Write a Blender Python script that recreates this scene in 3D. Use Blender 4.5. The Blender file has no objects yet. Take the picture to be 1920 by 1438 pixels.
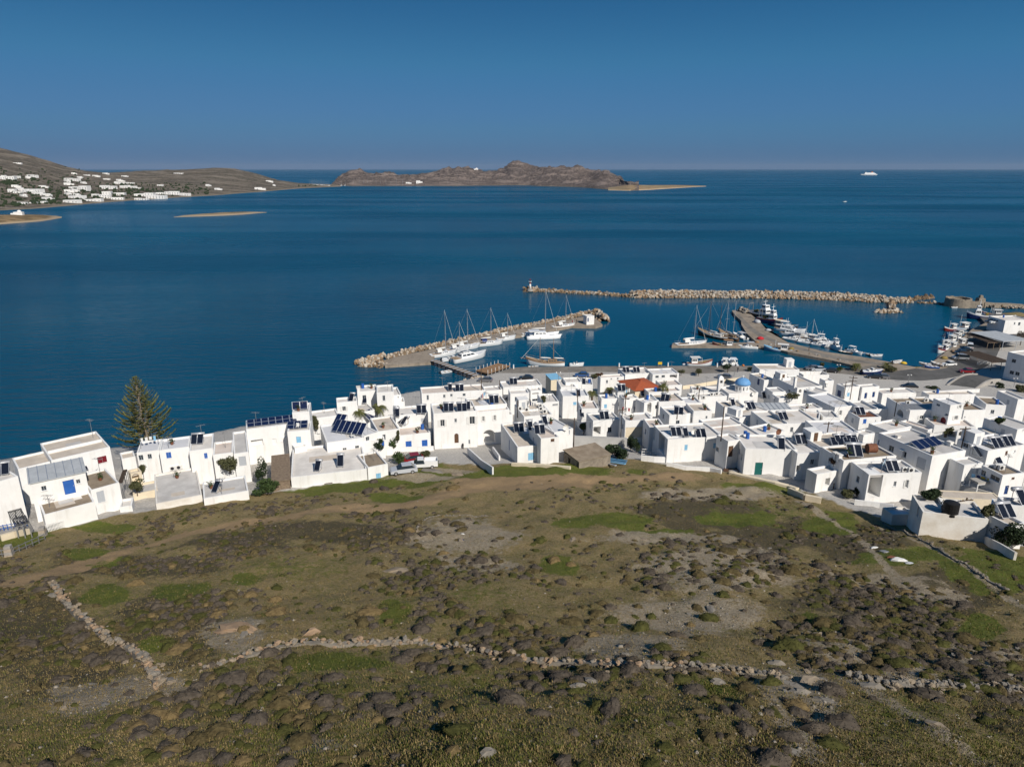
import bpy, math, random
import numpy as np
from mathutils import Vector, Matrix
rnd = random.Random(11)
nrng = np.random.default_rng(5)
scene = bpy.context.scene
COL = scene.collection
R = math.radians

# ---------------------------------------------------------------- camera
CAM_H = 60.0
FPX = 1280.0                      # focal length in pixels of a 1920 px wide frame (24 mm on 36 mm)
TH = math.atan((719 - 316) / FPX)  # pitch below the horizon
cd = bpy.data.cameras.new('camera')
cam = bpy.data.objects.new('camera', cd)
COL.objects.link(cam)
cd.sensor_width = 36.0
cd.lens = 24.0
cd.clip_start = 0.5
cd.clip_end = 200000.0
cam.location = (0, 0, CAM_H)
cam.rotation_euler = (math.pi / 2 - TH, 0, 0)
scene.camera = cam

# ---------------------------------------------------------------- sky, sun, exposure
SUN_AZ, SUN_EL = 33.0, 38.0      # sun stands behind the camera, to the right
sx = math.sin(R(SUN_AZ)) * math.cos(R(SUN_EL))
sy = -math.cos(R(SUN_AZ)) * math.cos(R(SUN_EL))
sz = math.sin(R(SUN_EL))
world = bpy.data.worlds.new('World')
scene.world = world
world.use_nodes = True
wn = world.node_tree.nodes
wl = world.node_tree.links
bg = wn['Background']
sky = wn.new('ShaderNodeTexSky')
sky.sky_type = 'NISHITA'
sky.sun_disc = False
sky.sun_elevation = R(SUN_EL)
sky.sun_rotation = math.atan2(sx, sy)
sky.altitude = 200
sky.air_density = 0.75
sky.dust_density = 0.15
sky.ozone_density = 6.0
sep = wn.new('ShaderNodeSeparateColor')
comb = wn.new('ShaderNodeCombineColor')
wl.new(sky.outputs[0], sep.inputs[0])
# deep, even blue of a clear polarised sky: the bright horizon is compressed, channel by channel
for k, (g_, pw) in enumerate(((0.52, 0.55), (1.97, 0.20), (3.96, 0.15))):
    p_ = wn.new('ShaderNodeMath')
    p_.operation = 'POWER'
    p_.inputs[1].default_value = pw
    wl.new(sep.outputs[k], p_.inputs[0])
    q_ = wn.new('ShaderNodeMath')
    q_.operation = 'MULTIPLY'
    q_.inputs[1].default_value = g_
    wl.new(p_.outputs[0], q_.inputs[0])
    wl.new(q_.outputs[0], comb.inputs[k])
# grey haze low over the horizon all round, deeper blue towards the zenith
tcw = wn.new('ShaderNodeTexCoord')
spw = wn.new('ShaderNodeSeparateXYZ')
wl.new(tcw.outputs['Generated'], spw.inputs[0])
rw = wn.new('ShaderNodeValToRGB')
cr = rw.color_ramp
cr.interpolation = 'B_SPLINE'
cr.elements[0].position = 0.0
cr.elements[0].color = (0.78, 0.78, 0.80, 1)
cr.elements[1].position = 1.0
cr.elements[1].color = (0.45, 0.52, 0.60, 1)
for ps, cl in ((0.035, (0.90, 0.91, 0.88)), (0.10, (1.06, 1.22, 1.12)), (0.21, (0.40, 0.62, 0.72)), (0.45, (0.42, 0.56, 0.66))):
    e_ = cr.elements.new(ps)
    e_.color = (*cl, 1)
wl.new(spw.outputs[2], rw.inputs[0])
mw = wn.new('ShaderNodeMix')
mw.data_type = 'RGBA'
mw.blend_type = 'MULTIPLY'
mw.inputs[0].default_value = 1.0
wl.new(comb.outputs[0], mw.inputs[6])
wl.new(rw.outputs[0], mw.inputs[7])
wl.new(mw.outputs[2], bg.inputs[0])
bg.inputs[1].default_value = 0.07
sd = bpy.data.lights.new('sun', 'SUN')
sd.energy = 5.0
sd.angle = R(0.53)
sd.color = (1.0, 0.94, 0.85)
sun = bpy.data.objects.new('sun', sd)
COL.objects.link(sun)
sun.location = (60, -60, 150)
sun.rotation_euler = Vector((-sx, -sy, -sz)).to_track_quat('-Z', 'Y').to_euler()
vs = scene.view_settings
vs.view_transform = 'Standard'
vs.look = 'None'
vs.gamma = 1.0
vs.use_curve_mapping = False
vs.exposure = 0.0

# ---------------------------------------------------------------- helpers
CT, ST = math.cos(TH), math.sin(TH)


def ray(px, py):
    """Direction in the world of a point of the photograph (unit depth)."""
    x = (px - 960.0) / FPX
    y = -(py - 719.0) / FPX
    return Vector((x, CT + y * ST, -ST + y * CT))


def P(px, py, z=0.0):
    d = ray(px, py)
    t = (z - CAM_H) / d.z
    return Vector((d.x * t, d.y * t, z))


def PY(px, py, Y):
    d = ray(px, py)
    t = Y / d.y
    return Vector((d.x * t, Y, CAM_H + d.z * t))


def project(v):
    x, y, z = v[0], v[1], v[2] - CAM_H
    dep = y * CT - z * ST
    return 960 + FPX * x / dep, 719 - FPX * (y * ST + z * CT) / dep


class MB:
    """Collects faces and links them as ONE mesh object."""

    def __init__(s):
        s.v, s.f, s.m = [], [], []

    def add(s, vs_, fs, mi=0):
        b = len(s.v)
        s.v.extend([tuple(q) for q in vs_])
        s.f.extend([tuple(b + i for i in f) for f in fs])
        s.m.extend([mi] * len(fs))
        return s

    def box(s, x0, x1, y0, y1, z0, z1, mi=0):
        return s.add([(x0, y0, z0), (x1, y0, z0), (x1, y1, z0), (x0, y1, z0), (x0, y0, z1), (x1, y0, z1), (x1, y1, z1), (x0, y1, z1)],
                     [(3, 2, 1, 0), (4, 5, 6, 7), (0, 1, 5, 4), (1, 2, 6, 5), (2, 3, 7, 6), (3, 0, 4, 7)], mi)

    def bar(s, a, b, w, h=None, mi=0, up=(0, 0, 1)):
        a, b = Vector(a), Vector(b)
        h = h or w
        d = (b - a).normalized()
        u = Vector(up)
        if abs(d.dot(u)) > 0.95:
            u = Vector((0, 1, 0))
        r = d.cross(u).normalized() * w / 2
        u = r.cross(d).normalized() * h / 2
        return s.add([a - r - u, a + r - u, a + r + u, a - r + u, b - r - u, b + r - u, b + r + u, b - r + u],
                     [(3, 2, 1, 0), (4, 5, 6, 7), (0, 1, 5, 4), (1, 2, 6, 5), (2, 3, 7, 6), (3, 0, 4, 7)][::1], mi)

    def cyl(s, a, b, r0, r1=None, n=8, mi=0):
        a, b = Vector(a), Vector(b)
        r1 = r0 if r1 is None else r1
        d = (b - a).normalized()
        u = Vector((0, 0, 1)) if abs(d.z) < 0.9 else Vector((1, 0, 0))
        e1 = d.cross(u).normalized()
        e2 = d.cross(e1)
        vs_ = []
        for q, r in ((a, r0), (b, r1)):
            for k in range(n):
                t = 2 * math.pi * k / n
                vs_.append(q + e1 * (r * math.cos(t)) + e2 * (r * math.sin(t)))
        fs = [(k, k + n, (k + 1) % n + n, (k + 1) % n) for k in range(n)]
        fs.append(tuple(range(n)))
        fs.append(tuple(range(2 * n - 1, n - 1, -1)))
        return s.add(vs_, fs, mi)

    def rings(s, rs, closed=True, cap0=True, cap1=True, mi=0):
        n = len(rs[0])
        vs_ = [q for r in rs for q in r]
        fs = []
        for i in range(len(rs) - 1):
            for k in range(n if closed else n - 1):
                k2 = (k + 1) % n
                fs.append((i * n + k, i * n + k2, (i + 1) * n + k2, (i + 1) * n + k))
        if cap0:
            fs.append(tuple(range(n - 1, -1, -1)))
        if cap1:
            fs.append(tuple(range((len(rs) - 1) * n, len(rs) * n)))
        return s.add(vs_, fs, mi)

    def prism(s, poly, z0, z1, mi=0):
        n = len(poly)
        vs_ = [(p[0], p[1], z0) for p in poly] + [(p[0], p[1], z1) for p in poly]
        fs = [(k, (k + 1) % n, n + (k + 1) % n, n + k) for k in range(n)]
        fs.append(tuple(range(n, 2 * n)))
        fs.append(tuple(range(n - 1, -1, -1)))
        return s.add(vs_, fs, mi)

    def mesh(s, name, mats, smooth=False):
        me = bpy.data.meshes.new(name)
        me.from_pydata(s.v, [], s.f)
        if not isinstance(mats, (list, tuple)):
            mats = [mats]
        for m in mats:
            me.materials.append(m)
        if len(mats) > 1:
            me.polygons.foreach_set('material_index', s.m)
        if smooth:
            me.polygons.foreach_set('use_smooth', [True] * len(me.polygons))
        me.validate()
        me.update()
        return me

    def build(s, name, mats, parent=None, smooth=False):
        return link(name, s.mesh(name, mats, smooth), parent)


def link(name, me, parent=None, loc=None, rot=None, scale=None):
    o = bpy.data.objects.new(name, me)
    COL.objects.link(o)
    if parent is not None:
        o.parent = parent
    if loc is not None:
        o.location = loc
    if rot is not None:
        o.rotation_euler = rot if hasattr(rot, '__len__') else (0, 0, rot)
    if scale is not None:
        o.scale = scale if hasattr(scale, '__len__') else (scale,) * 3
    return o


def tag(o, label=None, cat=None, group=None, kind=None):
    if label:
        o['label'] = label
    if cat:
        o['category'] = cat
    if group:
        o['group'] = group
    if kind:
        o['kind'] = kind
    return o


def thing(name, label, cat, loc=(0, 0, 0), rz=0.0, group=None):
    o = bpy.data.objects.new(name, None)
    o.empty_display_size = 0.3
    COL.objects.link(o)
    o.location = loc
    o.rotation_euler = (0, 0, rz)
    return tag(o, label, cat, group)


def copy_tree(o, parent=None):
    c = o.copy()
    COL.objects.link(c)
    if parent is not None:
        c.parent = parent
    for ch in o.children:
        copy_tree(ch, c)
    return c


def np_mesh(name, verts, faces, mats, smooth=False, colors=None):
    """Mesh from numpy arrays; faces is an (n,3) or (n,4) array."""
    me = bpy.data.meshes.new(name)
    k = faces.shape[1]
    me.vertices.add(len(verts))
    me.vertices.foreach_set('co', np.asarray(verts, dtype=np.float32).ravel())
    me.loops.add(faces.size)
    me.loops.foreach_set('vertex_index', faces.astype(np.int32).ravel())
    me.polygons.add(len(faces))
    me.polygons.foreach_set('loop_start', np.arange(0, faces.size, k, dtype=np.int32))
    me.polygons.foreach_set('loop_total', np.full(len(faces), k, dtype=np.int32))
    if smooth:
        me.polygons.foreach_set('use_smooth', np.ones(len(faces), dtype=bool))
    for m in (mats if isinstance(mats, (list, tuple)) else [mats]):
        me.materials.append(m)
    me.update()
    me.validate()
    if colors is not None:
        at = me.attributes.new('cover', 'FLOAT_COLOR', 'POINT')
        at.data.foreach_set('color', np.asarray(colors, dtype=np.float32).ravel())
    return me


# lattice value noise, vectorised
_lat = np.random.default_rng(3).random((256, 256))


def vnoise(x, y):
    xi = np.floor(x).astype(int)
    yi = np.floor(y).astype(int)
    fx, fy = x - xi, y - yi
    fx = fx * fx * (3 - 2 * fx)
    fy = fy * fy * (3 - 2 * fy)
    a = _lat[xi % 256, yi % 256]
    b = _lat[(xi + 1) % 256, yi % 256]
    c = _lat[xi % 256, (yi + 1) % 256]
    d = _lat[(xi + 1) % 256, (yi + 1) % 256]
    return (a * (1 - fx) + b * fx) * (1 - fy) + (c * (1 - fx) + d * fx) * fy


def fbm(x, y, oct_=4):
    s, a, t = 0.0, 1.0, 0.0
    for k in range(oct_):
        s = s + a * vnoise(x * 2 ** k + 17.3 * k, y * 2 ** k + 5.1 * k)
        t += a
        a *= 0.5
    return s / t


# ---------------------------------------------------------------- materials
MATS = {}


def mat(name, col, rough=0.8, metal=0.0, var=0.0, vscale=2.0, bump=0.0, bscale=8.0, spec=0.3, col2=None, coords='Object', emit=None, trans=0.0, detail=4):
    """Principled material; colour varies with noise between col and col2."""
    if name in MATS:
        return MATS[name]
    m = bpy.data.materials.new(name)
    m.use_nodes = True
    nt = m.node_tree
    b = nt.nodes['Principled BSDF']
    b.inputs['Base Color'].default_value = (*col, 1)
    b.inputs['Roughness'].default_value = rough
    b.inputs['Metallic'].default_value = metal
    b.inputs['Specular IOR Level'].default_value = spec
    if trans:
        b.inputs['Transmission Weight'].default_value = trans
    if var or col2 or bump:
        tc = nt.nodes.new('ShaderNodeTexCoord')
        src = tc.outputs[coords]
        if coords == 'Object' and (var or col2):
            # shift the pattern per object so that copies differ
            oi = nt.nodes.new('ShaderNodeObjectInfo')
            mul = nt.nodes.new('ShaderNodeVectorMath')
            mul.operation = 'MULTIPLY_ADD'
            mul.inputs[1].default_value = (1, 1, 1)
            sc_ = nt.nodes.new('ShaderNodeMath')
            sc_.operation = 'MULTIPLY'
            sc_.inputs[1].default_value = 50
            nt.links.new(oi.outputs['Random'], sc_.inputs[0])
            nt.links.new(src, mul.inputs[0])
            nt.links.new(sc_.outputs[0], mul.inputs[2])
            src = mul.outputs[0]
    if var or col2:
        n = nt.nodes.new('ShaderNodeTexNoise')
        n.inputs['Scale'].default_value = vscale
        n.inputs['Detail'].default_value = detail
        n.inputs['Roughness'].default_value = 0.65
        nt.links.new(src, n.inputs['Vector'])
        rmp = nt.nodes.new('ShaderNodeValToRGB')
        rmp.color_ramp.elements[0].position = 0.35
        rmp.color_ramp.elements[1].position = 0.68
        c2 = col2 or tuple(c * (1 - var) for c in col)
        rmp.color_ramp.elements[0].color = (*c2, 1)
        rmp.color_ramp.elements[1].color = (*col, 1)
        nt.links.new(n.outputs['Fac'], rmp.inputs['Fac'])
        nt.links.new(rmp.outputs['Color'], b.inputs['Base Color'])
    if bump:
        n2 = nt.nodes.new('ShaderNodeTexNoise')
        n2.inputs['Scale'].default_value = bscale
        n2.inputs['Detail'].default_value = 5
        nt.links.new(src, n2.inputs['Vector'])
        bp = nt.nodes.new('ShaderNodeBump')
        bp.inputs['Strength'].default_value = 1.0
        bp.inputs['Distance'].default_value = bump
        nt.links.new(n2.outputs['Fac'], bp.inputs['Height'])
        nt.links.new(bp.outputs['Normal'], b.inputs['Normal'])
    MATS[name] = m
    return m


M = {}
M['white'] = mat('white_plaster', (0.80, 0.79, 0.77), 0.85, var=0.10, vscale=0.35, bump=0.01, bscale=3)


def streaky(m, k=0.10):
    """Faint vertical run-off streaks on plaster."""
    nt = m.node_tree
    b = nt.nodes['Principled BSDF']
    lk = b.inputs['Base Color'].links[0].from_socket
    tc = nt.nodes.new('ShaderNodeTexCoord')
    mp = nt.nodes.new('ShaderNodeMapping')
    mp.inputs['Scale'].default_value = (1.3, 1.3, 0.16)
    n = nt.nodes.new('ShaderNodeTexNoise')
    n.inputs['Scale'].default_value = 1.0
    n.inputs['Detail'].default_value = 6
    n.inputs['Roughness'].default_value = 0.7
    mr = nt.nodes.new('ShaderNodeMapRange')
    mr.inputs[1].default_value = 0.52
    mr.inputs[2].default_value = 0.72
    mr.inputs[3].default_value = 0.0
    mr.inputs[4].default_value = k * 4
    mx = nt.nodes.new('ShaderNodeMix')
    mx.data_type = 'RGBA'
    mx.inputs[7].default_value = (0.50, 0.46, 0.40, 1)
    nt.links.new(tc.outputs['Object'], mp.inputs[0])
    nt.links.new(mp.outputs[0], n.inputs['Vector'])
    nt.links.new(n.outputs['Fac'], mr.inputs[0])
    nt.links.new(mr.outputs[0], mx.inputs[0])
    nt.links.new(lk, mx.inputs[6])
    nt.links.new(mx.outputs[2], b.inputs['Base Color'])


streaky(M['white'])
M['white2'] = mat('old_white_plaster', (0.77, 0.75, 0.71), 0.9, col2=(0.62, 0.57, 0.50), vscale=0.5, bump=0.015, bscale=4)
M['cream'] = mat('cream_plaster', (0.72, 0.62, 0.46), 0.9, var=0.15, vscale=0.6)
M['greywall'] = mat('grey_render', (0.47, 0.46, 0.44), 0.9, var=0.15, vscale=0.7, bump=0.01)
M['roofwhite'] = mat('white_roof', (0.73, 0.69, 0.64), 0.9, col2=(0.55, 0.515, 0.475), vscale=0.35, bump=0.01, bscale=5)
M['roofgrey'] = mat('grey_roof', (0.56, 0.54, 0.515), 0.9, col2=(0.42, 0.40, 0.38), vscale=0.4, bump=0.01)
M['rooftan'] = mat('tan_roof', (0.58, 0.51, 0.43), 0.95, col2=(0.44, 0.38, 0.315), vscale=0.5, bump=0.012)
M['roofbrown'] = mat('weathered_brown_roof', (0.30, 0.245, 0.18), 0.95, col2=(0.20, 0.155, 0.11), vscale=0.6, bump=0.02)
M['roofpink'] = mat('faded_pink_roof', (0.64, 0.56, 0.50), 0.95, col2=(0.53, 0.45, 0.39), vscale=0.4)
M['roofblue'] = mat('pale_blue_grey_roof', (0.63, 0.63, 0.645), 0.9, col2=(0.53, 0.53, 0.545), vscale=0.3)
M['metalroof'] = mat('corrugated_metal', (0.52, 0.54, 0.55), 0.6, metal=0.2, var=0.2, vscale=0.8)
M['terracotta'] = mat('terracotta_tile', (0.42, 0.10, 0.04), 0.9, col2=(0.28, 0.07, 0.03), vscale=2.5)
M['blue'] = mat('blue_paint', (0.03, 0.12, 0.42), 0.5, var=0.2)
M['sky'] = mat('light_blue_paint', (0.22, 0.46, 0.66), 0.55, var=0.15)
M['navy'] = mat('dark_blue_paint', (0.012, 0.04, 0.14), 0.5)
M['green'] = mat('dark_green_paint', (0.01, 0.11, 0.10), 0.5)
M['red'] = mat('dark_red_paint', (0.16, 0.012, 0.02), 0.5)
M['brownwood'] = mat('brown_wood', (0.13, 0.07, 0.04), 0.7, var=0.4, vscale=3)
M['oldwood'] = mat('weathered_wood', (0.25, 0.19, 0.13), 0.85, col2=(0.15, 0.11, 0.08), vscale=3)
M['deckwood'] = mat('deck_wood', (0.33, 0.20, 0.11), 0.85, col2=(0.22, 0.13, 0.07), vscale=1.5)
M['polewood'] = mat('pole_wood', (0.10, 0.07, 0.05), 0.9, var=0.3, vscale=2)
M['glass'] = mat('window_glass', (0.02, 0.03, 0.04), 0.08, spec=0.6)
M['dark'] = mat('dark_opening', (0.03, 0.03, 0.035), 0.9)
M['greyframe'] = mat('grey_painted_wood', (0.40, 0.42, 0.45), 0.6)
M['solar'] = mat('solar_glass', (0.010, 0.013, 0.022), 0.18, spec=0.5)
M['solarblue'] = mat('blue_solar_cells', (0.008, 0.015, 0.05), 0.2, spec=0.5)
M['alu'] = mat('aluminium', (0.62, 0.63, 0.65), 0.4, metal=0.7)
M['steel'] = mat('dull_steel', (0.38, 0.38, 0.38), 0.5, metal=0.6, var=0.2)
M['tank'] = mat('tank_shell', (0.55, 0.55, 0.56), 0.45, metal=0.4, var=0.2)
M['black'] = mat('black_plastic', (0.015, 0.014, 0.014), 0.5)
M['rust'] = mat('rusty_red_metal', (0.22, 0.09, 0.05), 0.8, var=0.4, vscale=4)
M['concrete'] = mat('concrete', (0.38, 0.36, 0.33), 0.95, col2=(0.28, 0.26, 0.23), vscale=0.25, bump=0.01, coords='Object')
M['quay'] = mat('quay_concrete', (0.25, 0.225, 0.195), 0.95, col2=(0.17, 0.155, 0.135), vscale=0.16, bump=0.01)
M['moledeck'] = mat('mole_concrete', (0.34, 0.285, 0.225), 0.95, col2=(0.25, 0.205, 0.16), vscale=0.2, bump=0.01)
M['asphalt'] = mat('worn_asphalt', (0.13, 0.125, 0.12), 0.95, col2=(0.09, 0.088, 0.085), vscale=0.2)
M['paving'] = mat('street_paving', (0.40, 0.375, 0.345), 0.95, col2=(0.31, 0.29, 0.265), vscale=0.3)
M['stonewall'] = mat('old_masonry', (0.30, 0.255, 0.20), 0.95, col2=(0.17, 0.145, 0.115), vscale=1.2, bump=0.05, bscale=3)
M['leaf'] = mat('green_foliage', (0.055, 0.085, 0.022), 0.8, col2=(0.025, 0.045, 0.012), vscale=1.5)
M['leafdark'] = mat('dark_foliage', (0.03, 0.05, 0.018), 0.8, col2=(0.015, 0.026, 0.01), vscale=1.5)
M['leafolive'] = mat('olive_foliage', (0.10, 0.10, 0.045), 0.85, col2=(0.05, 0.055, 0.022), vscale=1.5)
M['pine'] = mat('araucaria_foliage', (0.17, 0.17, 0.035), 0.8, col2=(0.07, 0.08, 0.02), vscale=0.9)
M['palm'] = mat('palm_frond', (0.13, 0.13, 0.04), 0.75, col2=(0.06, 0.07, 0.02), vscale=1.0)
M['bark'] = mat('bark', (0.14, 0.105, 0.075), 0.95, var=0.4, vscale=3)
M['gel'] = mat('white_gelcoat', (0.82, 0.82, 0.81), 0.3, spec=0.5, var=0.06, vscale=0.5)
M['canvas'] = mat('canvas', (0.70, 0.69, 0.66), 0.9, var=0.12)
M['bluecanvas'] = mat('blue_canvas', (0.03, 0.07, 0.22), 0.9)
M['tarp'] = mat('grey_tarpaulin', (0.45, 0.46, 0.48), 0.8, var=0.2)
M['teak'] = mat('teak_deck', (0.34, 0.24, 0.15), 0.8, var=0.3, vscale=2)
M['darkhull'] = mat('dark_hull', (0.03, 0.03, 0.035), 0.4, var=0.3)
M['woodhull'] = mat('varnished_hull', (0.12, 0.065, 0.035), 0.5, var=0.35, vscale=1)
M['redhull'] = mat('red_hull', (0.22, 0.03, 0.025), 0.5)
M['bluehull'] = mat('blue_hull', (0.10, 0.25, 0.42), 0.45, var=0.1)
M['navyhull'] = mat('navy_hull', (0.015, 0.03, 0.12), 0.4)
M['yellow'] = mat('yellow_paint', (0.60, 0.40, 0.03), 0.6)
M['orange'] = mat('orange_plastic', (0.60, 0.17, 0.03), 0.6)
M['tyre'] = mat('tyre_rubber', (0.015, 0.015, 0.015), 0.9)
M['net'] = mat('fishing_net', (0.30, 0.22, 0.07), 0.95, var=0.4, vscale=4, bump=0.05)
M['redcloth'] = mat('red_cloth', (0.45, 0.02, 0.03), 0.8)


def jointed(m, w=5.0, h=4.0, dark=0.78):
    """Poured-concrete bay joints and oil stains."""
    nt = m.node_tree
    b = nt.nodes['Principled BSDF']
    src = b.inputs['Base Color'].links[0].from_socket
    tc = nt.nodes.new('ShaderNodeTexCoord')
    br = nt.nodes.new('ShaderNodeTexBrick')
    br.inputs['Scale'].default_value = 1.0
    br.inputs['Brick Width'].default_value = w
    br.inputs['Row Height'].default_value = h
    br.inputs['Mortar Size'].default_value = 0.10
    br.inputs['Color1'].default_value = (1, 1, 1, 1)
    br.inputs['Color2'].default_value = (0.90, 0.90, 0.90, 1)
    br.inputs['Mortar'].default_value = (dark, dark, dark, 1)
    n = nt.nodes.new('ShaderNodeTexNoise')
    n.inputs['Scale'].default_value = 0.45
    n.inputs['Detail'].default_value = 7
    n.inputs['Roughness'].default_value = 0.75
    mr = nt.nodes.new('ShaderNodeMapRange')
    mr.inputs[1].default_value = 0.50
    mr.inputs[2].default_value = 0.75
    mr.inputs[3].default_value = 1.0
    mr.inputs[4].default_value = 0.55
    nt.links.new(tc.outputs['Object'], br.inputs['Vector'])
    nt.links.new(tc.outputs['Object'], n.inputs['Vector'])
    nt.links.new(n.outputs['Fac'], mr.inputs[0])
    prev = src
    for s in (br.outputs['Color'], mr.outputs[0]):
        mx = nt.nodes.new('ShaderNodeMix')
        mx.data_type = 'RGBA'
        mx.blend_type = 'MULTIPLY'
        mx.inputs[0].default_value = 1.0
        nt.links.new(prev, mx.inputs[6])
        nt.links.new(s, mx.inputs[7])
        prev = mx.outputs[2]
    nt.links.new(prev, b.inputs['Base Color'])


jointed(M['quay'])
jointed(M['moledeck'], 6.0, 3.0)
jointed(M['asphalt'], 30.0, 14.0, 0.9)
# ---------------------------------------------------------------- terrain of the hill and the town
ctrl = [(960, 1438, 40), (960, 1250, 32.5), (960, 1100, 27), (960, 1000, 22), (960, 930, 17.5), (960, 880, 13.6),
        (0, 1438, 36.5), (0, 1250, 29.5), (0, 1100, 22.5), (0, 1030, 17.5), (240, 968, 15.2), (480, 930, 14.2), (720, 895, 13.4),
        (1920, 1438, 36.5), (1920, 1250, 30), (1920, 1100, 24), (1920, 1040, 19.5), (1850, 1022, 19.6), (1650, 972, 16.8), (1540, 938, 15.2),
        (1400, 905, 13.8), (1200, 876, 13.6), (480, 1250, 32), (1440, 1250, 32), (480, 1050, 23.2), (1440, 1050, 23.5),
        (870, 845, 11.2), (600, 850, 11.8), (600, 800, 9.0), (300, 880, 12.6), (100, 900, 12.4), (700, 765, 6.0), (960, 790, 7.5), (960, 750, 4.0),
        (1200, 810, 9.0), (1200, 720, 2.4), (1500, 810, 9.5), (1500, 720, 2.6), (1800, 860, 12.5), (1800, 790, 7), (1750, 745, 2.2),
        (1900, 920, 14.0), (1900, 780, 6.0), (1000, 700, 1.0), (1300, 700, 0.9), (1600, 700, 0.9), (1850, 640, 0.9), (1400, 760, 5.2)]
cp = [P(*c) for c in ctrl] + [Vector(q) for q in [(0, -25, 50), (-90, 0, 38), (90, 0, 38), (-160, 60, 14), (170, 60, 16), (-300, 40, 8), (330, 60, 10), (230, 160, 4), (330, 230, 3), (0, 260, -1), (-150, 160, -2)]]
CXY = np.array([[c.x, c.y] for c in cp]) / 50.0
CZ = np.array([c.z for c in cp])


def _U(r2):
    return 0.5 * r2 * np.log(r2 + 1e-12)


_n = len(CXY)
_d2 = ((CXY[:, None, :] - CXY[None, :, :]) ** 2).sum(-1)
_A = np.zeros((_n + 3, _n + 3))
_A[:_n, :_n] = _U(_d2) + np.eye(_n) * 0.02
_A[:_n, _n] = 1
_A[:_n, _n + 1:] = CXY
_A[_n, :_n] = 1
_A[_n + 1:, :_n] = CXY.T
_w = np.linalg.solve(_A, np.concatenate([CZ, [0, 0, 0]]))


def seg_dist(x, y, poly, closed=True):
    d = np.full(x.shape, 1e9)
    n = len(poly)
    for i in range(n if closed else n - 1):
        ax, ay = poly[i][:2]
        bx, by = poly[(i + 1) % n][:2]
        dx, dy = bx - ax, by - ay
        t = np.clip(((x - ax) * dx + (y - ay) * dy) / (dx * dx + dy * dy + 1e-9), 0, 1)
        d = np.minimum(d, np.hypot(x - ax - t * dx, y - ay - t * dy))
    return d


def inside(x, y, poly):
    r = np.zeros(x.shape, bool)
    n = len(poly)
    for i in range(n):
        ax, ay = poly[i][:2]
        bx, by = poly[(i + 1) % n][:2]
        c = ((ay > y) != (by > y)) & (x < (bx - ax) * (y - ay) / (by - ay + 1e-12) + ax)
        r ^= c
    return r


def _cst(px, py, m=23.0):
    q = P(px, py)
    return (q.x, q.y - m)


COAST = [(-420, -40), (-170, 40), _cst(-60, 880, 10), _cst(0, 862), _cst(100, 836), _cst(215, 806), _cst(300, 815), _cst(390, 813, 20), _cst(460, 790), _cst(545, 768), _cst(610, 770, 16), _cst(670, 735, 18), _cst(735, 735, 12), P(762, 748), P(788, 745), P(850, 722), P(905, 709),
         P(925, 702), P(958, 692), P(1200, 688), P(1419, 688), P(1500, 692), P(1560, 692), P(1600, 690), P(1640, 684), P(1717, 691), P(1732, 688), P(1759, 674),
         P(1822, 620), P(1847, 607), P(1840, 592), P(1910, 586), P(1960, 600), P(2100, 600), (520, 330), (520, -80), (-420, -80)]
COAST = [(c[0], c[1]) for c in COAST]


def ground(x, y):
    """Height of the land for arrays or numbers."""
    x = np.asarray(x, float)
    y = np.asarray(y, float)
    sh = np.broadcast(x, y).shape
    xf, yf = np.broadcast_to(x, sh).ravel(), np.broadcast_to(y, sh).ravel()
    z = np.full(xf.shape, _w[_n])
    z += _w[_n + 1] * xf / 50 + _w[_n + 2] * yf / 50
    for i in range(_n):
        z += _w[i] * _U((xf / 50 - CXY[i, 0]) ** 2 + (yf / 50 - CXY[i, 1]) ** 2)
    z = np.maximum(z, 0.8 + 0.0 * z)
    dd = seg_dist(xf, yf, COAST)
    ins = inside(xf, yf, COAST)
    sd_ = np.where(ins, dd, -dd)
    z = np.minimum(z, np.clip(-0.6 + 1.1 * sd_, -4, 99))
    return z.reshape(sh) if sh else float(z[0])


# ground cover, painted as masks of what grows or lies where
xs = np.concatenate([np.linspace(-420, -80, 60)[:-1], np.arange(-80, 80, 0.62), np.linspace(80, 520, 80)])
ys = np.concatenate([np.linspace(-60, 8, 12)[:-1], np.arange(8, 116, 0.62), np.arange(116, 330, 2.0)])
XX, YY = np.meshgrid(xs, ys)
ZZ = ground(XX, YY)
hillmask = np.clip((112 - YY) / 10, 0, 1)
ZZ = ZZ + hillmask * (1.5 * (fbm(XX * 0.12, YY * 0.12, 3) - 0.5) + 0.6 * (fbm(XX * 0.7 + 40, YY * 0.7, 3) - 0.5)) * np.clip((YY - 5) / 10, 0, 1)


def gsample(x, y):
    """Height of the ground sheet at arrays of points (bilinear)."""
    x = np.clip(np.asarray(x, float), xs[0], xs[-1] - 1e-6)
    y = np.clip(np.asarray(y, float), ys[0], ys[-1] - 1e-6)
    i = np.clip(np.searchsorted(xs, x, 'right') - 1, 0, len(xs) - 2)
    j = np.clip(np.searchsorted(ys, y, 'right') - 1, 0, len(ys) - 2)
    fx = (x - xs[i]) / (xs[i + 1] - xs[i])
    fy = (y - ys[j]) / (ys[j + 1] - ys[j])
    return (ZZ[j, i] * (1 - fx) + ZZ[j, i + 1] * fx) * (1 - fy) + (ZZ[j + 1, i] * (1 - fx) + ZZ[j + 1, i + 1] * fx) * fy


def gz(x, y):
    return float(gsample(np.array([x]), np.array([y]))[0])


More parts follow.
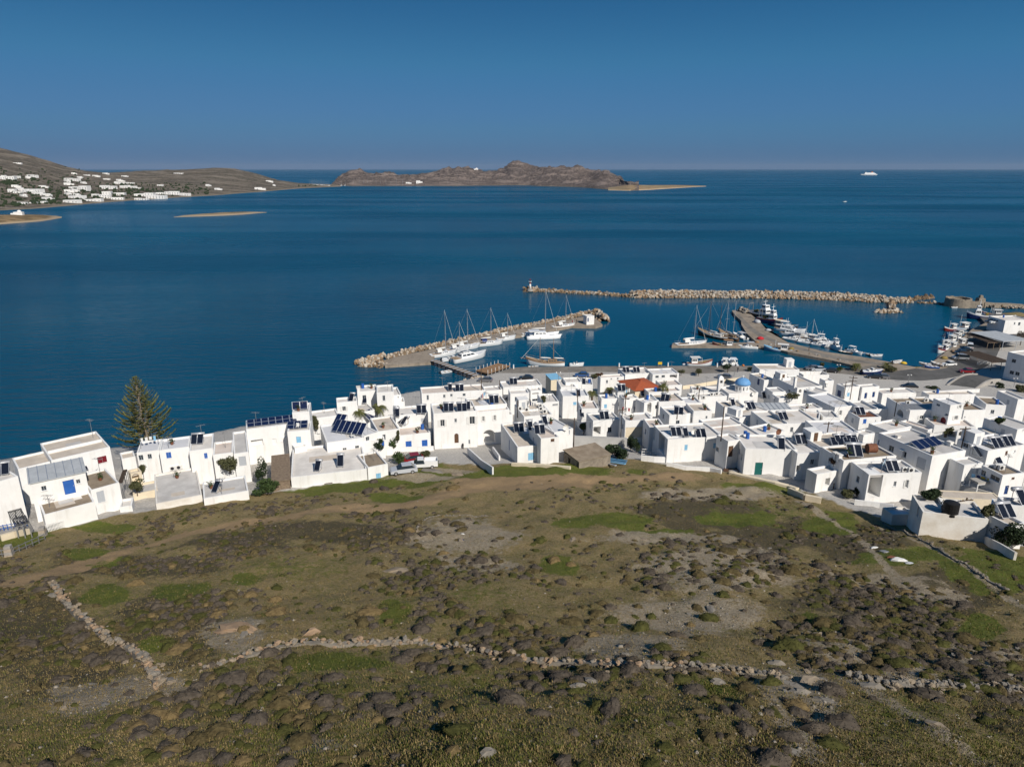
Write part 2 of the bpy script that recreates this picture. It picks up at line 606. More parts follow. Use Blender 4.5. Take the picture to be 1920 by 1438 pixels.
def G(px, py, h=0.0):
    """Point of the photograph on the land, h metres above it."""
    d = ray(px, py)
    lo = 15.0
    ts = np.linspace(15, 420, 400)
    zz = gsample(d.x * ts, d.y * ts) + h
    rz = CAM_H + d.z * ts
    k = np.argmax(rz <= zz)
    if k == 0:
        return P(px, py, max(h, 0.0))
    a, b = ts[k - 1], ts[k]
    for _ in range(14):
        m_ = (a + b) / 2
        if CAM_H + d.z * m_ <= gz(d.x * m_, d.y * m_) + h:
            b = m_
        else:
            a = m_
    return Vector((d.x * b, d.y * b, CAM_H + d.z * b))


def gpoly(pts):
    return [tuple(G(*p)[:2]) for p in pts]


ELLN = 1.3 * (fbm(XX * 0.3, YY * 0.3, 5) - 0.5)


def ell(px, py, rx, ry, soft=0.5):
    """Soft ellipse on the ground, given by its centre and radii in photograph pixels."""
    c = G(px, py)
    a = G(px + rx, py)
    b = G(px, py - ry)
    ux, uy = a.x - c.x, a.y - c.y
    vx, vy = b.x - c.x, b.y - c.y
    det = ux * vy - uy * vx
    dx, dy = XX - c.x, YY - c.y
    p = (dx * vy - dy * vx) / det
    q = (ux * dy - uy * dx) / det
    r = np.sqrt(p * p + q * q) + ELLN
    return np.clip((1 - r) / soft + 0.5, 0, 1)


wob = 1.6 * (fbm(XX * 0.15 + 9, YY * 0.15, 3) - 0.5)
PATH = gpoly([(-40, 1105), (60, 1088), (150, 1062), (240, 1030), (350, 1003), (460, 982), (560, 966), (680, 952), (800, 940), (860, 920), (960, 906), (1080, 902), (1180, 900), (1300, 893)])
pd = seg_dist(XX, YY, PATH, False)
wpath = 1.3 + 2.6 * fbm(XX * 0.1, YY * 0.1, 2)
path = np.clip((wpath - pd + 1.6 * wob) / 1.6, 0, 1)
path *= np.clip(0.1 + 1.5 * fbm(XX * 0.55 + 5, YY * 0.55, 4), 0, 1)
path = np.maximum(path, 0.9 * ell(985, 905, 130, 13))
green = np.zeros_like(XX)
for e in [(760, 885, 110, 20), (1000, 885, 170, 12), (640, 910, 90, 12), (760, 938, 75, 9), (190, 990, 60, 14), (180, 1045, 45, 12), (330, 1105, 50, 16), (200, 1110, 45, 20),
          (458, 1090, 22, 12), (1140, 975, 90, 16), (1045, 1062, 40, 20), (1240, 1000, 50, 10), (735, 1150, 30, 24), (1440, 915, 90, 14), (1400, 975, 70, 16), (1560, 985, 50, 20),
          (1840, 1060, 90, 26), (1885, 1090, 60, 18), (1700, 1040, 80, 14), (1830, 1180, 40, 22), (1520, 1155, 20, 10), (640, 1240, 90, 18), (1330, 1295, 40, 14), (60, 985, 60, 12), (20, 1000, 60, 16), (280, 1210, 30, 14)]:
    green = np.maximum(green, 1.0 * ell(*e))
for e in [(1700, 1340, 130, 70), (1350, 1300, 70, 26), (660, 1280, 160, 34), (460, 1240, 60, 20), (600, 1390, 220, 44), (900, 1400, 260, 60), (60, 1390, 110, 40), (1180, 1330, 170, 50), (1850, 1390, 80, 40), (850, 1290, 180, 44), (1450, 960, 140, 30), (560, 1060, 160, 24), (900, 1110, 160, 30)]:
    green = np.maximum(green, 0.42 * ell(*e, 1.2))
pale = np.zeros_like(XX)
for e in [(870, 1010, 90, 36), (780, 895, 70, 10), (840, 885, 60, 8), (1330, 1060, 130, 40), (1250, 1010, 120, 12), (1290, 1150, 130, 44), (1180, 1210, 90, 24), (440, 1180, 50, 26), (1600, 1220, 60, 18), (1550, 1190, 50, 14),
          (250, 1290, 90, 20), (150, 1310, 60, 20), (560, 1395, 60, 14), (1500, 1280, 60, 30), (1700, 1265, 60, 14), (1640, 1090, 120, 16), (1740, 1120, 60, 20), (1820, 1230, 90, 16), (1540, 1320, 30, 30), (900, 1060, 70, 16), (1330, 925, 120, 10)]:
    pale = np.maximum(pale, 0.95 * ell(*e, 1.0))
# bare soil tracks running down the slope on the right
for pl in ([(1500, 940), (1600, 1000), (1680, 1080), (1740, 1150), (1820, 1240), (1920, 1300)], [(1480, 1180), (1560, 1240), (1640, 1300), (1760, 1370), (1860, 1438)], [(1640, 985), (1760, 1030), (1840, 1080), (1920, 1140)], [(1280, 1250), (1400, 1250), (1460, 1330), (1520, 1420)]):
    dd_ = seg_dist(XX, YY, gpoly(pl), False)
    pale = np.maximum(pale, 0.8 * np.clip((0.5 + 0.5 * wob - dd_) / 0.7 + 0.5, 0, 1))
dark = np.zeros_like(XX)
for e in [(60, 1170, 120, 70), (130, 1220, 110, 60), (1660, 1180, 160, 60), (1560, 1130, 100, 40), (1780, 1100, 120, 40), (1600, 1010, 110, 30), (1430, 1000, 120, 36), (330, 1160, 120, 50), (250, 1060, 140, 18), (1330, 960, 120, 24), (640, 1000, 140, 22), (450, 1010, 120, 16), (560, 1360, 60, 40), (1450, 1400, 90, 40), (1890, 1330, 60, 60)]:
    dark = np.maximum(dark, 0.9 * ell(*e, 0.9))
TOWN = gpoly([(-60, 1004), (120, 990), (240, 962), (480, 925), (725, 893), (735, 884), (800, 872), (830, 868), (900, 872), (960, 868), (1055, 868), (1130, 858), (1200, 862), (1260, 874), (1370, 884), (1440, 900), (1490, 915), (1545, 935), (1660, 972), (1780, 1000), (1860, 1020), (1990, 1030)]) + [(400, 60), (520, 330), (-200, 330), (-200, 60)]
town = inside(XX, YY, TOWN).astype(np.float32) * (ZZ > 0.8)
cover = np.stack([np.clip(path, 0, 1), np.clip(green, 0, 1) * (1 - 0.6 * path), np.clip(pale, 0, 1), np.clip(dark, 0, 1)], -1).reshape(-1, 4)
ny, nx = XX.shape
idx = np.arange(nx * ny).reshape(ny, nx)
quads = np.stack([idx[:-1, :-1], idx[:-1, 1:], idx[1:, 1:], idx[1:, :-1]], -1).reshape(-1, 4)


def nodes_of(m):
    m.use_nodes = True
    return m.node_tree.nodes, m.node_tree.links, m.node_tree.nodes['Principled BSDF']


def mixc(nt, a, b, fac):
    n = nt.nodes.new('ShaderNodeMix')
    n.data_type = 'RGBA'
    for sock, v in ((n.inputs[6], a), (n.inputs[7], b), (n.inputs[0], fac)):
        if isinstance(v, (tuple, list)):
            sock.default_value = (*v, 1)
        elif isinstance(v, (int, float)):
            sock.default_value = v
        else:
            nt.links.new(v, sock)
    return n.outputs[2]


def noise_fac(nt, scale, lo, hi, detail=5, rough=0.6, coord='Object', kind='noise'):
    tc = nt.nodes.new('ShaderNodeTexCoord')
    n = nt.nodes.new('ShaderNodeTexNoise')
    n.inputs['Scale'].default_value = scale
    n.inputs['Detail'].default_value = detail
    n.inputs['Roughness'].default_value = rough
    nt.links.new(tc.outputs[coord], n.inputs['Vector'])
    mr = nt.nodes.new('ShaderNodeMapRange')
    mr.inputs[1].default_value = lo
    mr.inputs[2].default_value = hi
    nt.links.new(n.outputs['Fac'], mr.inputs[0])
    return mr.outputs[0], n.outputs['Fac']


def ground_material():
    m = bpy.data.materials.new('hillside_ground')
    nd, lk, b = nodes_of(m)
    nt = m.node_tree
    at = nd.new('ShaderNodeAttribute')
    at.attribute_name = 'cover'
    sep = nd.new('ShaderNodeSeparateColor')
    lk.new(at.outputs['Color'], sep.inputs[0])

    def edge(sock, k, coarse=1.7):
        # roughen a mask with noise
        f, raw = noise_fac(nt, coarse, 0.3, 0.7, 6, 0.7)
        a = nd.new('ShaderNodeMath')
        a.operation = 'MULTIPLY_ADD'
        lk.new(sock, a.inputs[0])
        a.inputs[1].default_value = 1.0 + k
        s2 = nd.new('ShaderNodeMath')
        s2.operation = 'MULTIPLY'
        s2.inputs[1].default_value = -k
        lk.new(f, s2.inputs[0])
        lk.new(s2.outputs[0], a.inputs[2])
        cc = nd.new('ShaderNodeMapRange')
        cc.inputs[1].default_value = 0.22
        cc.inputs[2].default_value = 0.62
        cc.inputs[3].default_value = 0.0
        cc.inputs[4].default_value = 0.92
        lk.new(a.outputs[0], cc.inputs[0])
        return cc.outputs[0]
    f1, _ = noise_fac(nt, 0.35, 0.38, 0.62)
    f2, _ = noise_fac(nt, 3.0, 0.35, 0.65, 6, 0.7)
    f3, _ = noise_fac(nt, 14.0, 0.4, 0.62, 4, 0.7)
    base = mixc(nt, (0.27, 0.20, 0.09), (0.155, 0.145, 0.042), f1)
    base = mixc(nt, base, (0.37, 0.28, 0.15), f2)
    spk = nd.new('ShaderNodeMath')
    spk.operation = 'MULTIPLY'
    lk.new(f3, spk.inputs[0])
    spk.inputs[1].default_value = 0.45
    base = mixc(nt, base, (0.06, 0.05, 0.028), spk.outputs[0])
    dk = mixc(nt, (0.12, 0.095, 0.06), (0.07, 0.062, 0.035), f2)
    base = mixc(nt, base, dk, edge(at.outputs['Alpha'], 0.9))
    gcol = mixc(nt, (0.085, 0.125, 0.018), (0.15, 0.15, 0.035), f2)
    base = mixc(nt, base, gcol, edge(sep.outputs[1], 0.9))
    pcol = mixc(nt, (0.44, 0.365, 0.265), (0.27, 0.215, 0.145), f2)
    base = mixc(nt, base, pcol, edge(sep.outputs[2], 1.0))
    path_ = mixc(nt, (0.40, 0.275, 0.15), (0.30, 0.205, 0.115), f2)
    base = mixc(nt, base, path_, edge(sep.outputs[0], 0.8))
    # pale pebbles
    vor = nd.new('ShaderNodeTexVoronoi')
    vor.inputs['Scale'].default_value = 5.0
    tc = nd.new('ShaderNodeTexCoord')
    lk.new(tc.outputs['Object'], vor.inputs['Vector'])
    lt = nd.new('ShaderNodeMath')
    lt.operation = 'LESS_THAN'
    lt.inputs[1].default_value = 0.13
    lk.new(vor.outputs['Distance'], lt.inputs[0])
    gt = nd.new('ShaderNodeMath')
    gt.operation = 'MULTIPLY'
    lk.new(lt.outputs[0], gt.inputs[0])
    pf, _ = noise_fac(nt, 0.6, 0.5, 0.66)
    lk.new(pf, gt.inputs[1])
    base = mixc(nt, base, (0.36, 0.32, 0.26), gt.outputs[0])
    at2 = nd.new('ShaderNodeAttribute')
    at2.attribute_name = 'town'
    base = mixc(nt, base, mixc(nt, (0.54, 0.51, 0.47), (0.38, 0.36, 0.33), f2), at2.outputs['Fac'])
    lk.new(base, b.inputs['Base Color'])
    b.inputs['Roughness'].default_value = 0.95
    b.inputs['Specular IOR Level'].default_value = 0.1
    _, h1 = noise_fac(nt, 5.0, 0, 1, 8, 0.75)
    bp = nd.new('ShaderNodeBump')
    bp.inputs['Distance'].default_value = 0.22
    bp.inputs['Strength'].default_value = 0.9
    lk.new(h1, bp.inputs['Height'])
    lk.new(bp.outputs[0], b.inputs['Normal'])
    return m


verts = np.stack([XX, YY, ZZ], -1).reshape(-1, 3)
gme = np_mesh('ground', verts, quads, ground_material(), True, cover)
at_ = gme.attributes.new('town', 'FLOAT', 'POINT')
at_.data.foreach_set('value', town.ravel().astype(np.float32))
terr = link('ground', gme)
tag(terr, 'scrubby hillside sloping down to the white harbour town', kind='structure')

# ---------------------------------------------------------------- sea


def sea_material():
    m = bpy.data.materials.new('sea_water')
    nd, lk, b = nodes_of(m)
    nt = m.node_tree
    tc = nd.new('ShaderNodeTexCoord')
    f, _ = noise_fac(nt, 0.0035, 0.40, 0.62, 5, 0.6)
    c = mixc(nt, (0.0001, 0.050, 0.100), (0.0002, 0.070, 0.128), f)
    lk.new(c, b.inputs['Base Color'])
    b.inputs['IOR'].default_value = 1.33
    b.inputs['Specular IOR Level'].default_value = 0.17
    # calm streaks
    mp = nd.new('ShaderNodeMapping')
    mp.inputs['Scale'].default_value = (0.0012, 0.006, 1)
    mp.inputs['Rotation'].default_value = (0, 0, R(12))
    lk.new(tc.outputs['Object'], mp.inputs['Vector'])
    n0 = nd.new('ShaderNodeTexNoise')
    n0.inputs['Scale'].default_value = 1.0
    n0.inputs['Detail'].default_value = 5
    lk.new(mp.outputs[0], n0.inputs['Vector'])
    mr = nd.new('ShaderNodeMapRange')
    mr.inputs[1].default_value = 0.42
    mr.inputs[2].default_value = 0.62
    mr.inputs[3].default_value = 0.0
    mr.inputs[4].default_value = 0.16
    lk.new(n0.outputs['Fac'], mr.inputs[0])
    # wind ripples
    mp2 = nd.new('ShaderNodeMapping')
    mp2.inputs['Scale'].default_value = (0.10, 0.42, 1)
    mp2.inputs['Rotation'].default_value = (0, 0, R(-10))
    lk.new(tc.outputs['Object'], mp2.inputs['Vector'])
    n1 = nd.new('ShaderNodeTexNoise')
    n1.inputs['Scale'].default_value = 1.0
    n1.inputs['Detail'].default_value = 5
    n1.inputs['Roughness'].default_value = 0.55
    lk.new(mp2.outputs[0], n1.inputs['Vector'])
    # the harbour behind the moles is calmer
    geo = nd.new('ShaderNodeNewGeometry')
    dist = nd.new('ShaderNodeVectorMath')
    dist.operation = 'DISTANCE'
    hc = P(1330, 630)
    dist.inputs[1].default_value = (hc.x, hc.y, 0)
    lk.new(geo.outputs['Position'], dist.inputs[0])
    mr2 = nd.new('ShaderNodeMapRange')
    mr2.inputs[1].default_value = 70
    mr2.inputs[2].default_value = 190
    mr2.inputs[3].default_value = 0.08
    mr2.inputs[4].default_value = 1.1
    lk.new(dist.outputs['Value'], mr2.inputs[0])
    mr3 = nd.new('ShaderNodeMapRange')
    mr3.inputs[1].default_value = 70
    mr3.inputs[2].default_value = 320
    mr3.inputs[3].default_value = 0.07
    mr3.inputs[4].default_value = 0.20
    lk.new(dist.outputs['Value'], mr3.inputs[0])
    addr = nd.new('ShaderNodeMath')
    addr.operation = 'ADD'
    lk.new(mr.outputs[0], addr.inputs[0])
    lk.new(mr3.outputs[0], addr.inputs[1])
    lk.new(addr.outputs[0], b.inputs['Roughness'])
    bp = nd.new('ShaderNodeBump')
    lk.new(mr2.outputs[0], bp.inputs['Distance'])
    bp.inputs['Strength'].default_value = 1.0
    lk.new(n1.outputs['Fac'], bp.inputs['Height'])
    lk.new(bp.outputs[0], b.inputs['Normal'])
    return m


M['sea'] = sea_material()
s_ = 40000
me = MB().add([(-s_, -2000, 0), (s_, -2000, 0), (s_, s_, 0), (-s_, s_, 0)], [(0, 1, 2, 3)]).mesh('sea', M['sea'])
tag(link('sea', me), 'deep blue bay with calm streaks', kind='structure')

# ---------------------------------------------------------------- far land


def land(name, cols, label, material, back=400, bump=1.0, nv=34, power=1.0, res=5.0, seed=0, flat=0.0):
    """Land from its shore line and skyline: cols = (px, py_shore, py_top, metres from shore to ridge)."""
    pxs = np.arange(cols[0][0], cols[-1][0] + 0.1, res)
    cp_ = np.array([c[0] for c in cols])
    sh = np.interp(pxs, cp_, [c[1] for c in cols])
    tp = np.interp(pxs, cp_, [c[2] for c in cols])
    dr = np.interp(pxs, cp_, [c[3] for c in cols])
    V = []
    for px, s1, t1, d1 in zip(pxs, sh, tp, dr):
        A = P(px, s1, 0)
        B = PY(px, t1, A.y + d1)
        h = max(B.z, 0.3)
        row = []
        nb = nv // 3
        for k in range(nv + nb + 1):
            if k <= nv:
                t = k / nv
                q = A.lerp(B, t)
                z = h * (flat * 0 + (t ** power))
            else:
                t = (k - nv) / nb
                q = B + (B - A) * (back / max((B - A).length, 1)) * t
                z = h * (1 - t * t) - 1.5 * t
            row.append((q.x, q.y, z))
        V.append(row)
    V = np.array(V)
    x, y, z = V[..., 0], V[..., 1], V[..., 2]
    ridge = fbm(x * 0.012 + seed, y * 0.012, 5) - 0.5
    fine = fbm(x * 0.05 + seed, y * 0.05, 4) - 0.5
    amp = np.clip(z / 25, 0, 1)
    endk = np.minimum(np.arange(nv + nv // 3 + 1)[None, :] / 6.0, 1)
    V[..., 2] = z + bump * amp * endk * (16 * ridge + 7 * fine) * (0.35 + 0.65 * (np.abs(np.arange(nv + nv // 3 + 1)[None, :] - nv) > 1.5))
    V[:, 0, 2] = -1.0
    n1, n2 = V.shape[:2]
    ii = np.arange(n1 * n2).reshape(n1, n2)
    q = np.stack([ii[:-1, :-1], ii[1:, :-1], ii[1:, 1:], ii[:-1, 1:]], -1).reshape(-1, 4)
    o = link(name, np_mesh(name, V.reshape(-1, 3), q, material, True))
    return tag(o, label, kind='structure'), V


def far_material(name, c1, c2, c3, shore=(0.33, 0.26, 0.18), sc=0.012, shore_h=3.0, bumpd=6.0):
    m = bpy.data.materials.new(name)
    nd, lk, b = nodes_of(m)
    nt = m.node_tree
    f1, _ = noise_fac(nt, sc, 0.38, 0.62, 6, 0.65)
    f2, h2 = noise_fac(nt, sc * 6, 0.4, 0.65, 6, 0.7)
    f3, _ = noise_fac(nt, sc * 14, 0.50, 0.62, 5, 0.75)
    c = mixc(nt, c1, c2, f1)
    c = mixc(nt, c, c3, f2)
    c = mixc(nt, c, tuple(v * 0.42 for v in c2), f3)
    tcs = nd.new('ShaderNodeTexCoord')
    mps = nd.new('ShaderNodeMapping')
    mps.inputs['Scale'].default_value = (sc * 0.45, sc * 2.2, sc * 5)
    mps.inputs['Rotation'].default_value = (0, 0, R(14))
    lk.new(tcs.outputs['Object'], mps.inputs['Vector'])
    ns_ = nd.new('ShaderNodeTexNoise')
    ns_.inputs['Scale'].default_value = 1.0
    ns_.inputs['Detail'].default_value = 4
    lk.new(mps.outputs[0], ns_.inputs['Vector'])
    mrs = nd.new('ShaderNodeMapRange')
    mrs.inputs[1].default_value = 0.50
    mrs.inputs[2].default_value = 0.60
    mrs.inputs[4].default_value = 0.65
    lk.new(ns_.outputs['Fac'], mrs.inputs[0])
    c = mixc(nt, c, tuple(min(1, v * 1.35) for v in c3), mrs.outputs[0])
    geo = nd.new('ShaderNodeNewGeometry')
    sp = nd.new('ShaderNodeSeparateXYZ')
    lk.new(geo.outputs['Position'], sp.inputs[0])
    mr = nd.new('ShaderNodeMapRange')
    mr.inputs[1].default_value = shore_h * 0.5
    mr.inputs[2].default_value = shore_h
    mr.inputs[3].default_value = 1
    mr.inputs[4].default_value = 0
    lk.new(sp.outputs[2], mr.inputs[0])
    c = mixc(nt, c, shore, mr.outputs[0])
    lk.new(c, b.inputs['Base Color'])
    b.inputs['Roughness'].default_value = 0.95
    b.inputs['Specular IOR Level'].default_value = 0.1
    bp = nd.new('ShaderNodeBump')
    bp.inputs['Distance'].default_value = bumpd
    lk.new(h2, bp.inputs['Height'])
    lk.new(bp.outputs[0], b.inputs['Normal'])
    return m


m_island = far_material('rocky_island', (0.175, 0.142, 0.128), (0.105, 0.09, 0.085), (0.26, 0.21, 0.185), shore=(0.22, 0.18, 0.14), sc=0.02, shore_h=2.5, bumpd=14)
m_sand = far_material('sandy_point', (0.36, 0.23, 0.13), (0.25, 0.18, 0.11), (0.20, 0.17, 0.11), shore=(0.42, 0.33, 0.23), sc=0.03, shore_h=2, bumpd=1)
m_left = far_material('terraced_land', (0.14, 0.115, 0.09), (0.08, 0.074, 0.056), (0.20, 0.17, 0.135), shore=(0.24, 0.20, 0.15), sc=0.014, shore_h=1.2, bumpd=6)
m_isl2 = far_material('scrubby_islet', (0.17, 0.12, 0.07), (0.10, 0.085, 0.045), (0.26, 0.18, 0.10), sc=0.05, shore_h=2.2, bumpd=1)
d = 420
island, V_IS = land('island', [(622, 347, 345, 60), (640, 348.5, 332, d), (655, 349, 322, d), (670, 349, 320, d), (700, 349, 325, d), (745, 349, 330, d), (780, 349, 328, d), (830, 349, 318, d), (860, 349, 315, d),
               (890, 348.5, 318, d), (925, 348.5, 323, d), (945, 348, 315, d), (960, 348, 305.5, d), (975, 348, 302, d), (990, 348, 304.5, d), (1010, 349, 312, d), (1040, 350, 315, d), (1075, 351, 314, d),
               (1100, 352.5, 317, d), (1130, 355, 323, d), (1160, 357, 333, d), (1178, 358, 342, 200), (1200, 357.5, 344.5, 120)],
     'rocky brown island with a saddle and jagged ridge', m_island, back=300, bump=3.4, seed=3, power=0.8, res=4)
land('sandy_point', [(1140, 357.2, 352, 60), (1180, 358.0, 347, 110), (1220, 356.2, 347.5, 110), (1260, 353.6, 347.2, 110), (1300, 351.2, 347.9, 90), (1325, 350, 349.0, 30)], 'low pale sand spit at the tip of the rocky island', m_sand, back=40, bump=0.2, nv=14, seed=8, power=0.6, res=4)
farland, V_LEFT = land('headland', [(-260, 402, 245, 1500), (-100, 399, 262, 1500), (0, 396, 278, 1400), (60, 393, 293, 1350), (120, 388, 311, 1250), (160, 384, 321, 1100), (200, 380.5, 325, 1100), (260, 376, 321.5, 1150), (330, 371.5, 320, 1150),
              (400, 367.5, 315, 1050), (440, 364, 316.5, 950), (480, 361, 325, 800), (520, 357.5, 338, 600), (560, 354, 345, 400), (590, 352.5, 348.0, 200), (640, 350.2, 349.2, 60)],
     'brown terraced headland dotted with white houses across the bay', m_left, back=500, bump=0.7, seed=21, power=1.25, nv=60, res=4)
land('promontory', [(-160, 424, 398, 70), (0, 421, 403, 60), (50, 417.5, 402.5, 60), (80, 415, 403.5, 55), (105, 411, 406, 35), (118, 408.5, 407.5, 10)], 'low scrubby promontory with an ochre cliff', m_isl2, back=60, bump=0.25, nv=14, seed=4, power=0.45, res=3)
land('islet', [(326, 408, 407, 8), (345, 407, 404, 14), (380, 406, 401, 20), (420, 404.5, 398.5, 24), (455, 402.5, 397.2, 24), (480, 400.5, 397.5, 16), (500, 399, 398.2, 6)], 'small flat rocky islet in the bay', m_isl2, back=20, bump=0.15, nv=12, seed=14, power=0.5, res=3)
# ---------------------------------------------------------------- quays, moles, breakwaters
CROPS = {'1': (0, 680, 3.885), '2': (220, 700, 5.135), '3': (440, 680, 5.333), '4': (740, 680, 5.647), '5': (1020, 670, 5.647), '6': (1280, 660, 5.53), '7': (1480, 700, 4.23), '8': (1560, 560, 5.333),
         'D': (1400, 670, 7.385), 'E': (1760, 680, 7.99), 'F': (1700, 800, 5.99), 'Q': (1720, 560, 8.99), 'p': (650, 560, 6.4), 'q': (900, 510, 6.4), 'r': (1180, 520, 5.647), 's': (1440, 520, 4.0), 't': (1400, 560, 7.385), 'o': (0, 0, 1.0)}


def K(c, x, y):
    ox, oy, s = CROPS[c]
    return ox + x / s, oy + y / s


def KP(c, pts, z):
    return [P(*K(c, *p), z) for p in pts]


def slab(name, label, pts, z0, z1, m):
    poly = [(p.x, p.y) for p in pts]
    ar = sum(poly[i][0] * poly[(i + 1) % len(poly)][1] - poly[(i + 1) % len(poly)][0] * poly[i][1] for i in range(len(poly)))
    if ar < 0:
        poly = poly[::-1]
    o = MB().prism(poly, z0, z1).build(name, m)
    return tag(o, label, kind='structure')


QZ = 1.0
MZ = 0.9
quay_pts = KP('o', [(905, 709), (924, 701), (958, 690), (984, 688), (1200, 686), (1419, 686), (1520, 692), (1600, 690), (1640, 684), (1660, 705), (1600, 718), (1480, 716), (1290, 716), (1200, 702), (1090, 702), (1000, 712), (920, 722)], QZ)
slab('quay', 'broad concrete quay along the harbour front', quay_pts, -3, QZ, M['quay'])
east = KP('o', [(1717, 691), (1732, 687), (1759, 672), (1822, 618), (1847, 606), (1833, 590), (1875, 588), (1960, 600), (2140, 640), (2140, 800), (1880, 790), (1760, 752), (1620, 748), (1590, 722), (1650, 700)], QZ)
slab('harbour_square', 'asphalt square and parking behind the fishing quay', east, -3, QZ + 0.06, M['asphalt'])
eq = KP('o', [(1759, 672), (1822, 618), (1847, 606), (1858, 609), (1834, 628), (1796, 668), (1775, 690), (1745, 695), (1717, 691), (1732, 687)], QZ)
slab('fishing_quay', 'pale concrete edge of the fishing quay', eq, -3, QZ + 0.075, M['moledeck'])
# open channel beside the humped bridge
slab('apron', 'concrete apron beside the stone bridge', KP('E', [(0, 330), (60, 250), (380, 245), (330, 290), (120, 350)], QZ), QZ, QZ + 0.09, M['quay'])
m1 = KP('p', [(460, 800), (1040, 760), (1048, 700), (1075, 640), (1300, 572)], MZ) + KP('q', [(0, 822), (230, 795), (480, 762), (900, 688), (1100, 648), (1385, 655), (1470, 630), (1400, 570), (1340, 520), (1050, 570), (800, 620), (560, 668), (330, 718), (0, 780)], MZ) + KP('p', [(1400, 510), (1000, 610), (640, 690), (440, 740)], MZ)
slab('mole', 'curved concrete mole where the yachts lie', m1, -3, MZ, M['moledeck'])
m2 = KP('r', [(1085, 352), (1120, 400), (1185, 460), (1186, 500), (1240, 590), (1330, 672), (1330, 690), (460, 695), (450, 722), (1390, 728), (1500, 745), (1680, 790)], MZ) + KP('s', [(480, 622), (640, 660), (700, 690), (1080, 700), (1110, 674), (880, 628), (700, 596), (420, 556), (150, 488), (0, 405)], MZ) + KP('r', [(1500, 590), (1400, 490), (1270, 375), (1170, 340)], MZ)
slab('pier', 'long bent concrete pier of the fishing harbour', m2, -3, MZ, M['moledeck'])
slab('pier_track', 'smooth cement track along the pier', KP('r', [(1160, 385), (1230, 460), (1300, 530), (1420, 610), (1600, 690), (1900, 765)], MZ) + KP('s', [(420, 575), (700, 622), (940, 655), (930, 672), (690, 640), (410, 598)], MZ) + KP('r', [(1900, 792), (1580, 712), (1380, 632), (1250, 545), (1190, 470), (1130, 395)], MZ), MZ, MZ + 0.012, M['quay'])
m_rock = []
for i, (c, c2) in enumerate([((0.46, 0.39, 0.31), (0.33, 0.275, 0.215)), ((0.38, 0.27, 0.175), (0.26, 0.18, 0.115)), ((0.36, 0.34, 0.31), (0.24, 0.22, 0.20)), ((0.54, 0.48, 0.40), (0.40, 0.35, 0.29)), ((0.22, 0.16, 0.10), (0.13, 0.09, 0.06))]):
    m_rock.append(mat('boulder_stone_%d' % i, c, 0.95, col2=c2, vscale=1.5, bump=0.04, bscale=3))


def rock_mesh(name, seed, m, n1=5, n2=7, sharp=0.35):
    r = random.Random(seed)
    rs = []
    off = [[1 + sharp * (r.random() - 0.5) * 2 for _ in range(n2)] for _ in range(n1)]
    for i in range(n1):
        ph = math.pi * (i + 0.5) / n1
        ring = []
        for k in range(n2):
            t = 2 * math.pi * k / n2 + 0.3 * i
            q = off[i][k] * 0.5
            ring.append((q * math.sin(ph) * math.cos(t), q * math.sin(ph) * math.sin(t) * 0.9, -q * math.cos(ph) * 0.8))
        rs.append(ring)
    return MB().rings(rs).mesh(name, m)


ROCKS = [[rock_mesh('boulder', 10 * j + k, m_rock[j]) for k in range(4)] for j in range(5)]


def sample_line(pts, n):
    seg = [(pts[i + 1] - pts[i]).length for i in range(len(pts) - 1)]
    tot = sum(seg)
    out = []
    for k in range(n):
        s = tot * (k + 0.5) / n
        i = 0
        while i < len(seg) - 1 and s > seg[i]:
            s -= seg[i]
            i += 1
        out.append((pts[i].lerp(pts[i + 1], min(1, s / max(seg[i], 1e-6))), (pts[i + 1] - pts[i]).normalized(), (sum(seg[:i]) + s) / tot))
    return out


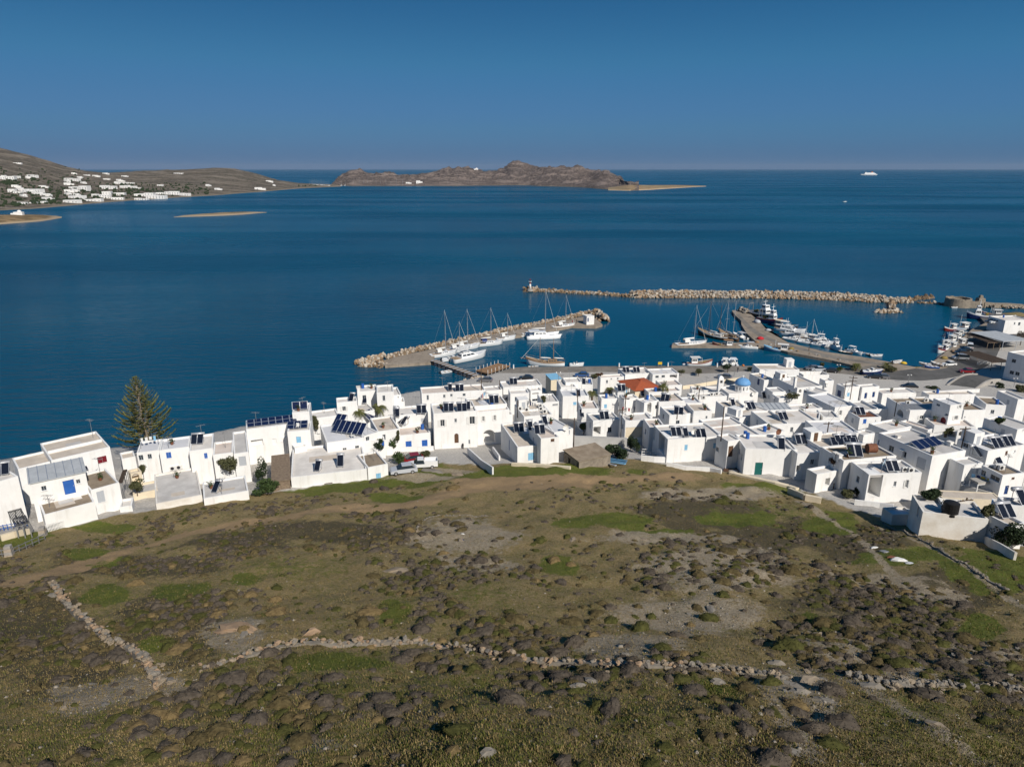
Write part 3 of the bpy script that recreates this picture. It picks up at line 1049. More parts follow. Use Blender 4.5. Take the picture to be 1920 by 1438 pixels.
def rubble(name, label, pts, width, height, n, size, tones=(0, 0, 0, 1, 2, 3), extra=0, ends=1.0, seed=1, cat='breakwater', base=True, tone_fn=None):
    """Heap of boulders along a line: every boulder in view is a part; the core below is one part of kind stuff."""
    r = random.Random(seed)
    t = thing(name, label, cat, tuple(pts[0].xy) + (0,))
    o0 = Vector((pts[0].x, pts[0].y, 0))
    wf = width if callable(width) else (lambda u: width)
    hf = height if callable(height) else (lambda u: height)
    if base:
        rs = []
        for p, d_, u in sample_line(pts, 26):
            nrm = Vector((-d_.y, d_.x, 0))
            w, h = wf(u) * 0.5, hf(u)
            c = p - o0
            rs.append([c + nrm * w * 1.15 + Vector((0, 0, -2.2)), c + nrm * w * 0.55 + Vector((0, 0, h * 0.55)), c + Vector((0, 0, h * 0.78)), c - nrm * w * 0.55 + Vector((0, 0, h * 0.55)), c - nrm * w * 1.15 + Vector((0, 0, -2.2))])
        MB().rings(rs, closed=False, cap0=False, cap1=False).build('core', m_rock[4], t)
    if extra:
        bm_ = MB()
        for p, d_, u in sample_line(pts, extra):
            nrm = Vector((-d_.y, d_.x, 0))
            w, h = wf(u) * 0.5, hf(u)
            v = r.uniform(-1, 1)
            sc_ = size * r.uniform(0.45, 0.95)
            c_ = p - o0 + nrm * (v * w * 1.1) + d_ * r.uniform(-1, 1) + Vector((0, 0, h * (1 - abs(v) ** 1.4) - 0.2))
            src_ = r.choice(ROCKS[0])
            e_ = Matrix.Rotation(r.uniform(0, 6), 3, 'Z') @ Matrix.Rotation(r.uniform(0, 6), 3, 'X')
            bm_.add([c_ + e_ @ (q_.co * sc_) for q_ in src_.vertices], [tuple(f_.vertices) for f_ in src_.polygons], r.choice((0, 0, 1, 2, 3)) if c_.z > 0.25 else 4)
        tag(bm_.build('small_boulders', m_rock, t), kind='stuff')
    smp = sample_line(pts, n)
    for p, d_, u in smp:
        nrm = Vector((-d_.y, d_.x, 0))
        w, h = wf(u) * 0.5, hf(u)
        v = r.uniform(-1, 1)
        v = v if r.random() < 0.4 else -abs(v) if nrm.y > 0 else abs(v)   # more of them on the harbour side that the photo shows
        q = p - o0 + nrm * (v * w) + d_ * r.uniform(-1, 1)
        s = size * r.uniform(0.65, 1.35)
        z = h * (1 - abs(v) ** 1.4) - 0.15 + r.uniform(-0.2, 0.25)
        tone = tone_fn(u, r) if tone_fn else r.choice(tones)
        if z < 0.35 and r.random() < 0.7:
            tone = 4
        link('boulder', r.choice(ROCKS[tone]), t, q + Vector((0, 0, z)), (r.uniform(0, 6), r.uniform(0, 6), r.uniform(0, 6)), (s * r.uniform(0.8, 1.3), s * r.uniform(0.8, 1.2), s * r.uniform(0.75, 1.1)))
    return t


bw = KP('o', [(1182, 556), (1300, 556), (1430, 557), (1560, 560), (1660, 566), (1700, 566)], 0)
rubble('breakwater', 'long outer breakwater of big pale boulders', bw, lambda u: 10 if u < 0.9 else 7, lambda u: 2.9 if u < 0.92 else 2.0, 300, 1.5, tones=(0, 0, 0, 1, 2, 3, 3), seed=4, extra=1300,
       tone_fn=lambda u, r: r.choice((1, 1, 0)) if u < 0.09 else r.choice((2, 2, 0, 3)) if 0.25 < u < 0.38 else r.choice((1, 1, 0, 3)) if 0.5 < u < 0.62 else r.choice((0, 0, 3, 3, 1, 2)))
rubble('breakwater', 'narrow low arm of dark boulders leading to the beacon', KP('o', [(983, 545), (1010, 546), (1080, 550), (1140, 553), (1185, 557)], 0), lambda u: 7 if u < 0.12 else 4, lambda u: 1.8 if u < 0.12 else 1.1, 130, 1.6, tones=(4, 1, 0, 4, 2), seed=6, extra=160)
rubble('rock_ledge', 'dark low reef between breakwater and ruined fort', KP('o', [(1690, 565), (1720, 561), (1748, 558)], 0), 5, 1.2, 34, 1.7, tones=(4, 4, 4, 1), seed=7, cat='reef')
rubble('rock_ledge', 'thin line of rocks running out to the ruined fort', KP('o', [(1698, 567), (1740, 569), (1772, 571)], 0), 2.4, 0.7, 24, 1.4, tones=(0, 4, 3), seed=8, cat='reef', base=False)
rubble('rock_pile', 'small pale boulder heap lying alone in the harbour', KP('s', [(822, 266), (880, 266), (940, 262), (985, 262)], 0), 3.2, 1.2, 42, 1.5, tones=(0, 1, 3), seed=9, cat='boulder heap')
rubble('rock_pile', 'boulder spur joining the breakwater to the lone heap', KP('s', [(925, 190), (920, 220), (925, 245)], 0), 4, 1.2, 22, 1.5, tones=(1, 4, 0), seed=10, cat='boulder heap')
ml = KP('p', [(440, 735), (640, 680), (820, 625), (1000, 590), (1300, 525), (1500, 478), (1760, 432)], 0) + KP('q', [(200, 725), (480, 675), (740, 625), (1000, 570), (1200, 520), (1340, 492)], 0)
rubble('sea_wall', 'rubble armour on the seaward side of the yacht mole', ml, 4.2, 1.4, 240, 1.0, tones=(0, 0, 3, 2, 1), seed=12, extra=420, cat='breakwater')
rubble('rock_pile', 'heap of large ochre boulders at the landward tip of the yacht mole', KP('p', [(150, 790), (240, 790), (340, 780), (430, 770)], 0), lambda u: 4 + 7 * u, lambda u: 1.4 + 1.6 * u, 80, 1.35, tones=(0, 1, 1, 3), seed=13, extra=90, cat='boulder heap')
rubble('rock_pile', 'heap of rocks at the mole head behind the white hut', KP('q', [(1340, 505), (1420, 520), (1470, 560), (1480, 600)], 0), 5, 2.0, 55, 1.7, tones=(0, 1, 2, 3), seed=14, cat='boulder heap')
rubble('sea_wall', 'rough stone foot along the landward side of the pier', KP('s', [(0, 520), (170, 566), (330, 597), (480, 628), (600, 652)], 0), 1.6, 0.8, 90, 0.9, tones=(4, 0, 4, 2), seed=15, cat='breakwater', base=False)
rubble('rock_pile', 'stones of the small shore beside the footbridge', KP('4', [(745, 225), (820, 205), (890, 185), (960, 185)], 0.3), 4, 1.0, 46, 1.1, tones=(0, 3, 2), seed=16, cat='boulder heap', base=False)
rubble('rock_pile', 'boulders on the pier head under grey covers', KP('r', [(1150, 345), (1200, 350), (1250, 370)], 1.4), 3, 0.9, 24, 1.2, tones=(2, 2, 0), seed=17, cat='boulder heap', base=False)

# ---- ruined fort at the harbour mouth
def fort():
    c = P(1803, 574, 0)
    t = thing('fort', 'ruined round stone fort at the harbour mouth', 'fort', (c.x, c.y, 0), 0)
    t.scale = (0.78, 0.78, 0.75)
    r_ = random.Random(3)

    def drum(r0, r1, h, cx, cy, n=28, thick=1.1, a0=0, a1=2 * math.pi, jag=0.3):
        mb = MB()
        rs = []
        for k in range(n + 1):
            a = a0 + (a1 - a0) * k / n
            hh = h + jag * (r_.random() - 0.5) * 2
            u = Vector((math.cos(a), math.sin(a), 0))
            o_ = Vector((cx, cy, 0))
            rs.append([o_ + u * r0 + Vector((0, 0, -2)), o_ + u * r1 + Vector((0, 0, hh)), o_ + u * (r1 - thick) + Vector((0, 0, hh)), o_ + u * (r1 - thick) + Vector((0, 0, -2))])
        return mb.rings(rs, closed=True)
    drum(7.2, 6.7, 5.0, -2.5, 0).build('round_wall', M['stonewall'], t)
    MB().cyl((-2.5, 0, 2.2), (-2.5, 0, 3.6), 5.8, 5.8, 24).build('terrace', mat('fort_floor', (0.36, 0.30, 0.22), 0.95, var=0.3), t)
    mb = MB()
    mb.rings([[Vector((x, y, -2)), Vector((x, y, h)), Vector((x, y + 1.2, h)), Vector((x, y + 1.2, -2))] for x, y, h in [(0, -6.2, 4.3), (4, -6.6, 4.0), (6.2, -6.6, 4.2), (9, -5.5, 4.6), (11, -3.5, 4.4)]])
    w = mb.build('curtain_wall', M['stonewall'], t)
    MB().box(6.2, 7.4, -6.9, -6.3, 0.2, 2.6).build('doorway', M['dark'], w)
    mb = MB()
    mb.rings([[Vector((9.6 + dx * s, -1 + dy * s, z)) for dx, dy in ((-1.6, -1.4), (1.6, -1.6), (1.7, 1.5), (-1.5, 1.6))] for z, s in ((0, 1.3), (4.2, 1.15), (5.2, 1.0), (5.25, 0.6), (6.6, 0.5), (6.9, 0.3))])
    mb.build('broken_tower', M['stonewall'], t)
    mb = MB()
    pts = [(9.5, -4.5, 3.2), (16, -4.8, 2.6), (24, -5.0, 2.4), (31, -6.5, 2.2), (36, -8, 1.2)]
    mb.rings([[Vector((x, y - 1.6, -2)), Vector((x, y - 1.0, h)), Vector((x, y + 1.6, h + 0.2 * r_.random())), Vector((x, y + 2.4, -2))] for x, y, h in pts])
    mb.build('causeway', M['stonewall'], t)
    for k in range(70):
        u = r_.random()
        x = 10 + 26 * u
        link('boulder', r_.choice(ROCKS[r_.choice((4, 2, 0))]), t, (x, -6.6 - 3 * u + r_.uniform(-1, 4), 0.4 + 1.9 * (1 - u) * r_.random()), (r_.uniform(0, 6), r_.uniform(0, 6), 0), 1.2 * r_.uniform(0.6, 1.3))


fort()

# ---- beacon tower
b0 = P(994, 543, 1.2)
t = thing('beacon', 'small red and white harbour beacon on the narrow breakwater arm', 'beacon', b0)
MB().cyl((0, 0, -0.8), (0, 0, 0.3), 1.6, 1.4, 10).build('base', M['concrete'], t)
MB().cyl((0, 0, 0.3), (0, 0, 3.6), 0.62, 0.42, 10).build('tower', M['white'], t, True)
MB().cyl((0, 0, 2.9), (0, 0, 4.0), 0.47, 0.42, 10).build('red_band', M['redhull'], t, True)
MB().cyl((0, 0, 4.0), (0, 0, 4.15), 0.85, 0.85, 10).build('gallery', M['white'], t)
MB().cyl((0, 0, 4.15), (0, 0, 5.0), 0.3, 0.3, 8).build('lantern', M['glass'], t)
MB().cyl((0, 0, 5.0), (0, 0, 5.5), 0.45, 0.05, 8).build('roof', M['redhull'], t)

# ---- footbridge to the mole and the wooden platform
a, b = P(*K('p', 1040, 745), 1.2), P(*K('p', 1720, 985), 1.2)
t = thing('footbridge', 'narrow plank footbridge between shore and yacht mole', 'footbridge', (a.x, a.y, 0), math.atan2(b.y - a.y, b.x - a.x))
Lb = (b - a).xy.length
nb_ = 44
for k in range(nb_):
    x0 = Lb * k / nb_
    MB().box(x0, x0 + Lb / nb_ - 0.05, -1.1, 1.1, 1.30, 1.42).build('plank', M['oldwood'] if k % 3 else M['greyframe'], t)
for s in (-1, 1):
    MB().box(0, Lb, s * 1.0 - 0.08, s * 1.0 + 0.08, 1.05, 1.296).build('beam', M['polewood'], t)
for k in range(7):
    for s in (-1, 1):
        x0 = 1 + (Lb - 2) * k / 6
        MB().cyl((x0, s * 0.9, -2), (x0, s * 0.9, 1.06), 0.14, 0.14, 7).build('pile', M['polewood'], t)
pf = KP('q', [(5, 1170), (140, 1100), (362, 1125), (95, 1215)], 1.0)
A_, B_ = pf[3], pf[2]
ang = math.atan2(B_.y - A_.y, B_.x - A_.x)
t = thing('platform', 'square brown boarded platform with white posts by the quay', 'platform', (A_.x, A_.y, 0), ang)
ex = (B_ - A_).xy.length
n_ = Vector((-math.sin(ang), math.cos(ang)))
dp = max(5.0, min(9, (pf[0] - A_).xy.dot(n_)))
for k in range(22):
    MB().box(ex * k / 22, ex * (k + 1) / 22 - 0.04, 0, dp, 0.85, 0.98).build('plank', M['deckwood'], t)
MB().box(0.05, ex - 0.05, 0.05, dp - 0.05, 0.5, 0.845).build('frame', M['polewood'], t)
for k in range(7):
    for s in (0.1, dp - 0.1):
        MB().cyl((0.1 + (ex - 0.2) * k / 6, s, -1.5), (0.1 + (ex - 0.2) * k / 6, s, 2.0), 0.08, 0.08, 7).build('post', M['white'], t)
# ---- humped stone bridge on the right
a, b = P(*K('E', 300, 400), QZ), P(*K('E', 760, 225), QZ)
ang = math.atan2(b.y - a.y, b.x - a.x)
Lb = (b - a).xy.length
t = thing('stone_bridge', 'humped stone bridge with arches and pale parapets', 'bridge', (a.x, a.y, QZ), ang)
for nm, y0, y1, zz, mt in (('deck', -3.0, 3.0, 0.0, M['asphalt']), ('parapet', -3.5, -3.05, 0.35, M['paving']), ('parapet', 3.05, 3.5, 0.35, M['paving'])):
    rs = []
    for k in range(13):
        u = k / 12
        h = 0.15 + 1.3 * math.sin(math.pi * u) ** 1.2 + zz
        x = Lb * u
        rs.append([(x, y0, -0.5), (x, y1, -0.5), (x, y1, h), (x, y0, h)])
    o = MB().rings(rs).build(nm, mt, t)
    if y0 == -3.5:
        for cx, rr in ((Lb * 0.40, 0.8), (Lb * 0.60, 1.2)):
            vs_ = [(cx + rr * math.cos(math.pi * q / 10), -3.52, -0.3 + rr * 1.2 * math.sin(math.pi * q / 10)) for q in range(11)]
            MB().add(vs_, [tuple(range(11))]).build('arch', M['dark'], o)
# ---------------------------------------------------------------- houses of the town
BOX = []          # oriented boxes, so that windows, doors and roof things can be set where the photograph shows them


def H(c, ax, ay, bx, by, cx, cy, h, roof, label, wall='white', par=0.3, kind='flat', name='house', dmin=2.0, cat='house', zg=None):
    a = K(c, ax, ay)
    A = G(*a, h) if zg is None else P(*a, zg + h)
    B = P(*K(c, bx, by), A.z)
    C = P(*K(c, cx, cy), A.z)
    u = (B - A).xy
    L = max(u.length, 1.2)
    u.normalize()
    n = Vector((-u.y, u.x))
    D = max(dmin, (C - A).xy.dot(n))
    D = min(D, 24)
    cor = [A.xy, A.xy + u * L, A.xy + u * L + n * D, A.xy + n * D]
    zb = min(gz(*q) for q in cor) - 0.4
    zb = max(zb, 0.3) if zg is None else zg - 0.3
    b = dict(o=A.xy, u=u, n=n, L=L, D=D, z0=zb, z1=A.z, roof=roof, label=label, wall=wall, par=par, kind=kind, name=name, ops={0: [], 1: [], 2: [], 3: []}, cat=cat, items=0)
    BOX.append(b)
    return b


def hit(px, py, only=None):
    """First house surface met by the line of sight: (distance, box, face, u, v). Faces: 0 front, 1 right, 2 back, 3 left, 4 roof."""
    d = ray(px, py)
    best = None
    for b in ([only] if only else BOX):
        # to local
        du, dn = d.xy.dot(b['u']), d.xy.dot(b['n'])
        oo = -b['o']
        ou, on = oo.dot(b['u']), oo.dot(b['n'])
        cand = []
        if d.z < 0:
            t_ = (b['z1'] - CAM_H) / d.z
            uu, nn = ou + du * t_, on + dn * t_
            if 0 <= uu <= b['L'] and 0 <= nn <= b['D']:
                cand.append((t_, 4, uu, nn))
        if dn > 0:
            t_ = -on / dn
            uu, z = ou + du * t_, CAM_H + d.z * t_
            if 0 <= uu <= b['L'] and b['z0'] <= z <= b['z1']:
                cand.append((t_, 0, uu, z - b['z0']))
        if du > 0:
            t_ = -ou / du
            nn, z = on + dn * t_, CAM_H + d.z * t_
            if 0 <= nn <= b['D'] and b['z0'] <= z <= b['z1']:
                cand.append((t_, 3, b['D'] - nn, z - b['z0']))
        if du < 0:
            t_ = (b['L'] - ou) / du
            nn, z = on + dn * t_, CAM_H + d.z * t_
            if 0 <= nn <= b['D'] and b['z0'] <= z <= b['z1']:
                cand.append((t_, 1, nn, z - b['z0']))
        for q in cand:
            if q[0] > 0 and (best is None or q[0] < best[0]):
                best = (q[0], b, q[1], q[2], q[3])
    return best


def face_len(b, f):
    return b['L'] if f in (0, 2) else b['D']


def face_xyz(b, f, u, v, dep=0.0):
    """Local point on a face: u along it, v up, dep into the wall."""
    if f == 0:
        return (u, dep, v)
    if f == 1:
        return (b['L'] - dep, u, v)
    if f == 2:
        return (b['L'] - u, b['D'] - dep, v)
    return (dep, b['D'] - u, v)


LOST = []


def W(c, x, y, w, h, kind):
    """Window, door or opening centred on a point of the photograph."""
    px, py = K(c, x, y)
    s = CROPS[c][2]
    r = hit(px, py)
    if r is None or r[2] == 4:
        LOST.append((c, x, y, kind))
        return
    t_, b, f, u, v = r
    d = ray(px, py)
    mpp = t_ / FPX / s
    # foreshortening of the face
    if f in (0, 2):
        ax = abs(b['u'].x)
    else:
        ax = abs(b['n'].x) + 0.25
    ww = min(w * mpp / max(ax, 0.35), 6)
    hh = min(h * mpp / 0.92, 4)
    Lf = face_len(b, f)
    u0, u1 = max(u - ww / 2, 0.12), min(u + ww / 2, Lf - 0.12)
    v0, v1 = max(v - hh / 2, 0.05), min(v + hh / 2, b['z1'] - b['z0'] - 0.15)
    if u1 - u0 < 0.15 or v1 - v0 < 0.2:
        LOST.append((c, x, y, kind, 'small'))
        return
    for q in b['ops'][f]:
        if u0 < q[1] + 0.05 and q[0] - 0.05 < u1 and v0 < q[3] + 0.05 and q[2] - 0.05 < v1:
            return
    b['ops'][f].append((u0, u1, v0, v1, kind))


def facade(mb, b, f, H_, ops):
    us = sorted({0.0, face_len(b, f)} | {o[0] for o in ops} | {o[1] for o in ops})
    vs_ = sorted({0.0, H_} | {o[2] for o in ops} | {o[3] for o in ops})
    for i in range(len(us) - 1):
        for j in range(len(vs_) - 1):
            cu, cv = (us[i] + us[i + 1]) / 2, (vs_[j] + vs_[j + 1]) / 2
            if any(o[0] < cu < o[1] and o[2] < cv < o[3] for o in ops):
                continue
            mb.add([face_xyz(b, f, us[i], vs_[j]), face_xyz(b, f, us[i + 1], vs_[j]), face_xyz(b, f, us[i + 1], vs_[j + 1]), face_xyz(b, f, us[i], vs_[j + 1])], [(0, 1, 2, 3)])
    for o in ops:
        dp = depth_of(o[4], b, f)
        q = [(o[0], o[2]), (o[1], o[2]), (o[1], o[3]), (o[0], o[3])]
        fr = [face_xyz(b, f, a_, c_) for a_, c_ in q]
        bk = [face_xyz(b, f, a_, c_, dp) for a_, c_ in q]
        mb.add(fr + bk, [(0, 4, 5, 1), (1, 5, 6, 2), (2, 6, 7, 3), (3, 7, 4, 0), (4, 7, 6, 5)])


def depth_of(k, b, f):
    if k in ('o', 'a'):
        return min(2.4, 0.6 * (b['D'] if f in (0, 2) else b['L']))
    return 0.16


def fbox(mb, b, f, u0, u1, v0, v1, d0, d1, mi=0):
    p = [face_xyz(b, f, u, v, d_) for d_ in (d0, d1) for u, v in ((u0, v0), (u1, v0), (u1, v1), (u0, v1))]
    return mb.add(p, [(0, 1, 2, 3), (7, 6, 5, 4), (0, 4, 5, 1), (1, 5, 6, 2), (2, 6, 7, 3), (3, 7, 4, 0)], mi)


PAINT = {'b': 'blue', 'l': 'sky', 'r': 'red', 'n': 'navy', 'g': 'green', 'k': 'brownwood', 'e': 'greyframe', 't': 'cream'}


def arch_fill(b, f, u0, u1, v1, par, dep=0.1):
    """Corner pieces that turn the head of a square opening into an arch."""
    r = (u1 - u0) / 2
    cu, cv = (u0 + u1) / 2, v1 - r
    mb = MB()
    n = 6
    for s in (-1, 1):
        arc = [(cu + s * r * math.cos(a), cv + r * math.sin(a)) for a in [math.pi / 2 * k / n for k in range(n + 1)]]
        pts = [(cu + s * r, v1)] + arc
        k = len(pts)
        vv = [face_xyz(b, f, *q, 0.004) for q in pts] + [face_xyz(b, f, *q, dep) for q in pts]
        fs = [tuple(range(k)), tuple(range(2 * k - 1, k - 1, -1))] + [(i, (i + 1) % k, k + (i + 1) % k, k + i) for i in range(k)]
        mb.add(vv, fs)
    mb.build('arch', M[b['wall']], par)


def build_house(b):
    H_ = b['z1'] - b['z0']
    t = thing(b['name'], b['label'], b['cat'], (b['o'].x, b['o'].y, b['z0']), math.atan2(b['u'].y, b['u'].x), b.get('group'))
    b['obj'] = t
    L, D, pa = b['L'], b['D'], b['par']
    mb = MB()
    for f in range(4):
        facade(mb, b, f, H_, b['ops'][f])
    if b['kind'] == 'flat':
        w = 0.22
        dz = pa
        o_ = [(0, 0), (L, 0), (L, D), (0, D)]
        i_ = [(w, w), (L - w, w), (L - w, D - w), (w, D - w)]
        vv = [(x, y, H_) for x, y in o_] + [(x, y, H_) for x, y in i_] + [(x, y, H_ - dz) for x, y in i_]
        mb.add(vv, [(k, (k + 1) % 4, 4 + (k + 1) % 4, 4 + k) for k in range(4)] + [(4 + k, 4 + (k + 1) % 4, 8 + (k + 1) % 4, 8 + k) for k in range(4)])
        wall = mb.build('wall', M[b['wall']], t)
        MB().box(w + 0.003, L - w - 0.003, w + 0.003, D - w - 0.003, H_ - dz - 0.25, H_ - dz + 0.004).build('roof', M[b['roof']], t)
    elif b['kind'] == 'shed':
        wall = mb.build('wall', M[b['wall']], t)
        e = 0.15
        rf = MB().add([(-e, -e, H_ + .02), (L + e, -e, H_ + .02), (L + e, D + e, H_ + 0.35), (-e, D + e, H_ + 0.35), (-e, -e, H_ + .12), (L + e, -e, H_ + .12), (L + e, D + e, H_ + 0.45), (-e, D + e, H_ + 0.45)],
                      [(3, 2, 1, 0), (4, 5, 6, 7), (0, 1, 5, 4), (1, 2, 6, 5), (2, 3, 7, 6), (3, 0, 4, 7)]).build('roof', M[b['roof']], t)
        if b['roof'] == 'metalroof':
            k = 0.0
            while k < L:
                MB().add([(k, -e, H_ + .125), (k + 0.08, -e, H_ + .125), (k + 0.08, D + e, H_ + 0.455), (k, D + e, H_ + 0.455), (k, -e, H_ + .19), (k + 0.08, -e, H_ + .19), (k + 0.08, D + e, H_ + 0.52), (k, D + e, H_ + 0.52)],
                         [(3, 2, 1, 0), (4, 5, 6, 7), (0, 1, 5, 4), (1, 2, 6, 5), (2, 3, 7, 6), (3, 0, 4, 7)]).build('batten', M['alu'], rf)
                k += 1.0
    elif b['kind'] == 'hip':
        wall = mb.build('wall', M[b['wall']], t)
        e = 0.45
        hh = min(L, D) * 0.17
        q = min(L, D) / 2
        r0, r1 = ((q, D / 2), (L - q, D / 2)) if L > D else ((L / 2, q), (L / 2, D - q))
        rf = MB().add([(-e, -e, H_), (L + e, -e, H_), (L + e, D + e, H_), (-e, D + e, H_), (*r0, H_ + hh), (*r1, H_ + hh)],
                      [(0, 1, 5, 4), (1, 2, 5), (2, 3, 4, 5), (3, 0, 4), (3, 2, 1, 0)] if L > D else [(0, 1, 4), (1, 2, 5, 4), (2, 3, 5), (3, 0, 4, 5), (3, 2, 1, 0)]).build('roof', M[b['roof']], t)
        MB().bar((*r0, H_ + hh + .03), (*r1, H_ + hh + .03), 0.3, 0.14).build('ridge', M['terracotta'], rf)
    for f in range(4):
        for (u0, u1, v0, v1, k) in b['ops'][f]:
            k0 = k[0]
            if k0 == 'o':
                continue
            if k0 == 'a':
                arch_fill(b, f, u0, u1, v1, t)
                if len(k) > 1:
                    dr = fbox(MB(), b, f, u0 + .02, u1 - .02, v0 + .01, v1 - .02, 0.11, 0.155).build('door', M[PAINT[k[1]]], t)
                continue
            if k0 == 'd':
                m = M[PAINT[k[1]]]
                dr = fbox(MB(), b, f, u0 + .03, u1 - .03, v0 + .01, v1 - .03, 0.07, 0.15).build('door', m, t)
                fbox(MB(), b, f, u1 - .2, u1 - .12, v0 + 1.0, v0 + 1.12, 0.04, 0.07).build('handle', M['alu'], dr)
                continue
            # windows
            fm = M['greyframe'] if k0 == 'w' and len(k) == 1 else M['white']
            mb = MB()
            e = 0.06
            for q in ((u0, u1, v0, v0 + e), (u0, u1, v1 - e, v1), (u0, u0 + e, v0 + e, v1 - e), (u1 - e, u1, v0 + e, v1 - e)):
                fbox(mb, b, f, *q, 0.08, 0.15)
            fbox(mb, b, f, (u0 + u1) / 2 - 0.025, (u0 + u1) / 2 + 0.025, v0 + e, v1 - e, 0.09, 0.14)
            wn_ = mb.build('window', fm, t)
            fbox(MB(), b, f, u0 + e, u1 - e, v0 + e, v1 - e, 0.125, 0.145).build('pane', M['glass'], wn_)
            fbox(MB(), b, f, u0 - 0.08, u1 + 0.08, v0 - 0.07, v0, -0.08, 0.02).build('sill', M['white'], wn_)
            if k == 'ws':       # white shutters folded open against the wall
                hw = (u1 - u0) * 0.55
                for q0, q1 in ((u0 - hw, u0 - 0.02), (u1 + 0.02, u1 + hw)):
                    fbox(MB(), b, f, q0, q1, v0, v1, -0.07, -0.02).build('shutter', M['greyframe'] if b['wall'] != 'white' else M['canvas'], wn_)
            elif len(k) > 1:    # closed coloured shutters
                mm = M[PAINT[k[1]]]
                um = (u0 + u1) / 2
                for q0, q1 in ((u0 + 0.01, um - 0.012), (um + 0.012, u1 - 0.01)):
                    fbox(MB(), b, f, q0, q1, v0 + 0.01, v1 - 0.01, 0.0, 0.06).build('shutter', mm, wn_)
    return t


# c, near-left / near-right / far corner of the roof (points of the photograph), height above ground, roof, label
H('1', -120, 900, 130, 825, -130, 815, 6, 'roofwhite', 'white house with a solar panel beside the striped stair', dmin=6)
H('1', 130, 775, 470, 695, 108, 690, 5.5, 'rooftan', 'long white house with rubble along its weathered flat roof')
H('1', 372, 712, 800, 612, 325, 580, 6.8, 'rooftan', 'tall white house with dark red shutters above the sea cliff')
H('1', 215, 885, 622, 798, 185, 795, 5.6, 'metalroof', 'white house with grey ribbed sheet roof and a blue door', kind='shed')
H('1', 318, 1110, 690, 1012, 250, 990, 2.1, 'roofbrown', 'low white house with brown flat roof behind the picket fence')
H('1', 660, 930, 868, 872, 640, 800, 3.8, 'roofbrown', 'white house with brown roof terrace and grey shutters by the stair')
H('1', 950, 810, 1030, 790, 945, 780, 3.2, 'rooftan', 'cream gate house with a small arched passage', wall='cream', dmin=1.2)
H('2', 185, 765, 400, 738, 172, 690, 5.2, 'roofblue', 'white house with a band of three dark windows beside the tall conifer', dmin=5)
H('2', 402, 742, 690, 705, 380, 640, 5.6, 'roofblue', 'white house with a blue window above a ribbed awning')
H('2', 690, 748, 918, 718, 690, 605, 5.6, 'roofwhite', 'white house with a single narrow blue window and twin solar panels')
H('2', 370, 1255, 815, 1168, 425, 960, 0.9, 'roofgrey', 'low grey flat roof dug into the foot of the hill', wall='white2')
H('2', 830, 1205, 1262, 1128, 985, 1020, 1.1, 'roofgrey', 'low white store with pale sheet roof and one solar panel on it')
H('2', 920, 785, 1112, 760, 920, 665, 5, 'roofpink', 'white house with an orange stain on its small sunken roof')
H('2', 1120, 775, 1262, 755, 1110, 565, 5, 'roofgrey', 'white house with a ribbed grey lean-to roof')
H('2', 935, 840, 1260, 800, 935, 790, 3.2, 'roofwhite', 'white wall of a yard with a grey door above a leafy bush', dmin=2)
H('3', 115, 668, 572, 612, 100, 580, 6.4, 'roofwhite', 'white house carrying a long double row of photovoltaic panels')
H('3', 128, 775, 520, 745, 122, 692, 4.2, 'roofwhite', 'white open porch with square pillars below the long photovoltaic row')
H('3', -20, 935, 388, 850, -20, 800, 2.0, 'roofwhite', 'plain white yard house in front of the pillared porch')
H('3', 525, 690, 755, 672, 530, 600, 6, 'roofwhite', 'white house with a pale blue door under six photovoltaic panels')
H('3', 575, 500, 745, 488, 572, 410, 8, 'roofwhite', 'white tower house with two upright panels facing the hill')
H('3', 760, 560, 1040, 525, 800, 480, 5, 'roofwhite', 'long plain white house on the sea edge beside the tower house')
H('3', 1020, 400, 1225, 382, 1015, 352, 7, 'roofwhite', 'narrow white house with a steep solar panel above the sea')
H('3', 1115, 520, 1400, 472, 1105, 410, 4.5, 'roofgrey', 'white house with a grey sunken roof beside the feathery palm')
H('3', 1225, 292, 1430, 275, 1235, 230, 8, 'roofwhite', 'tall white house with a chimney on the outer sea front')
H('3', 1420, 300, 1590, 290, 1420, 225, 8.3, 'roofwhite', 'white block with a glazed roof terrace on the outer sea front')
H('3', 1560, 330, 1665, 320, 1590, 245, 6.8, 'roofwhite', 'white stepped end house with a tiny window over the beach')
H('3', 1560, 400, 1700, 390, 1660, 345, 5, 'roofwhite', 'low white annexe beside the small beach')
H('3', 920, 800, 1290, 748, 915, 615, 4.2, 'roofblue', 'white house with blue-grey roof under a slanting photovoltaic array')
H('3', 1292, 735, 1440, 690, 1180, 590, 4.2, 'roofblue', 'white house with pale roof and four dark panels near the palm')
H('3', 1430, 690, 1650, 660, 1430, 545, 4.6, 'rooftan', 'white house with a faded tan roof next to leaning panels')
H('3', 562, 1145, 1320, 1060, 520, 860, 1.7, 'roofwhite', 'wide low white house with two solar heaters on a pale roof')
H('3', 1330, 1050, 1530, 1010, 1265, 910, 2.1, 'roofbrown', 'small white house with a brown roof beside the parked silver car')
H('3', 375, 1195, 552, 1172, 345, 960, 1.6, 'oldwood', 'grey boarded shed roof beside the dark green bushes', wall='oldwood', kind='shed', name='shed', cat='shed')
H('3', 1290, 790, 1500, 770, 1290, 690, 3.2, 'roofwhite', 'white house with a dark blue door behind green bushes')
H('4', 50, 772, 378, 738, 40, 680, 2.8, 'roofpink', 'white single-storey house with two bright blue shuttered doors')
H('4', 10, 560, 352, 528, 60, 465, 5.6, 'roofwhite', 'white house with pale flat roof and shaded panels behind the blue-shuttered house')
H('4', 410, 540, 870, 508, 360, 432, 6.9, 'roofwhite', 'large two-storey white house with potted plants along its street front')
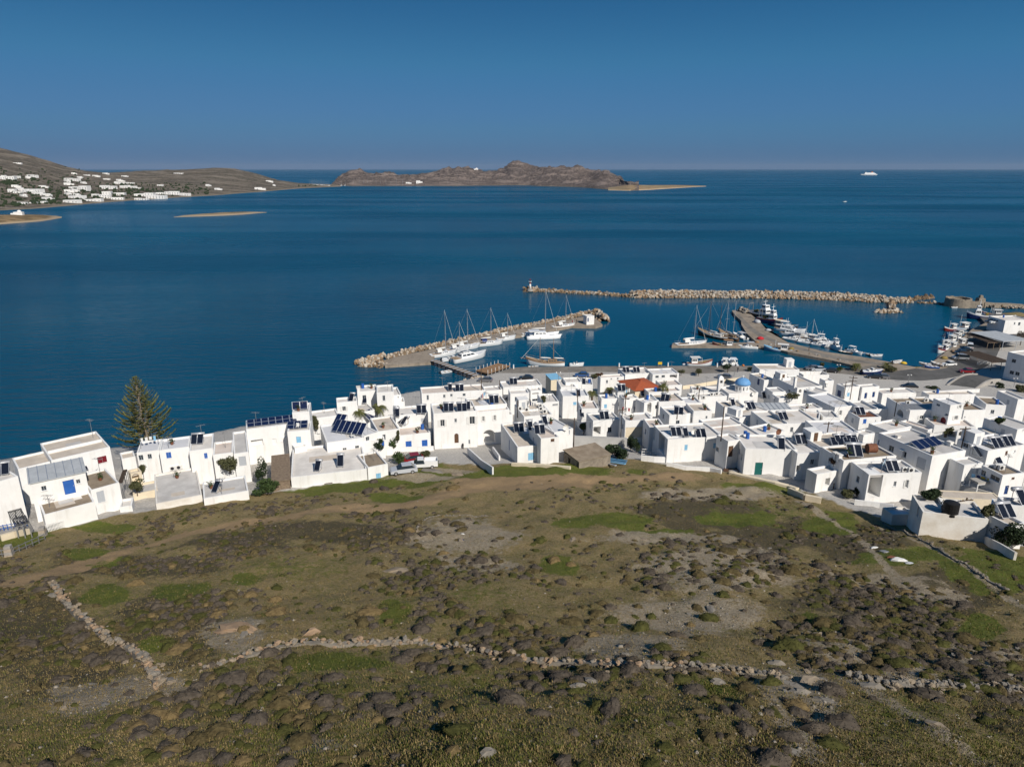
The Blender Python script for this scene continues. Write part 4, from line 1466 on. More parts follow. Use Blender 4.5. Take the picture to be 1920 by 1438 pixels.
H('4', 872, 522, 1215, 492, 850, 400, 6.6, 'roofpink', 'large white house with white shutters above a big dark archway')
H('4', 800, 465, 1190, 432, 800, 370, 7.4, 'rooftan', 'white house with tan roof and a twin solar heater behind the archway house')
H('4', 285, 330, 960, 290, 285, 260, 6.4, 'roofpink', 'long white seafront house with a faded pink roof terrace')
H('4', 1300, 895, 1590, 865, 1165, 640, 3.1, 'rooftan', 'white house with pale blue shutters and four solar panels in a row')
H('4', 1548, 805, 1742, 785, 1590, 640, 4.6, 'roofpink', 'white annexe with a small brown-framed window')
H('4', 1370, 572, 1670, 545, 1310, 440, 5.6, 'rooftan', 'white house with air conditioners on its tan roof')
H('4', 1690, 740, 1890, 695, 1640, 590, 5.2, 'roofblue', 'white house with a white satellite dish on its terrace')
H('4', 1150, 262, 1560, 236, 1150, 195, 5.6, 'roofwhite', 'low broad white house with a tangle of chairs on the roof')
H('4', 1225, 330, 1425, 320, 1200, 285, 5, 'roofwhite', 'white house with a brown stripe along its eaves')
H('4', 1440, 300, 1560, 290, 1440, 262, 5, 'roofwhite', 'white house with stacked tan balconies')
H('4', 1655, 182, 1762, 172, 1632, 135, 4.2, 'sky', 'waterfront kiosk with a pale blue roof', wall='cream', name='kiosk', cat='kiosk', kind='shed')
H('4', 1570, 420, 1740, 410, 1560, 330, 5, 'roofwhite', 'white house with a blue-grey sheet over its yard')
H('5', 200, 412, 475, 405, 165, 338, 5.2, 'roofblue', 'white house with a tilted solar panel by the round-headed palm')
H('5', 230, 265, 400, 258, 190, 215, 5.4, 'roofwhite', 'white quayside house with one black panel')
H('5', 402, 288, 518, 290, 372, 215, 4.6, 'roofgrey', 'narrow white quayside house with a grey roof')
H('5', 600, 215, 848, 202, 588, 185, 5.2, 'roofpink', 'white quayside house with a tall dark window')
H('5', 860, 182, 1150, 165, 810, 118, 4.8, 'roofwhite', 'long white quayside taverna with chairs stored on the roof')
H('5', 1152, 180, 1430, 168, 1150, 120, 5.0, 'roofblue', 'white quayside house with two pairs of small windows')
H('5', 965, 352, 1232, 322, 880, 240, 4.4, 'terracotta', 'house with the only orange tiled hip roof in town', kind='hip', wall='cream')
H('5', 1110, 372, 1452, 352, 1070, 330, 4.4, 'roofpink', 'white house with a pinkish terrace beside the orange tiled roof')
H('5', 1250, 300, 1462, 290, 1240, 240, 4, 'roofpink', 'white terrace house behind the palm by the orange tiled roof')
H('5', 610, 440, 792, 432, 560, 395, 5, 'roofwhite', 'white house with a dish on its roof and a shaded side window')
H('5', 780, 350, 872, 348, 762, 300, 5.6, 'roofwhite', 'small white tower with two panels facing the hill')
H('5', 850, 440, 1002, 426, 795, 400, 5.4, 'roofwhite', 'white cube house beside the pergola frame')
H('5', 1062, 482, 1216, 452, 1000, 436, 5, 'roofwhite', 'white house with arched niche and shaded blue side')
H('5', 1220, 472, 1490, 458, 1200, 382, 5, 'rooftan', 'white house with a heap of black panels on a tan roof')
H('5', 1450, 482, 1665, 476, 1450, 420, 4.4, 'roofblue', 'white house with a smooth blue-grey roof')
H('5', 1585, 570, 1780, 565, 1480, 485, 5, 'rooftan', 'white house with a sunken beige roof and high parapets')
H('5', 1330, 612, 1512, 602, 1215, 520, 4.4, 'roofwhite', 'white house with a leaning twin solar heater on a post')
H('5', 862, 672, 1152, 660, 810, 590, 4.8, 'roofwhite', 'white garage with a wide pale door')
H('5', 520, 672, 802, 652, 335, 600, 4, 'roofwhite', 'white house with a shaded blue front and washing on the line')
H('5', 400, 545, 580, 540, 380, 460, 4.8, 'roofpink', 'white house with a sunken pinkish terrace')
H('5', 1120, 742, 1288, 738, 1150, 645, 4.6, 'roofpink', 'white house with a dark doorway above a white gate')
H('5', 1312, 868, 1890, 832, 1290, 710, 4.3, 'roofwhite', 'long white house with a row of four solar panels and one barred window')
H('5', 372, 1108, 706, 1030, 226, 1000, 1.1, 'roofbrown', 'low brown-roofed stone hut at the edge of the field', wall='stonewall', kind='shed', name='hut', cat='hut')
H('5', 320, 838, 880, 862, 330, 828, 1.9, 'concrete', 'grey concrete retaining wall above the dark trees', wall='greywall', name='retaining_wall', cat='wall', dmin=0.6, par=0.02)
H('6', 100, 392, 545, 402, 0, 350, 3.4, 'roofgrey', 'white churchyard range beside the blue dome')
H('6', 480, 432, 785, 418, 460, 360, 3.8, 'roofwhite', 'white church with a blue dome', name='church', cat='church')
H('6', 100, 470, 460, 455, 60, 425, 4, 'roofwhite', 'white house with two air conditioners below the churchyard')
H('6', 800, 182, 1212, 182, 780, 122, 6.2, 'roofwhite', 'big white quayside house with a sunken roof terrace')
H('6', 846, 292, 952, 282, 772, 215, 4.6, 'rooftan', 'white house with a shaded canopy and dark blue side door')
H('6', 1190, 372, 1450, 348, 1130, 240, 4.4, 'roofgrey', 'white house with a pale tiled roof and arched windows')
H('6', 1040, 272, 1122, 266, 985, 236, 5.6, 'rooftan', 'small white tower with a tan roof')
H('6', 935, 416, 1070, 410, 865, 366, 4.4, 'roofgrey', 'white house with a pink-edged grey roof')
H('6', 1400, 432, 1512, 402, 1330, 370, 4.6, 'roofgrey', 'white house with a long grey roof beside the arched windows')
H('6', 1580, 575, 1800, 552, 1420, 430, 4.4, 'roofblue', 'white house with a long blue-grey roof and a little white cabin')
H('6', 1255, 240, 1520, 235, 1250, 200, 3.4, 'rooftan', 'low walled yard with tan floor on the waterfront', par=1.2)
H('6', 1480, 300, 1570, 295, 1450, 270, 5, 'roofwhite', 'plain white cube behind the utility poles')
H('7', 440, 112, 562, 102, 355, 86, 5.6, 'roofgrey', 'white house with a teal shutter behind the utility poles')
H('7', 580, 112, 716, 102, 560, 88, 5.6, 'roofgrey', 'white house with two dark blue doors')
H('7', 740, 160, 1010, 150, 700, 120, 3.4, 'roofwhite', 'low white shed beside the car park')
H('6', 432, 572, 650, 560, 320, 510, 4.8, 'rooftan', 'white house with a rust-stained tan roof')
H('6', 760, 612, 1140, 612, 720, 548, 4.2, 'metalroof', 'white house under ribbed grey sheeting', kind='shed')
H('6', 900, 752, 1430, 728, 590, 615, 4.6, 'roofwhite', 'white house with a broad pale roof and a single wide panel')
H('6', 590, 690, 900, 600, 500, 620, 4.2, 'roofwhite', 'white house with knobbed parapets between two lanes')
H('6', 482, 905, 832, 865, 360, 680, 4.4, 'roofwhite', 'white house with a big sloping pale roof and a pointed parapet')
H('6', 652, 1002, 1190, 1012, 600, 850, 4.5, 'roofwhite', 'white house with the dark green door')
H('6', 472, 925, 600, 905, 450, 880, 5, 'roofwhite', 'white entry porch with brown steps beside the green-door house', dmin=3)
H('6', 1192, 1052, 1432, 1042, 1112, 870, 4.4, 'roofwhite', 'white house with a pair of dark windows and a terrace chair')
H('6', 1432, 988, 1882, 945, 1310, 850, 5.2, 'rooftan', 'white house with a cluster of solar heaters')
H('6', 830, 860, 1060, 815, 840, 745, 4.6, 'roofwhite', 'white house with a brown round dish on its gable')
H('7', 432, 692, 850, 652, 260, 580, 4.6, 'roofbrown', 'white house with a rusty round tank on its brown roof')
H('7', 220, 800, 440, 760, 230, 740, 3.0, 'roofwhite', 'white courtyard house with flowers and white chimneys')
H('7', 632, 802, 1052, 785, 500, 700, 4.4, 'roofgrey', 'two-storey white house with a recessed outside stair')
H('7', 1135, 655, 1402, 610, 675, 475, 6.2, 'roofgrey', 'tall white house with a blank front and grey roof')
H('7', 1060, 1098, 1582, 1158, 1010, 965, 3.1, 'roofgrey', 'stained white house with the black water tank on its roof', wall='white2')
H('7', 820, 1122, 995, 1112, 800, 1072, 1.4, 'roofblue', 'low pale store at the edge of the field', wall='white2')
H('7', 1215, 985, 1700, 1010, 1215, 925, 2.8, 'rooftan', 'house with a plain sandy beige roof', wall='cream', par=0.06)
H('F', 650, 432, 862, 405, 660, 335, 5.4, 'roofgrey', 'white house with a steep solar heater and two grey windows')
H('F', 1080, 545, 1330, 520, 860, 430, 5, 'roofbrown', 'grey-sided house with a mottled brown roof')
H('F', 1160, 1112, 1340, 1082, 965, 960, 2.8, 'rooftan', 'white house with a tan roof and a reclining solar heater')
H('F', 1130, 880, 1400, 900, 1110, 790, 4, 'roofgrey', 'white house with a grey roof beside the sandy beige roof')
H('F', 610, 650, 950, 740, 640, 570, 3.0, 'roofgrey', 'grey wall of a narrow lane house', wall='greywall')
H('F', 915, 272, 1340, 200, 650, 125, 6, 'roofblue', 'white house with a bluish roof and brown shuttered window')
H('E', -60, 935, 560, 960, -60, 905, 3.6, 'roofpink', 'white terrace with two barred arches', dmin=4)
H('7', 960, 292, 1285, 286, 762, 190, 5.6, 'roofbrown', 'long white house with a sunken brown roof and ribbed panels')
H('7', 1280, 252, 1386, 242, 1188, 195, 7.4, 'roofblue', 'white upper tower with a double window over the brown roofs')
H('7', 1388, 292, 1560, 290, 1392, 236, 5.6, 'roofbrown', 'white house with a brown roof beside the upper tower')
H('7', 1562, 245, 1722, 255, 1480, 178, 6.6, 'roofbrown', 'tall white end house with stepped brown roof')
H('7', 1810, 445, 1960, 420, 1725, 325, 6, 'roofgrey', 'grey-shaded house with a white gable')
H('E', 930, 1142, 1250, 1132, 590, 972, 4.2, 'rooftan', 'open shed with a broad tan roof', par=0.05)
H('E', 1190, 548, 1330, 545, 1200, 520, 5.5, 'roofgrey', 'plain grey-shaded house beside the bamboo thicket', dmin=6)
H('7', 1110, 170, 1480, 165, 1090, 140, 3.6, 'rooftan', 'low long white house with beige roof by the stone bridge')
H('8', 2080, 610, 2500, 560, 1800, 560, 7.5, 'roofwhite', 'pale three-storey building shading the square', dmin=9)
H('8', 1735, 218, 1990, 212, 1705, 172, 5.5, 'roofwhite', 'white waterfront taverna with a stepped upper roof', dmin=8)
H('q', 1282, 532, 1372, 526, 1300, 508, 3.5, 'roofwhite', 'white hut with a narrow door at the mole head', dmin=3.2, name='hut', cat='hut', par=0.1, zg=MZ)
H('1', 885, 702, 985, 682, 880, 655, 3.6, 'rooftan', 'tan-roofed store squeezed beside the tall conifer', dmin=3)
H('2', 150, 1165, 385, 1118, 130, 1075, 1.0, 'roofgrey', 'cream walled yard with a grey terrace below the cream gate', wall='cream')
H('2', 20, 1290, 140, 1270, 10, 1215, 0.8, 'roofwhite', 'white gate wing beside the outside stair', dmin=2)
H('3', 600, 855, 720, 830, 610, 800, 3.4, 'roofwhite', 'white passage house behind the wide low house')
# fillers seen between the larger houses
for q in [('4', 960, 300, 1140, 285, 960, 250, 5, 'roofwhite', 'white house behind the antenna mast'), ('4', 1760, 260, 1920, 255, 1760, 180, 4.6, 'roofwhite', 'white house with a bare pale roof near the kiosk'),
          ('5', 1000, 640, 1150, 620, 1010, 590, 4.2, 'roofwhite', 'white house with laundry rails beside the garage'), ('6', 20, 640, 300, 615, 0, 540, 4.4, 'roofpink', 'white house with a tan strip roof and a grey gully'),
          ('6', 1000, 480, 1200, 470, 1000, 430, 3.6, 'roofwhite', 'white yard wall with pots and dry vines'), ('6', 1150, 600, 1450, 580, 1150, 540, 4.4, 'roofwhite', 'white house with a chair-strewn terrace'),
          ('7', 600, 290, 800, 280, 590, 215, 4.4, 'roofgrey', 'white house with a yellow cloth on its roof line'), ('7', 560, 352, 730, 345, 440, 300, 4.6, 'rust', 'white house with a rust-brown roof and one bright blue window'),
          ('7', 780, 455, 970, 420, 720, 380, 4, 'roofwhite', 'white house with a small chimney below the ribbed panels'), ('7', 880, 380, 1100, 450, 850, 345, 3.4, 'roofpink', 'white lane house with pinkish terrace steps'),
          ('7', 260, 475, 560, 470, 250, 370, 4.4, 'roofblue', 'white house with a wide lavender-grey roof beside a pole'), ('7', 590, 490, 680, 470, 590, 450, 4, 'roofwhite', 'narrow white passage house'),
          ('7', 20, 330, 240, 360, 20, 280, 4.4, 'roofpink', 'white house with a pinkish roof and an aerial'), ('7', 270, 345, 400, 350, 280, 290, 4, 'roofgrey', 'white house with dark open yards'),
          ('F', 950, 870, 1080, 900, 1000, 830, 3.2, 'rooftan', 'beige house with a rounded corner wall'), ('7', 1710, 560, 1900, 620, 1700, 520, 4, 'roofgrey', 'white stair house between bluish and brown roofs'),
          ('4', 1080, 560, 1250, 545, 1080, 510, 5.4, 'roofwhite', 'white stair block between archway house and tan roof')]:
    H(*q)
# windows, doors and openings: crop, centre, width, height, kind
for q in [('1', 505, 905, 58, 100, 'db'), ('1', 320, 915, 26, 34, 'w'), ('1', 570, 865, 22, 30, 'w'), ('1', 745, 705, 42, 45, 'wr'), ('1', 840, 650, 34, 90, 'wr'), ('1', 735, 975, 34, 80, 'we'), ('1', 700, 1005, 26, 70, 'dn'), ('1', 275, 1140, 14, 60, 'wb'),
          ('1', 985, 850, 44, 80, 'a'), ('2', 228, 812, 38, 50, 'w'), ('2', 270, 806, 36, 50, 'w'), ('2', 312, 800, 34, 46, 'w'), ('2', 495, 787, 40, 55, 'wb'), ('2', 852, 792, 26, 50, 'wb'), ('2', 1205, 845, 60, 90, 'de'),
          ('3', 225, 800, 105, 60, 'o'), ('3', 328, 795, 76, 60, 'o'), ('3', 400, 790, 36, 60, 'o'), ('3', 470, 775, 34, 30, 'w'), ('3', 640, 770, 44, 62, 'dl'), ('3', 1635, 343, 12, 14, 'w'), ('3', 1490, 790, 44, 90, 'db'), ('3', 1330, 760, 30, 40, 'w'),
          ('4', 148, 868, 60, 74, 'wb'), ('4', 318, 855, 58, 74, 'wb'), ('4', 645, 612, 24, 40, 'w'), ('4', 505, 640, 45, 70, 'ws'), ('4', 655, 800, 44, 100, 'ak'), ('4', 938, 595, 22, 54, 'ws'), ('4', 1058, 583, 22, 54, 'ws'), ('4', 998, 782, 132, 140, 'a'), ('4', 790, 838, 18, 44, 'w'), ('4', 820, 610, 55, 80, 'ws'),
          ('4', 1445, 992, 64, 76, 'wl'), ('4', 1213, 870, 16, 110, 'db'), ('4', 1672, 820, 40, 30, 'wk'), ('4', 1780, 730, 24, 16, 'w'), ('4', 1850, 720, 14, 70, 'we'), ('4', 350, 370, 22, 50, 'w'), ('4', 525, 355, 24, 30, 'w'), ('4', 600, 345, 24, 26, 'w'), ('4', 735, 340, 30, 26, 'w'),
          ('4', 1490, 395, 70, 24, 'w'), ('4', 1490, 328, 70, 14, 'o'), ('4', 1700, 445, 60, 14, 'w'), ('5', 120, 497, 50, 10, 'w'), ('5', 667, 258, 20, 32, 'w'), ('5', 712, 228, 16, 14, 'w'), ('5', 780, 225, 18, 18, 'w'), ('5', 1197, 206, 36, 24, 'w'), ('5', 1262, 202, 36, 24, 'w'),
          ('5', 1370, 200, 80, 40, 'o'), ('5', 588, 485, 16, 50, 'w'), ('5', 1115, 530, 50, 110, 'a'), ('5', 963, 540, 14, 36, 'w'), ('5', 1190, 525, 30, 40, 'w'), ('5', 1720, 635, 20, 28, 'w'), ('5', 945, 795, 190, 110, 'dt'), ('5', 695, 768, 44, 54, 'w'), ('5', 560, 775, 80, 80, 'o'), ('5', 645, 680, 60, 10, 'w'),
          ('5', 1245, 900, 66, 190, 'o'), ('5', 1165, 810, 30, 120, 'de'), ('5', 1835, 972, 28, 40, 'w'), ('5', 268, 1095, 30, 60, 'o'), ('5', 370, 1150, 50, 50, 'o'),
          ('6', 787, 1210, 78, 130, 'dg'), ('6', 497, 1030, 56, 112, 'dk'), ('6', 612, 1085, 12, 60, 'w'), ('6', 588, 1030, 10, 50, 'w'), ('6', 1345, 1140, 42, 56, 'ws'), ('6', 1200, 1205, 44, 60, 'o'), ('6', 960, 795, 22, 34, 'w'), ('6', 1130, 805, 30, 50, 'w'), ('6', 785, 310, 20, 60, 'dn'), ('6', 1070, 300, 14, 24, 'w'),
          ('6', 1218, 405, 32, 34, 'a'), ('6', 1272, 403, 32, 34, 'a'), ('6', 1105, 402, 18, 20, 'w'), ('6', 1570, 520, 12, 16, 'w'), ('D', 158, 340, 24, 70, 'dn'), ('D', 1280, 500, 36, 80, 'dn'), ('D', 1408, 515, 40, 50, 'wl'), ('D', 1648, 530, 40, 76, 'dn'), ('D', 1757, 515, 40, 72, 'dn'), ('D', 1210, 490, 24, 30, 'w'),
          ('D', 1635, 885, 48, 60, 'wb'), ('D', 1785, 880, 14, 24, 'w'), ('D', 1790, 730, 16, 16, 'w'), ('D', 545, 340, 14, 40, 'w'), ('7', 182, 700, 30, 44, 'ws'), ('7', 303, 860, 44, 60, 'o'), ('7', 352, 905, 16, 70, 'dk'),
          ('7', 680, 890, 110, 190, 'o'), ('7', 838, 876, 22, 40, 'w'), ('7', 930, 876, 24, 62, 'ws'), ('7', 700, 542, 18, 36, 'w'), ('7', 808, 597, 26, 44, 'w'), ('7', 908, 640, 26, 44, 'w'), ('7', 1045, 712, 44, 84, 'de'), ('7', 1022, 1095, 22, 80, 'de'), ('7', 1180, 250, 16, 14, 'w'),
          ('7', 1220, 372, 26, 46, 'ar'), ('7', 1255, 331, 22, 14, 'w'), ('7', 1320, 352, 28, 30, 'ws'), ('7', 1352, 263, 20, 24, 'ws'), ('7', 1392, 347, 10, 12, 'w'), ('E', 200, 1070, 110, 84, 'a'), ('E', 345, 1065, 80, 84, 'a'), ('7', 880, 315, 30, 50, 'a'), ('7', 920, 332, 26, 40, 'a'), ('E', 700, 1080, 200, 60, 'o'), ('E', 720, 1120, 240, 60, 'o'),
          ('F', 790, 500, 34, 54, 'we'), ('F', 775, 578, 22, 44, 'we'), ('F', 858, 518, 30, 60, 'w'), ('F', 990, 578, 54, 54, 'w'), ('F', 648, 635, 54, 44, 'wk'), ('F', 1195, 580, 40, 26, 'wk'), ('F', 1120, 296, 34, 48, 'wk'), ('F', 1215, 277, 18, 26, 'w'), ('F', 662, 207, 36, 52, 'w'), ('F', 752, 237, 18, 34, 'w'),
          ('F', 1120, 710, 50, 100, 'dn'), ('F', 1000, 860, 30, 30, 'w'), ('Q', 1625, 1050, 40, 56, 'w'), ('Q', 1590, 1245, 40, 56, 'w'), ('Q', 1635, 1255, 40, 56, 'w'), ('Q', 1685, 1265, 40, 56, 'w'), ('Q', 1770, 1310, 60, 80, 'o'), ('Q', 1640, 418, 24, 36, 'w'), ('Q', 1718, 425, 40, 50, 'w'), ('E', 1270, 990, 24, 60, 'w'), ('E', 1140, 930, 20, 20, 'w'),
          ('q', 1297, 575, 16, 44, 'dn'), ('6', 10, 300, 10, 10, 'w')]:
    W(*q)
wr = random.Random(31)
for b in BOX:
    Hb = b['z1'] - b['z0']
    if b['cat'] == 'house' and b['kind'] != 'hip' and not b['ops'][0] and not any(w_ in b['label'] for w_ in ('stained', 'blank', 'low ', 'plain')) and b['L'] > 3.2 and Hb > 3.4:
        for k in range(1 if b['L'] < 6 else 2):
            u = b['L'] * (wr.uniform(0.15, 0.45) + 0.45 * k)
            v = Hb - wr.uniform(1.7, 2.3)
            w = wr.uniform(0.5, 0.8)
            b['ops'][0].append((u, min(u + w, b['L'] - 0.2), v, v + wr.uniform(0.7, 1.1), wr.choice(('w', 'w', 'ws', 'we', 'wl'))))
    if b['cat'] == 'house' and not b['ops'][3] and b['D'] > 3 and Hb > 3.4 and wr.random() < 0.6:
        u = b['D'] * wr.uniform(0.25, 0.6)
        v = Hb - wr.uniform(1.7, 2.3)
        b['ops'][3].append((u, u + 0.7, v, v + 0.95, wr.choice(('w', 'w', 'we'))))
for b in BOX:
    t = build_house(b)
    if b['kind'] != 'flat' or b['cat'] != 'house':
        continue
    Hb = b['z1'] - b['z0'] - b['par']
    L, D = b['L'], b['D']
    # resurfaced strips and low dividing walls on the larger roofs
    if L * D > 30:
        for k in range(wr.randint(1, 3)):
            x0, y0 = wr.uniform(0.4, L * 0.6), wr.uniform(0.4, D * 0.6)
            x1, y1 = min(L - 0.35, x0 + wr.uniform(1.5, L * 0.5)), min(D - 0.35, y0 + wr.uniform(1.2, D * 0.5))
            MB().box(x0, x1, y0, y1, Hb + 0.001, Hb + 0.012 + 0.004 * k).build('roof_patch', M[wr.choice(('roofpink', 'roofwhite', 'rooftan', 'roofgrey', 'roofblue'))], t)
        if wr.random() < 0.45:
            if L > D:
                x0 = L * wr.uniform(0.35, 0.65)
                MB().box(x0, x0 + 0.2, 0.24, D - 0.24, Hb, Hb + wr.uniform(0.2, 0.5)).build('dividing_wall', M['white'], t)
            else:
                y0 = D * wr.uniform(0.35, 0.65)
                MB().box(0.24, L - 0.24, y0, y0 + 0.2, Hb, Hb + wr.uniform(0.2, 0.5)).build('dividing_wall', M['white'], t)
        if wr.random() < 0.28 and not any(w_ in b['label'] for w_ in ('stained', 'red shutters', 'photovoltaic', 'potted', 'seafront', 'low ', 'blank', 'wide', 'green door', 'recessed', 'sandy', 'panels in a row', 'solar panels')):
            x0 = wr.choice((0.23, L - 2.3))
            cb2 = MB().box(x0, x0 + 2.0, D - 2.4, D - 0.23, Hb + 0.002, Hb + wr.uniform(1.6, 2.2)).build('roof_cabin', M['white'], t)
            MB().box(x0 + 0.6, x0 + 1.3, D - 2.43, D - 2.402, Hb + 0.05, Hb + 1.5).build('door', M[wr.choice(('greyframe', 'greyframe', 'brownwood'))], cb2)
# ---------------------------------------------------------------- things on roofs and in the lanes


def SP(c, x, y):
    """Surface met by the line of sight: a house or the ground. Returns point, box or None, distance."""
    px, py = K(c, x, y)
    r = hit(px, py)
    g = G(px, py)
    d = ray(px, py)
    tg = g.y / d.y
    if r is not None and r[0] < tg:
        q = d * r[0] + Vector((0, 0, CAM_H))
        if r[2] == 4 and r[1]['kind'] == 'flat':
            q.z = r[1]['z1'] - r[1]['par'] + 0.004
        return q, r[1], r[0]
    if g.z < QZ + 0.07 and inside(np.array([g.x]), np.array([g.y]), [(p.x, p.y) for p in quay_pts])[0]:
        return P(px, py, QZ), None, tg
    if inside(np.array([g.x]), np.array([g.y]), [(p.x, p.y) for p in east])[0]:
        return P(px, py, QZ + 0.06), None, tg
    return g, None, tg


def heater_proto(n, pw=1.0, ph=1.95, tilt=43):
    t = thing('solar_heater', 'x', 'solar heater')
    ct, st = math.cos(R(tilt)), math.sin(R(tilt))
    W_ = n * pw + (n - 1) * 0.08
    for k in range(n):
        x0 = -W_ / 2 + k * (pw + 0.08)
        q = [(x0, 0, 0.25), (x0 + pw, 0, 0.25), (x0 + pw, ph * ct, 0.25 + ph * st), (x0, ph * ct, 0.25 + ph * st)]
        off = Vector((0, -st, ct)) * 0.08
        pn = MB().add(q + [Vector(v) + off for v in q], [(3, 2, 1, 0), (4, 5, 6, 7), (0, 1, 5, 4), (1, 2, 6, 5), (2, 3, 7, 6), (3, 0, 4, 7)]).build('panel', M['alu'], t)
        e = 0.04
        o2 = off * 1.06
        a_ = [Vector((x0 + e, e * ct, 0.25 + e * st)), Vector((x0 + pw - e, e * ct, 0.25 + e * st)), Vector((x0 + pw - e, (ph - e) * ct, 0.25 + (ph - e) * st)), Vector((x0 + e, (ph - e) * ct, 0.25 + (ph - e) * st))]
        MB().add([v + o2 for v in a_], [(0, 1, 2, 3)]).build('glass', M['solar'], pn)
    MB().cyl((-W_ / 2 - 0.1, ph * ct + 0.25, 0.25 + ph * st), (W_ / 2 + 0.1, ph * ct + 0.25, 0.25 + ph * st), 0.27, 0.27, 10).build('tank', M['tank'], t, True)
    mb = MB()
    for s in (-1, 1):
        x = s * W_ * 0.42
        mb.bar((x, 0.02, 0), (x, 0.02, 0.3), 0.05)
        mb.bar((x, ph * ct + 0.2, 0), (x, ph * ct + 0.2, 0.1 + ph * st), 0.05)
        mb.bar((x, 0.02, 0.04), (x, ph * ct + 0.2, 0.04), 0.05)
    mb.build('stand', M['steel'], t)
    return t


PROTO = {}


def S(c, x, y, n=2, rz=0.0, scale=1.0):
    scale *= 0.86
    q, b, _ = SP(c, x, y)
    if n not in PROTO:
        PROTO[n] = o = heater_proto(n)
    else:
        o = copy_tree(PROTO[n])
    lab = ('one-panel', 'two-panel', 'three-panel')[n - 1] + ' solar heater on ' + (('the ' + b['label']) if b else 'the ground')
    o['label'] = ' '.join(lab.split()[:16])
    o['group'] = 'solar heaters on roofs'
    o.location = q - Vector((0, 0.7 * scale, 0))
    base = math.atan2(b['u'].y, b['u'].x) * 0.5 if b else 0
    o.rotation_euler = (0, 0, base + R(rz))
    o.scale = (scale,) * 3
    return o


for q in [('1', 640, 780, 1, 30), ('1', 30, 800, 2), ('2', 780, 660, 2), ('2', 945, 1120, 1, -25), ('3', 1165, 372, 1, -15), ('3', 1305, 405, 1), ('3', 828, 1060, 1, -12), ('3', 1065, 1015, 1, 0, 1.15), ('3', 1630, 525, 1), ('3', 1660, 610, 2, -45),
          ('4', 290, 535, 2), ('4', 575, 500, 2), ('4', 715, 500, 2), ('4', 1055, 415, 2), ('4', 590, 283, 1), ('4', 690, 290, 2), ('4', 1190, 400, 2, -30), ('4', 1320, 715, 2), ('4', 1540, 735, 2, 0), ('4', 1440, 715, 1), ('4', 1260, 218, 2), ('4', 1600, 640, 1),
          ('5', 365, 400, 1), ('5', 420, 275, 1), ('5', 820, 345, 2), ('5', 1060, 412, 2), ('5', 1270, 450, 2, -25), ('5', 1415, 590, 2, -20), ('5', 640, 640, 2), ('5', 400, 630, 1), ('5', 1400, 815, 2), ('5', 1660, 830, 2), ('5', 1500, 822, 1), ('5', 980, 150, 2), ('5', 870, 150, 2),
          ('6', 522, 550, 1), ('6', 715, 580, 2), ('6', 1045, 690, 2, 10), ('6', 1010, 990, 1, -10, 1.2), ('6', 1225, 935, 2), ('6', 1640, 940, 2), ('6', 1760, 940, 2), ('6', 860, 480, 2), ('7', 510, 645, 2, -10, 1.2), ('7', 815, 760, 2), ('7', 560, 318, 2), ('7', 1650, 575, 2), ('7', 1740, 560, 2),
          ('7', 1500, 660, 1, 20, 1.1), ('7', 1645, 715, 1, 0, 1.2), ('7', 1720, 1120, 2, 0), ('F', 1290, 850, 1, 10, 1.2), ('4', 780, 480, 1), ('4', 20, 540, 1)]:
    S(*q)


def PV(c, x, y, cols, rows, tilt, rz, label, pw=1.0, ph=1.6, lift=0.2, m='solarblue'):
    q, b, _ = SP(c, x, y)
    t = thing('solar_array', label, 'solar panels', q, (math.atan2(b['u'].y, b['u'].x) if b else 0) + R(rz))
    ct, st = math.cos(R(tilt)), math.sin(R(tilt))
    ex, ey = Vector((1, 0, 0)), Vector((0, ct, st))
    n_ = Vector((0, -st, ct))
    o0 = ex * (-cols * pw / 2) + Vector((0, -rows * ph * ct / 2, lift))
    for i in range(cols):
        for j in range(rows):
            a_ = o0 + ex * (i * pw + 0.03) + ey * (j * ph + 0.03)
            u, v = ex * (pw - 0.06), ey * (ph - 0.06)
            pn = MB().add([a_, a_ + u, a_ + u + v, a_ + v, a_ + n_ * .05, a_ + u + n_ * .05, a_ + u + v + n_ * .05, a_ + v + n_ * .05], [(3, 2, 1, 0), (4, 5, 6, 7), (0, 1, 5, 4), (1, 2, 6, 5), (2, 3, 7, 6), (3, 0, 4, 7)]).build('panel', M['alu'], t)
            e1, e2 = ex * 0.035, ey * 0.035
            f_ = n_ * .054
            MB().add([a_ + e1 + e2 + f_, a_ + u - e1 + e2 + f_, a_ + u + v - e1 - e2 + f_, a_ + v + e1 - e2 + f_], [(0, 1, 2, 3)]).build('glass', M[m], pn)
    mb = MB()
    for i in range(cols + 1):
        a_ = o0 + ex * (i * pw)
        b_ = a_ + ey * (rows * ph)
        mb.bar(a_ - n_ * .03, b_ - n_ * .03, 0.05)
        mb.bar(b_ - n_ * .03, (b_.x, b_.y, 0), 0.05)
        mb.bar(a_ - n_ * .03, (a_.x, a_.y, 0), 0.05)
    mb.build('stand', M['alu'], t)
    return t


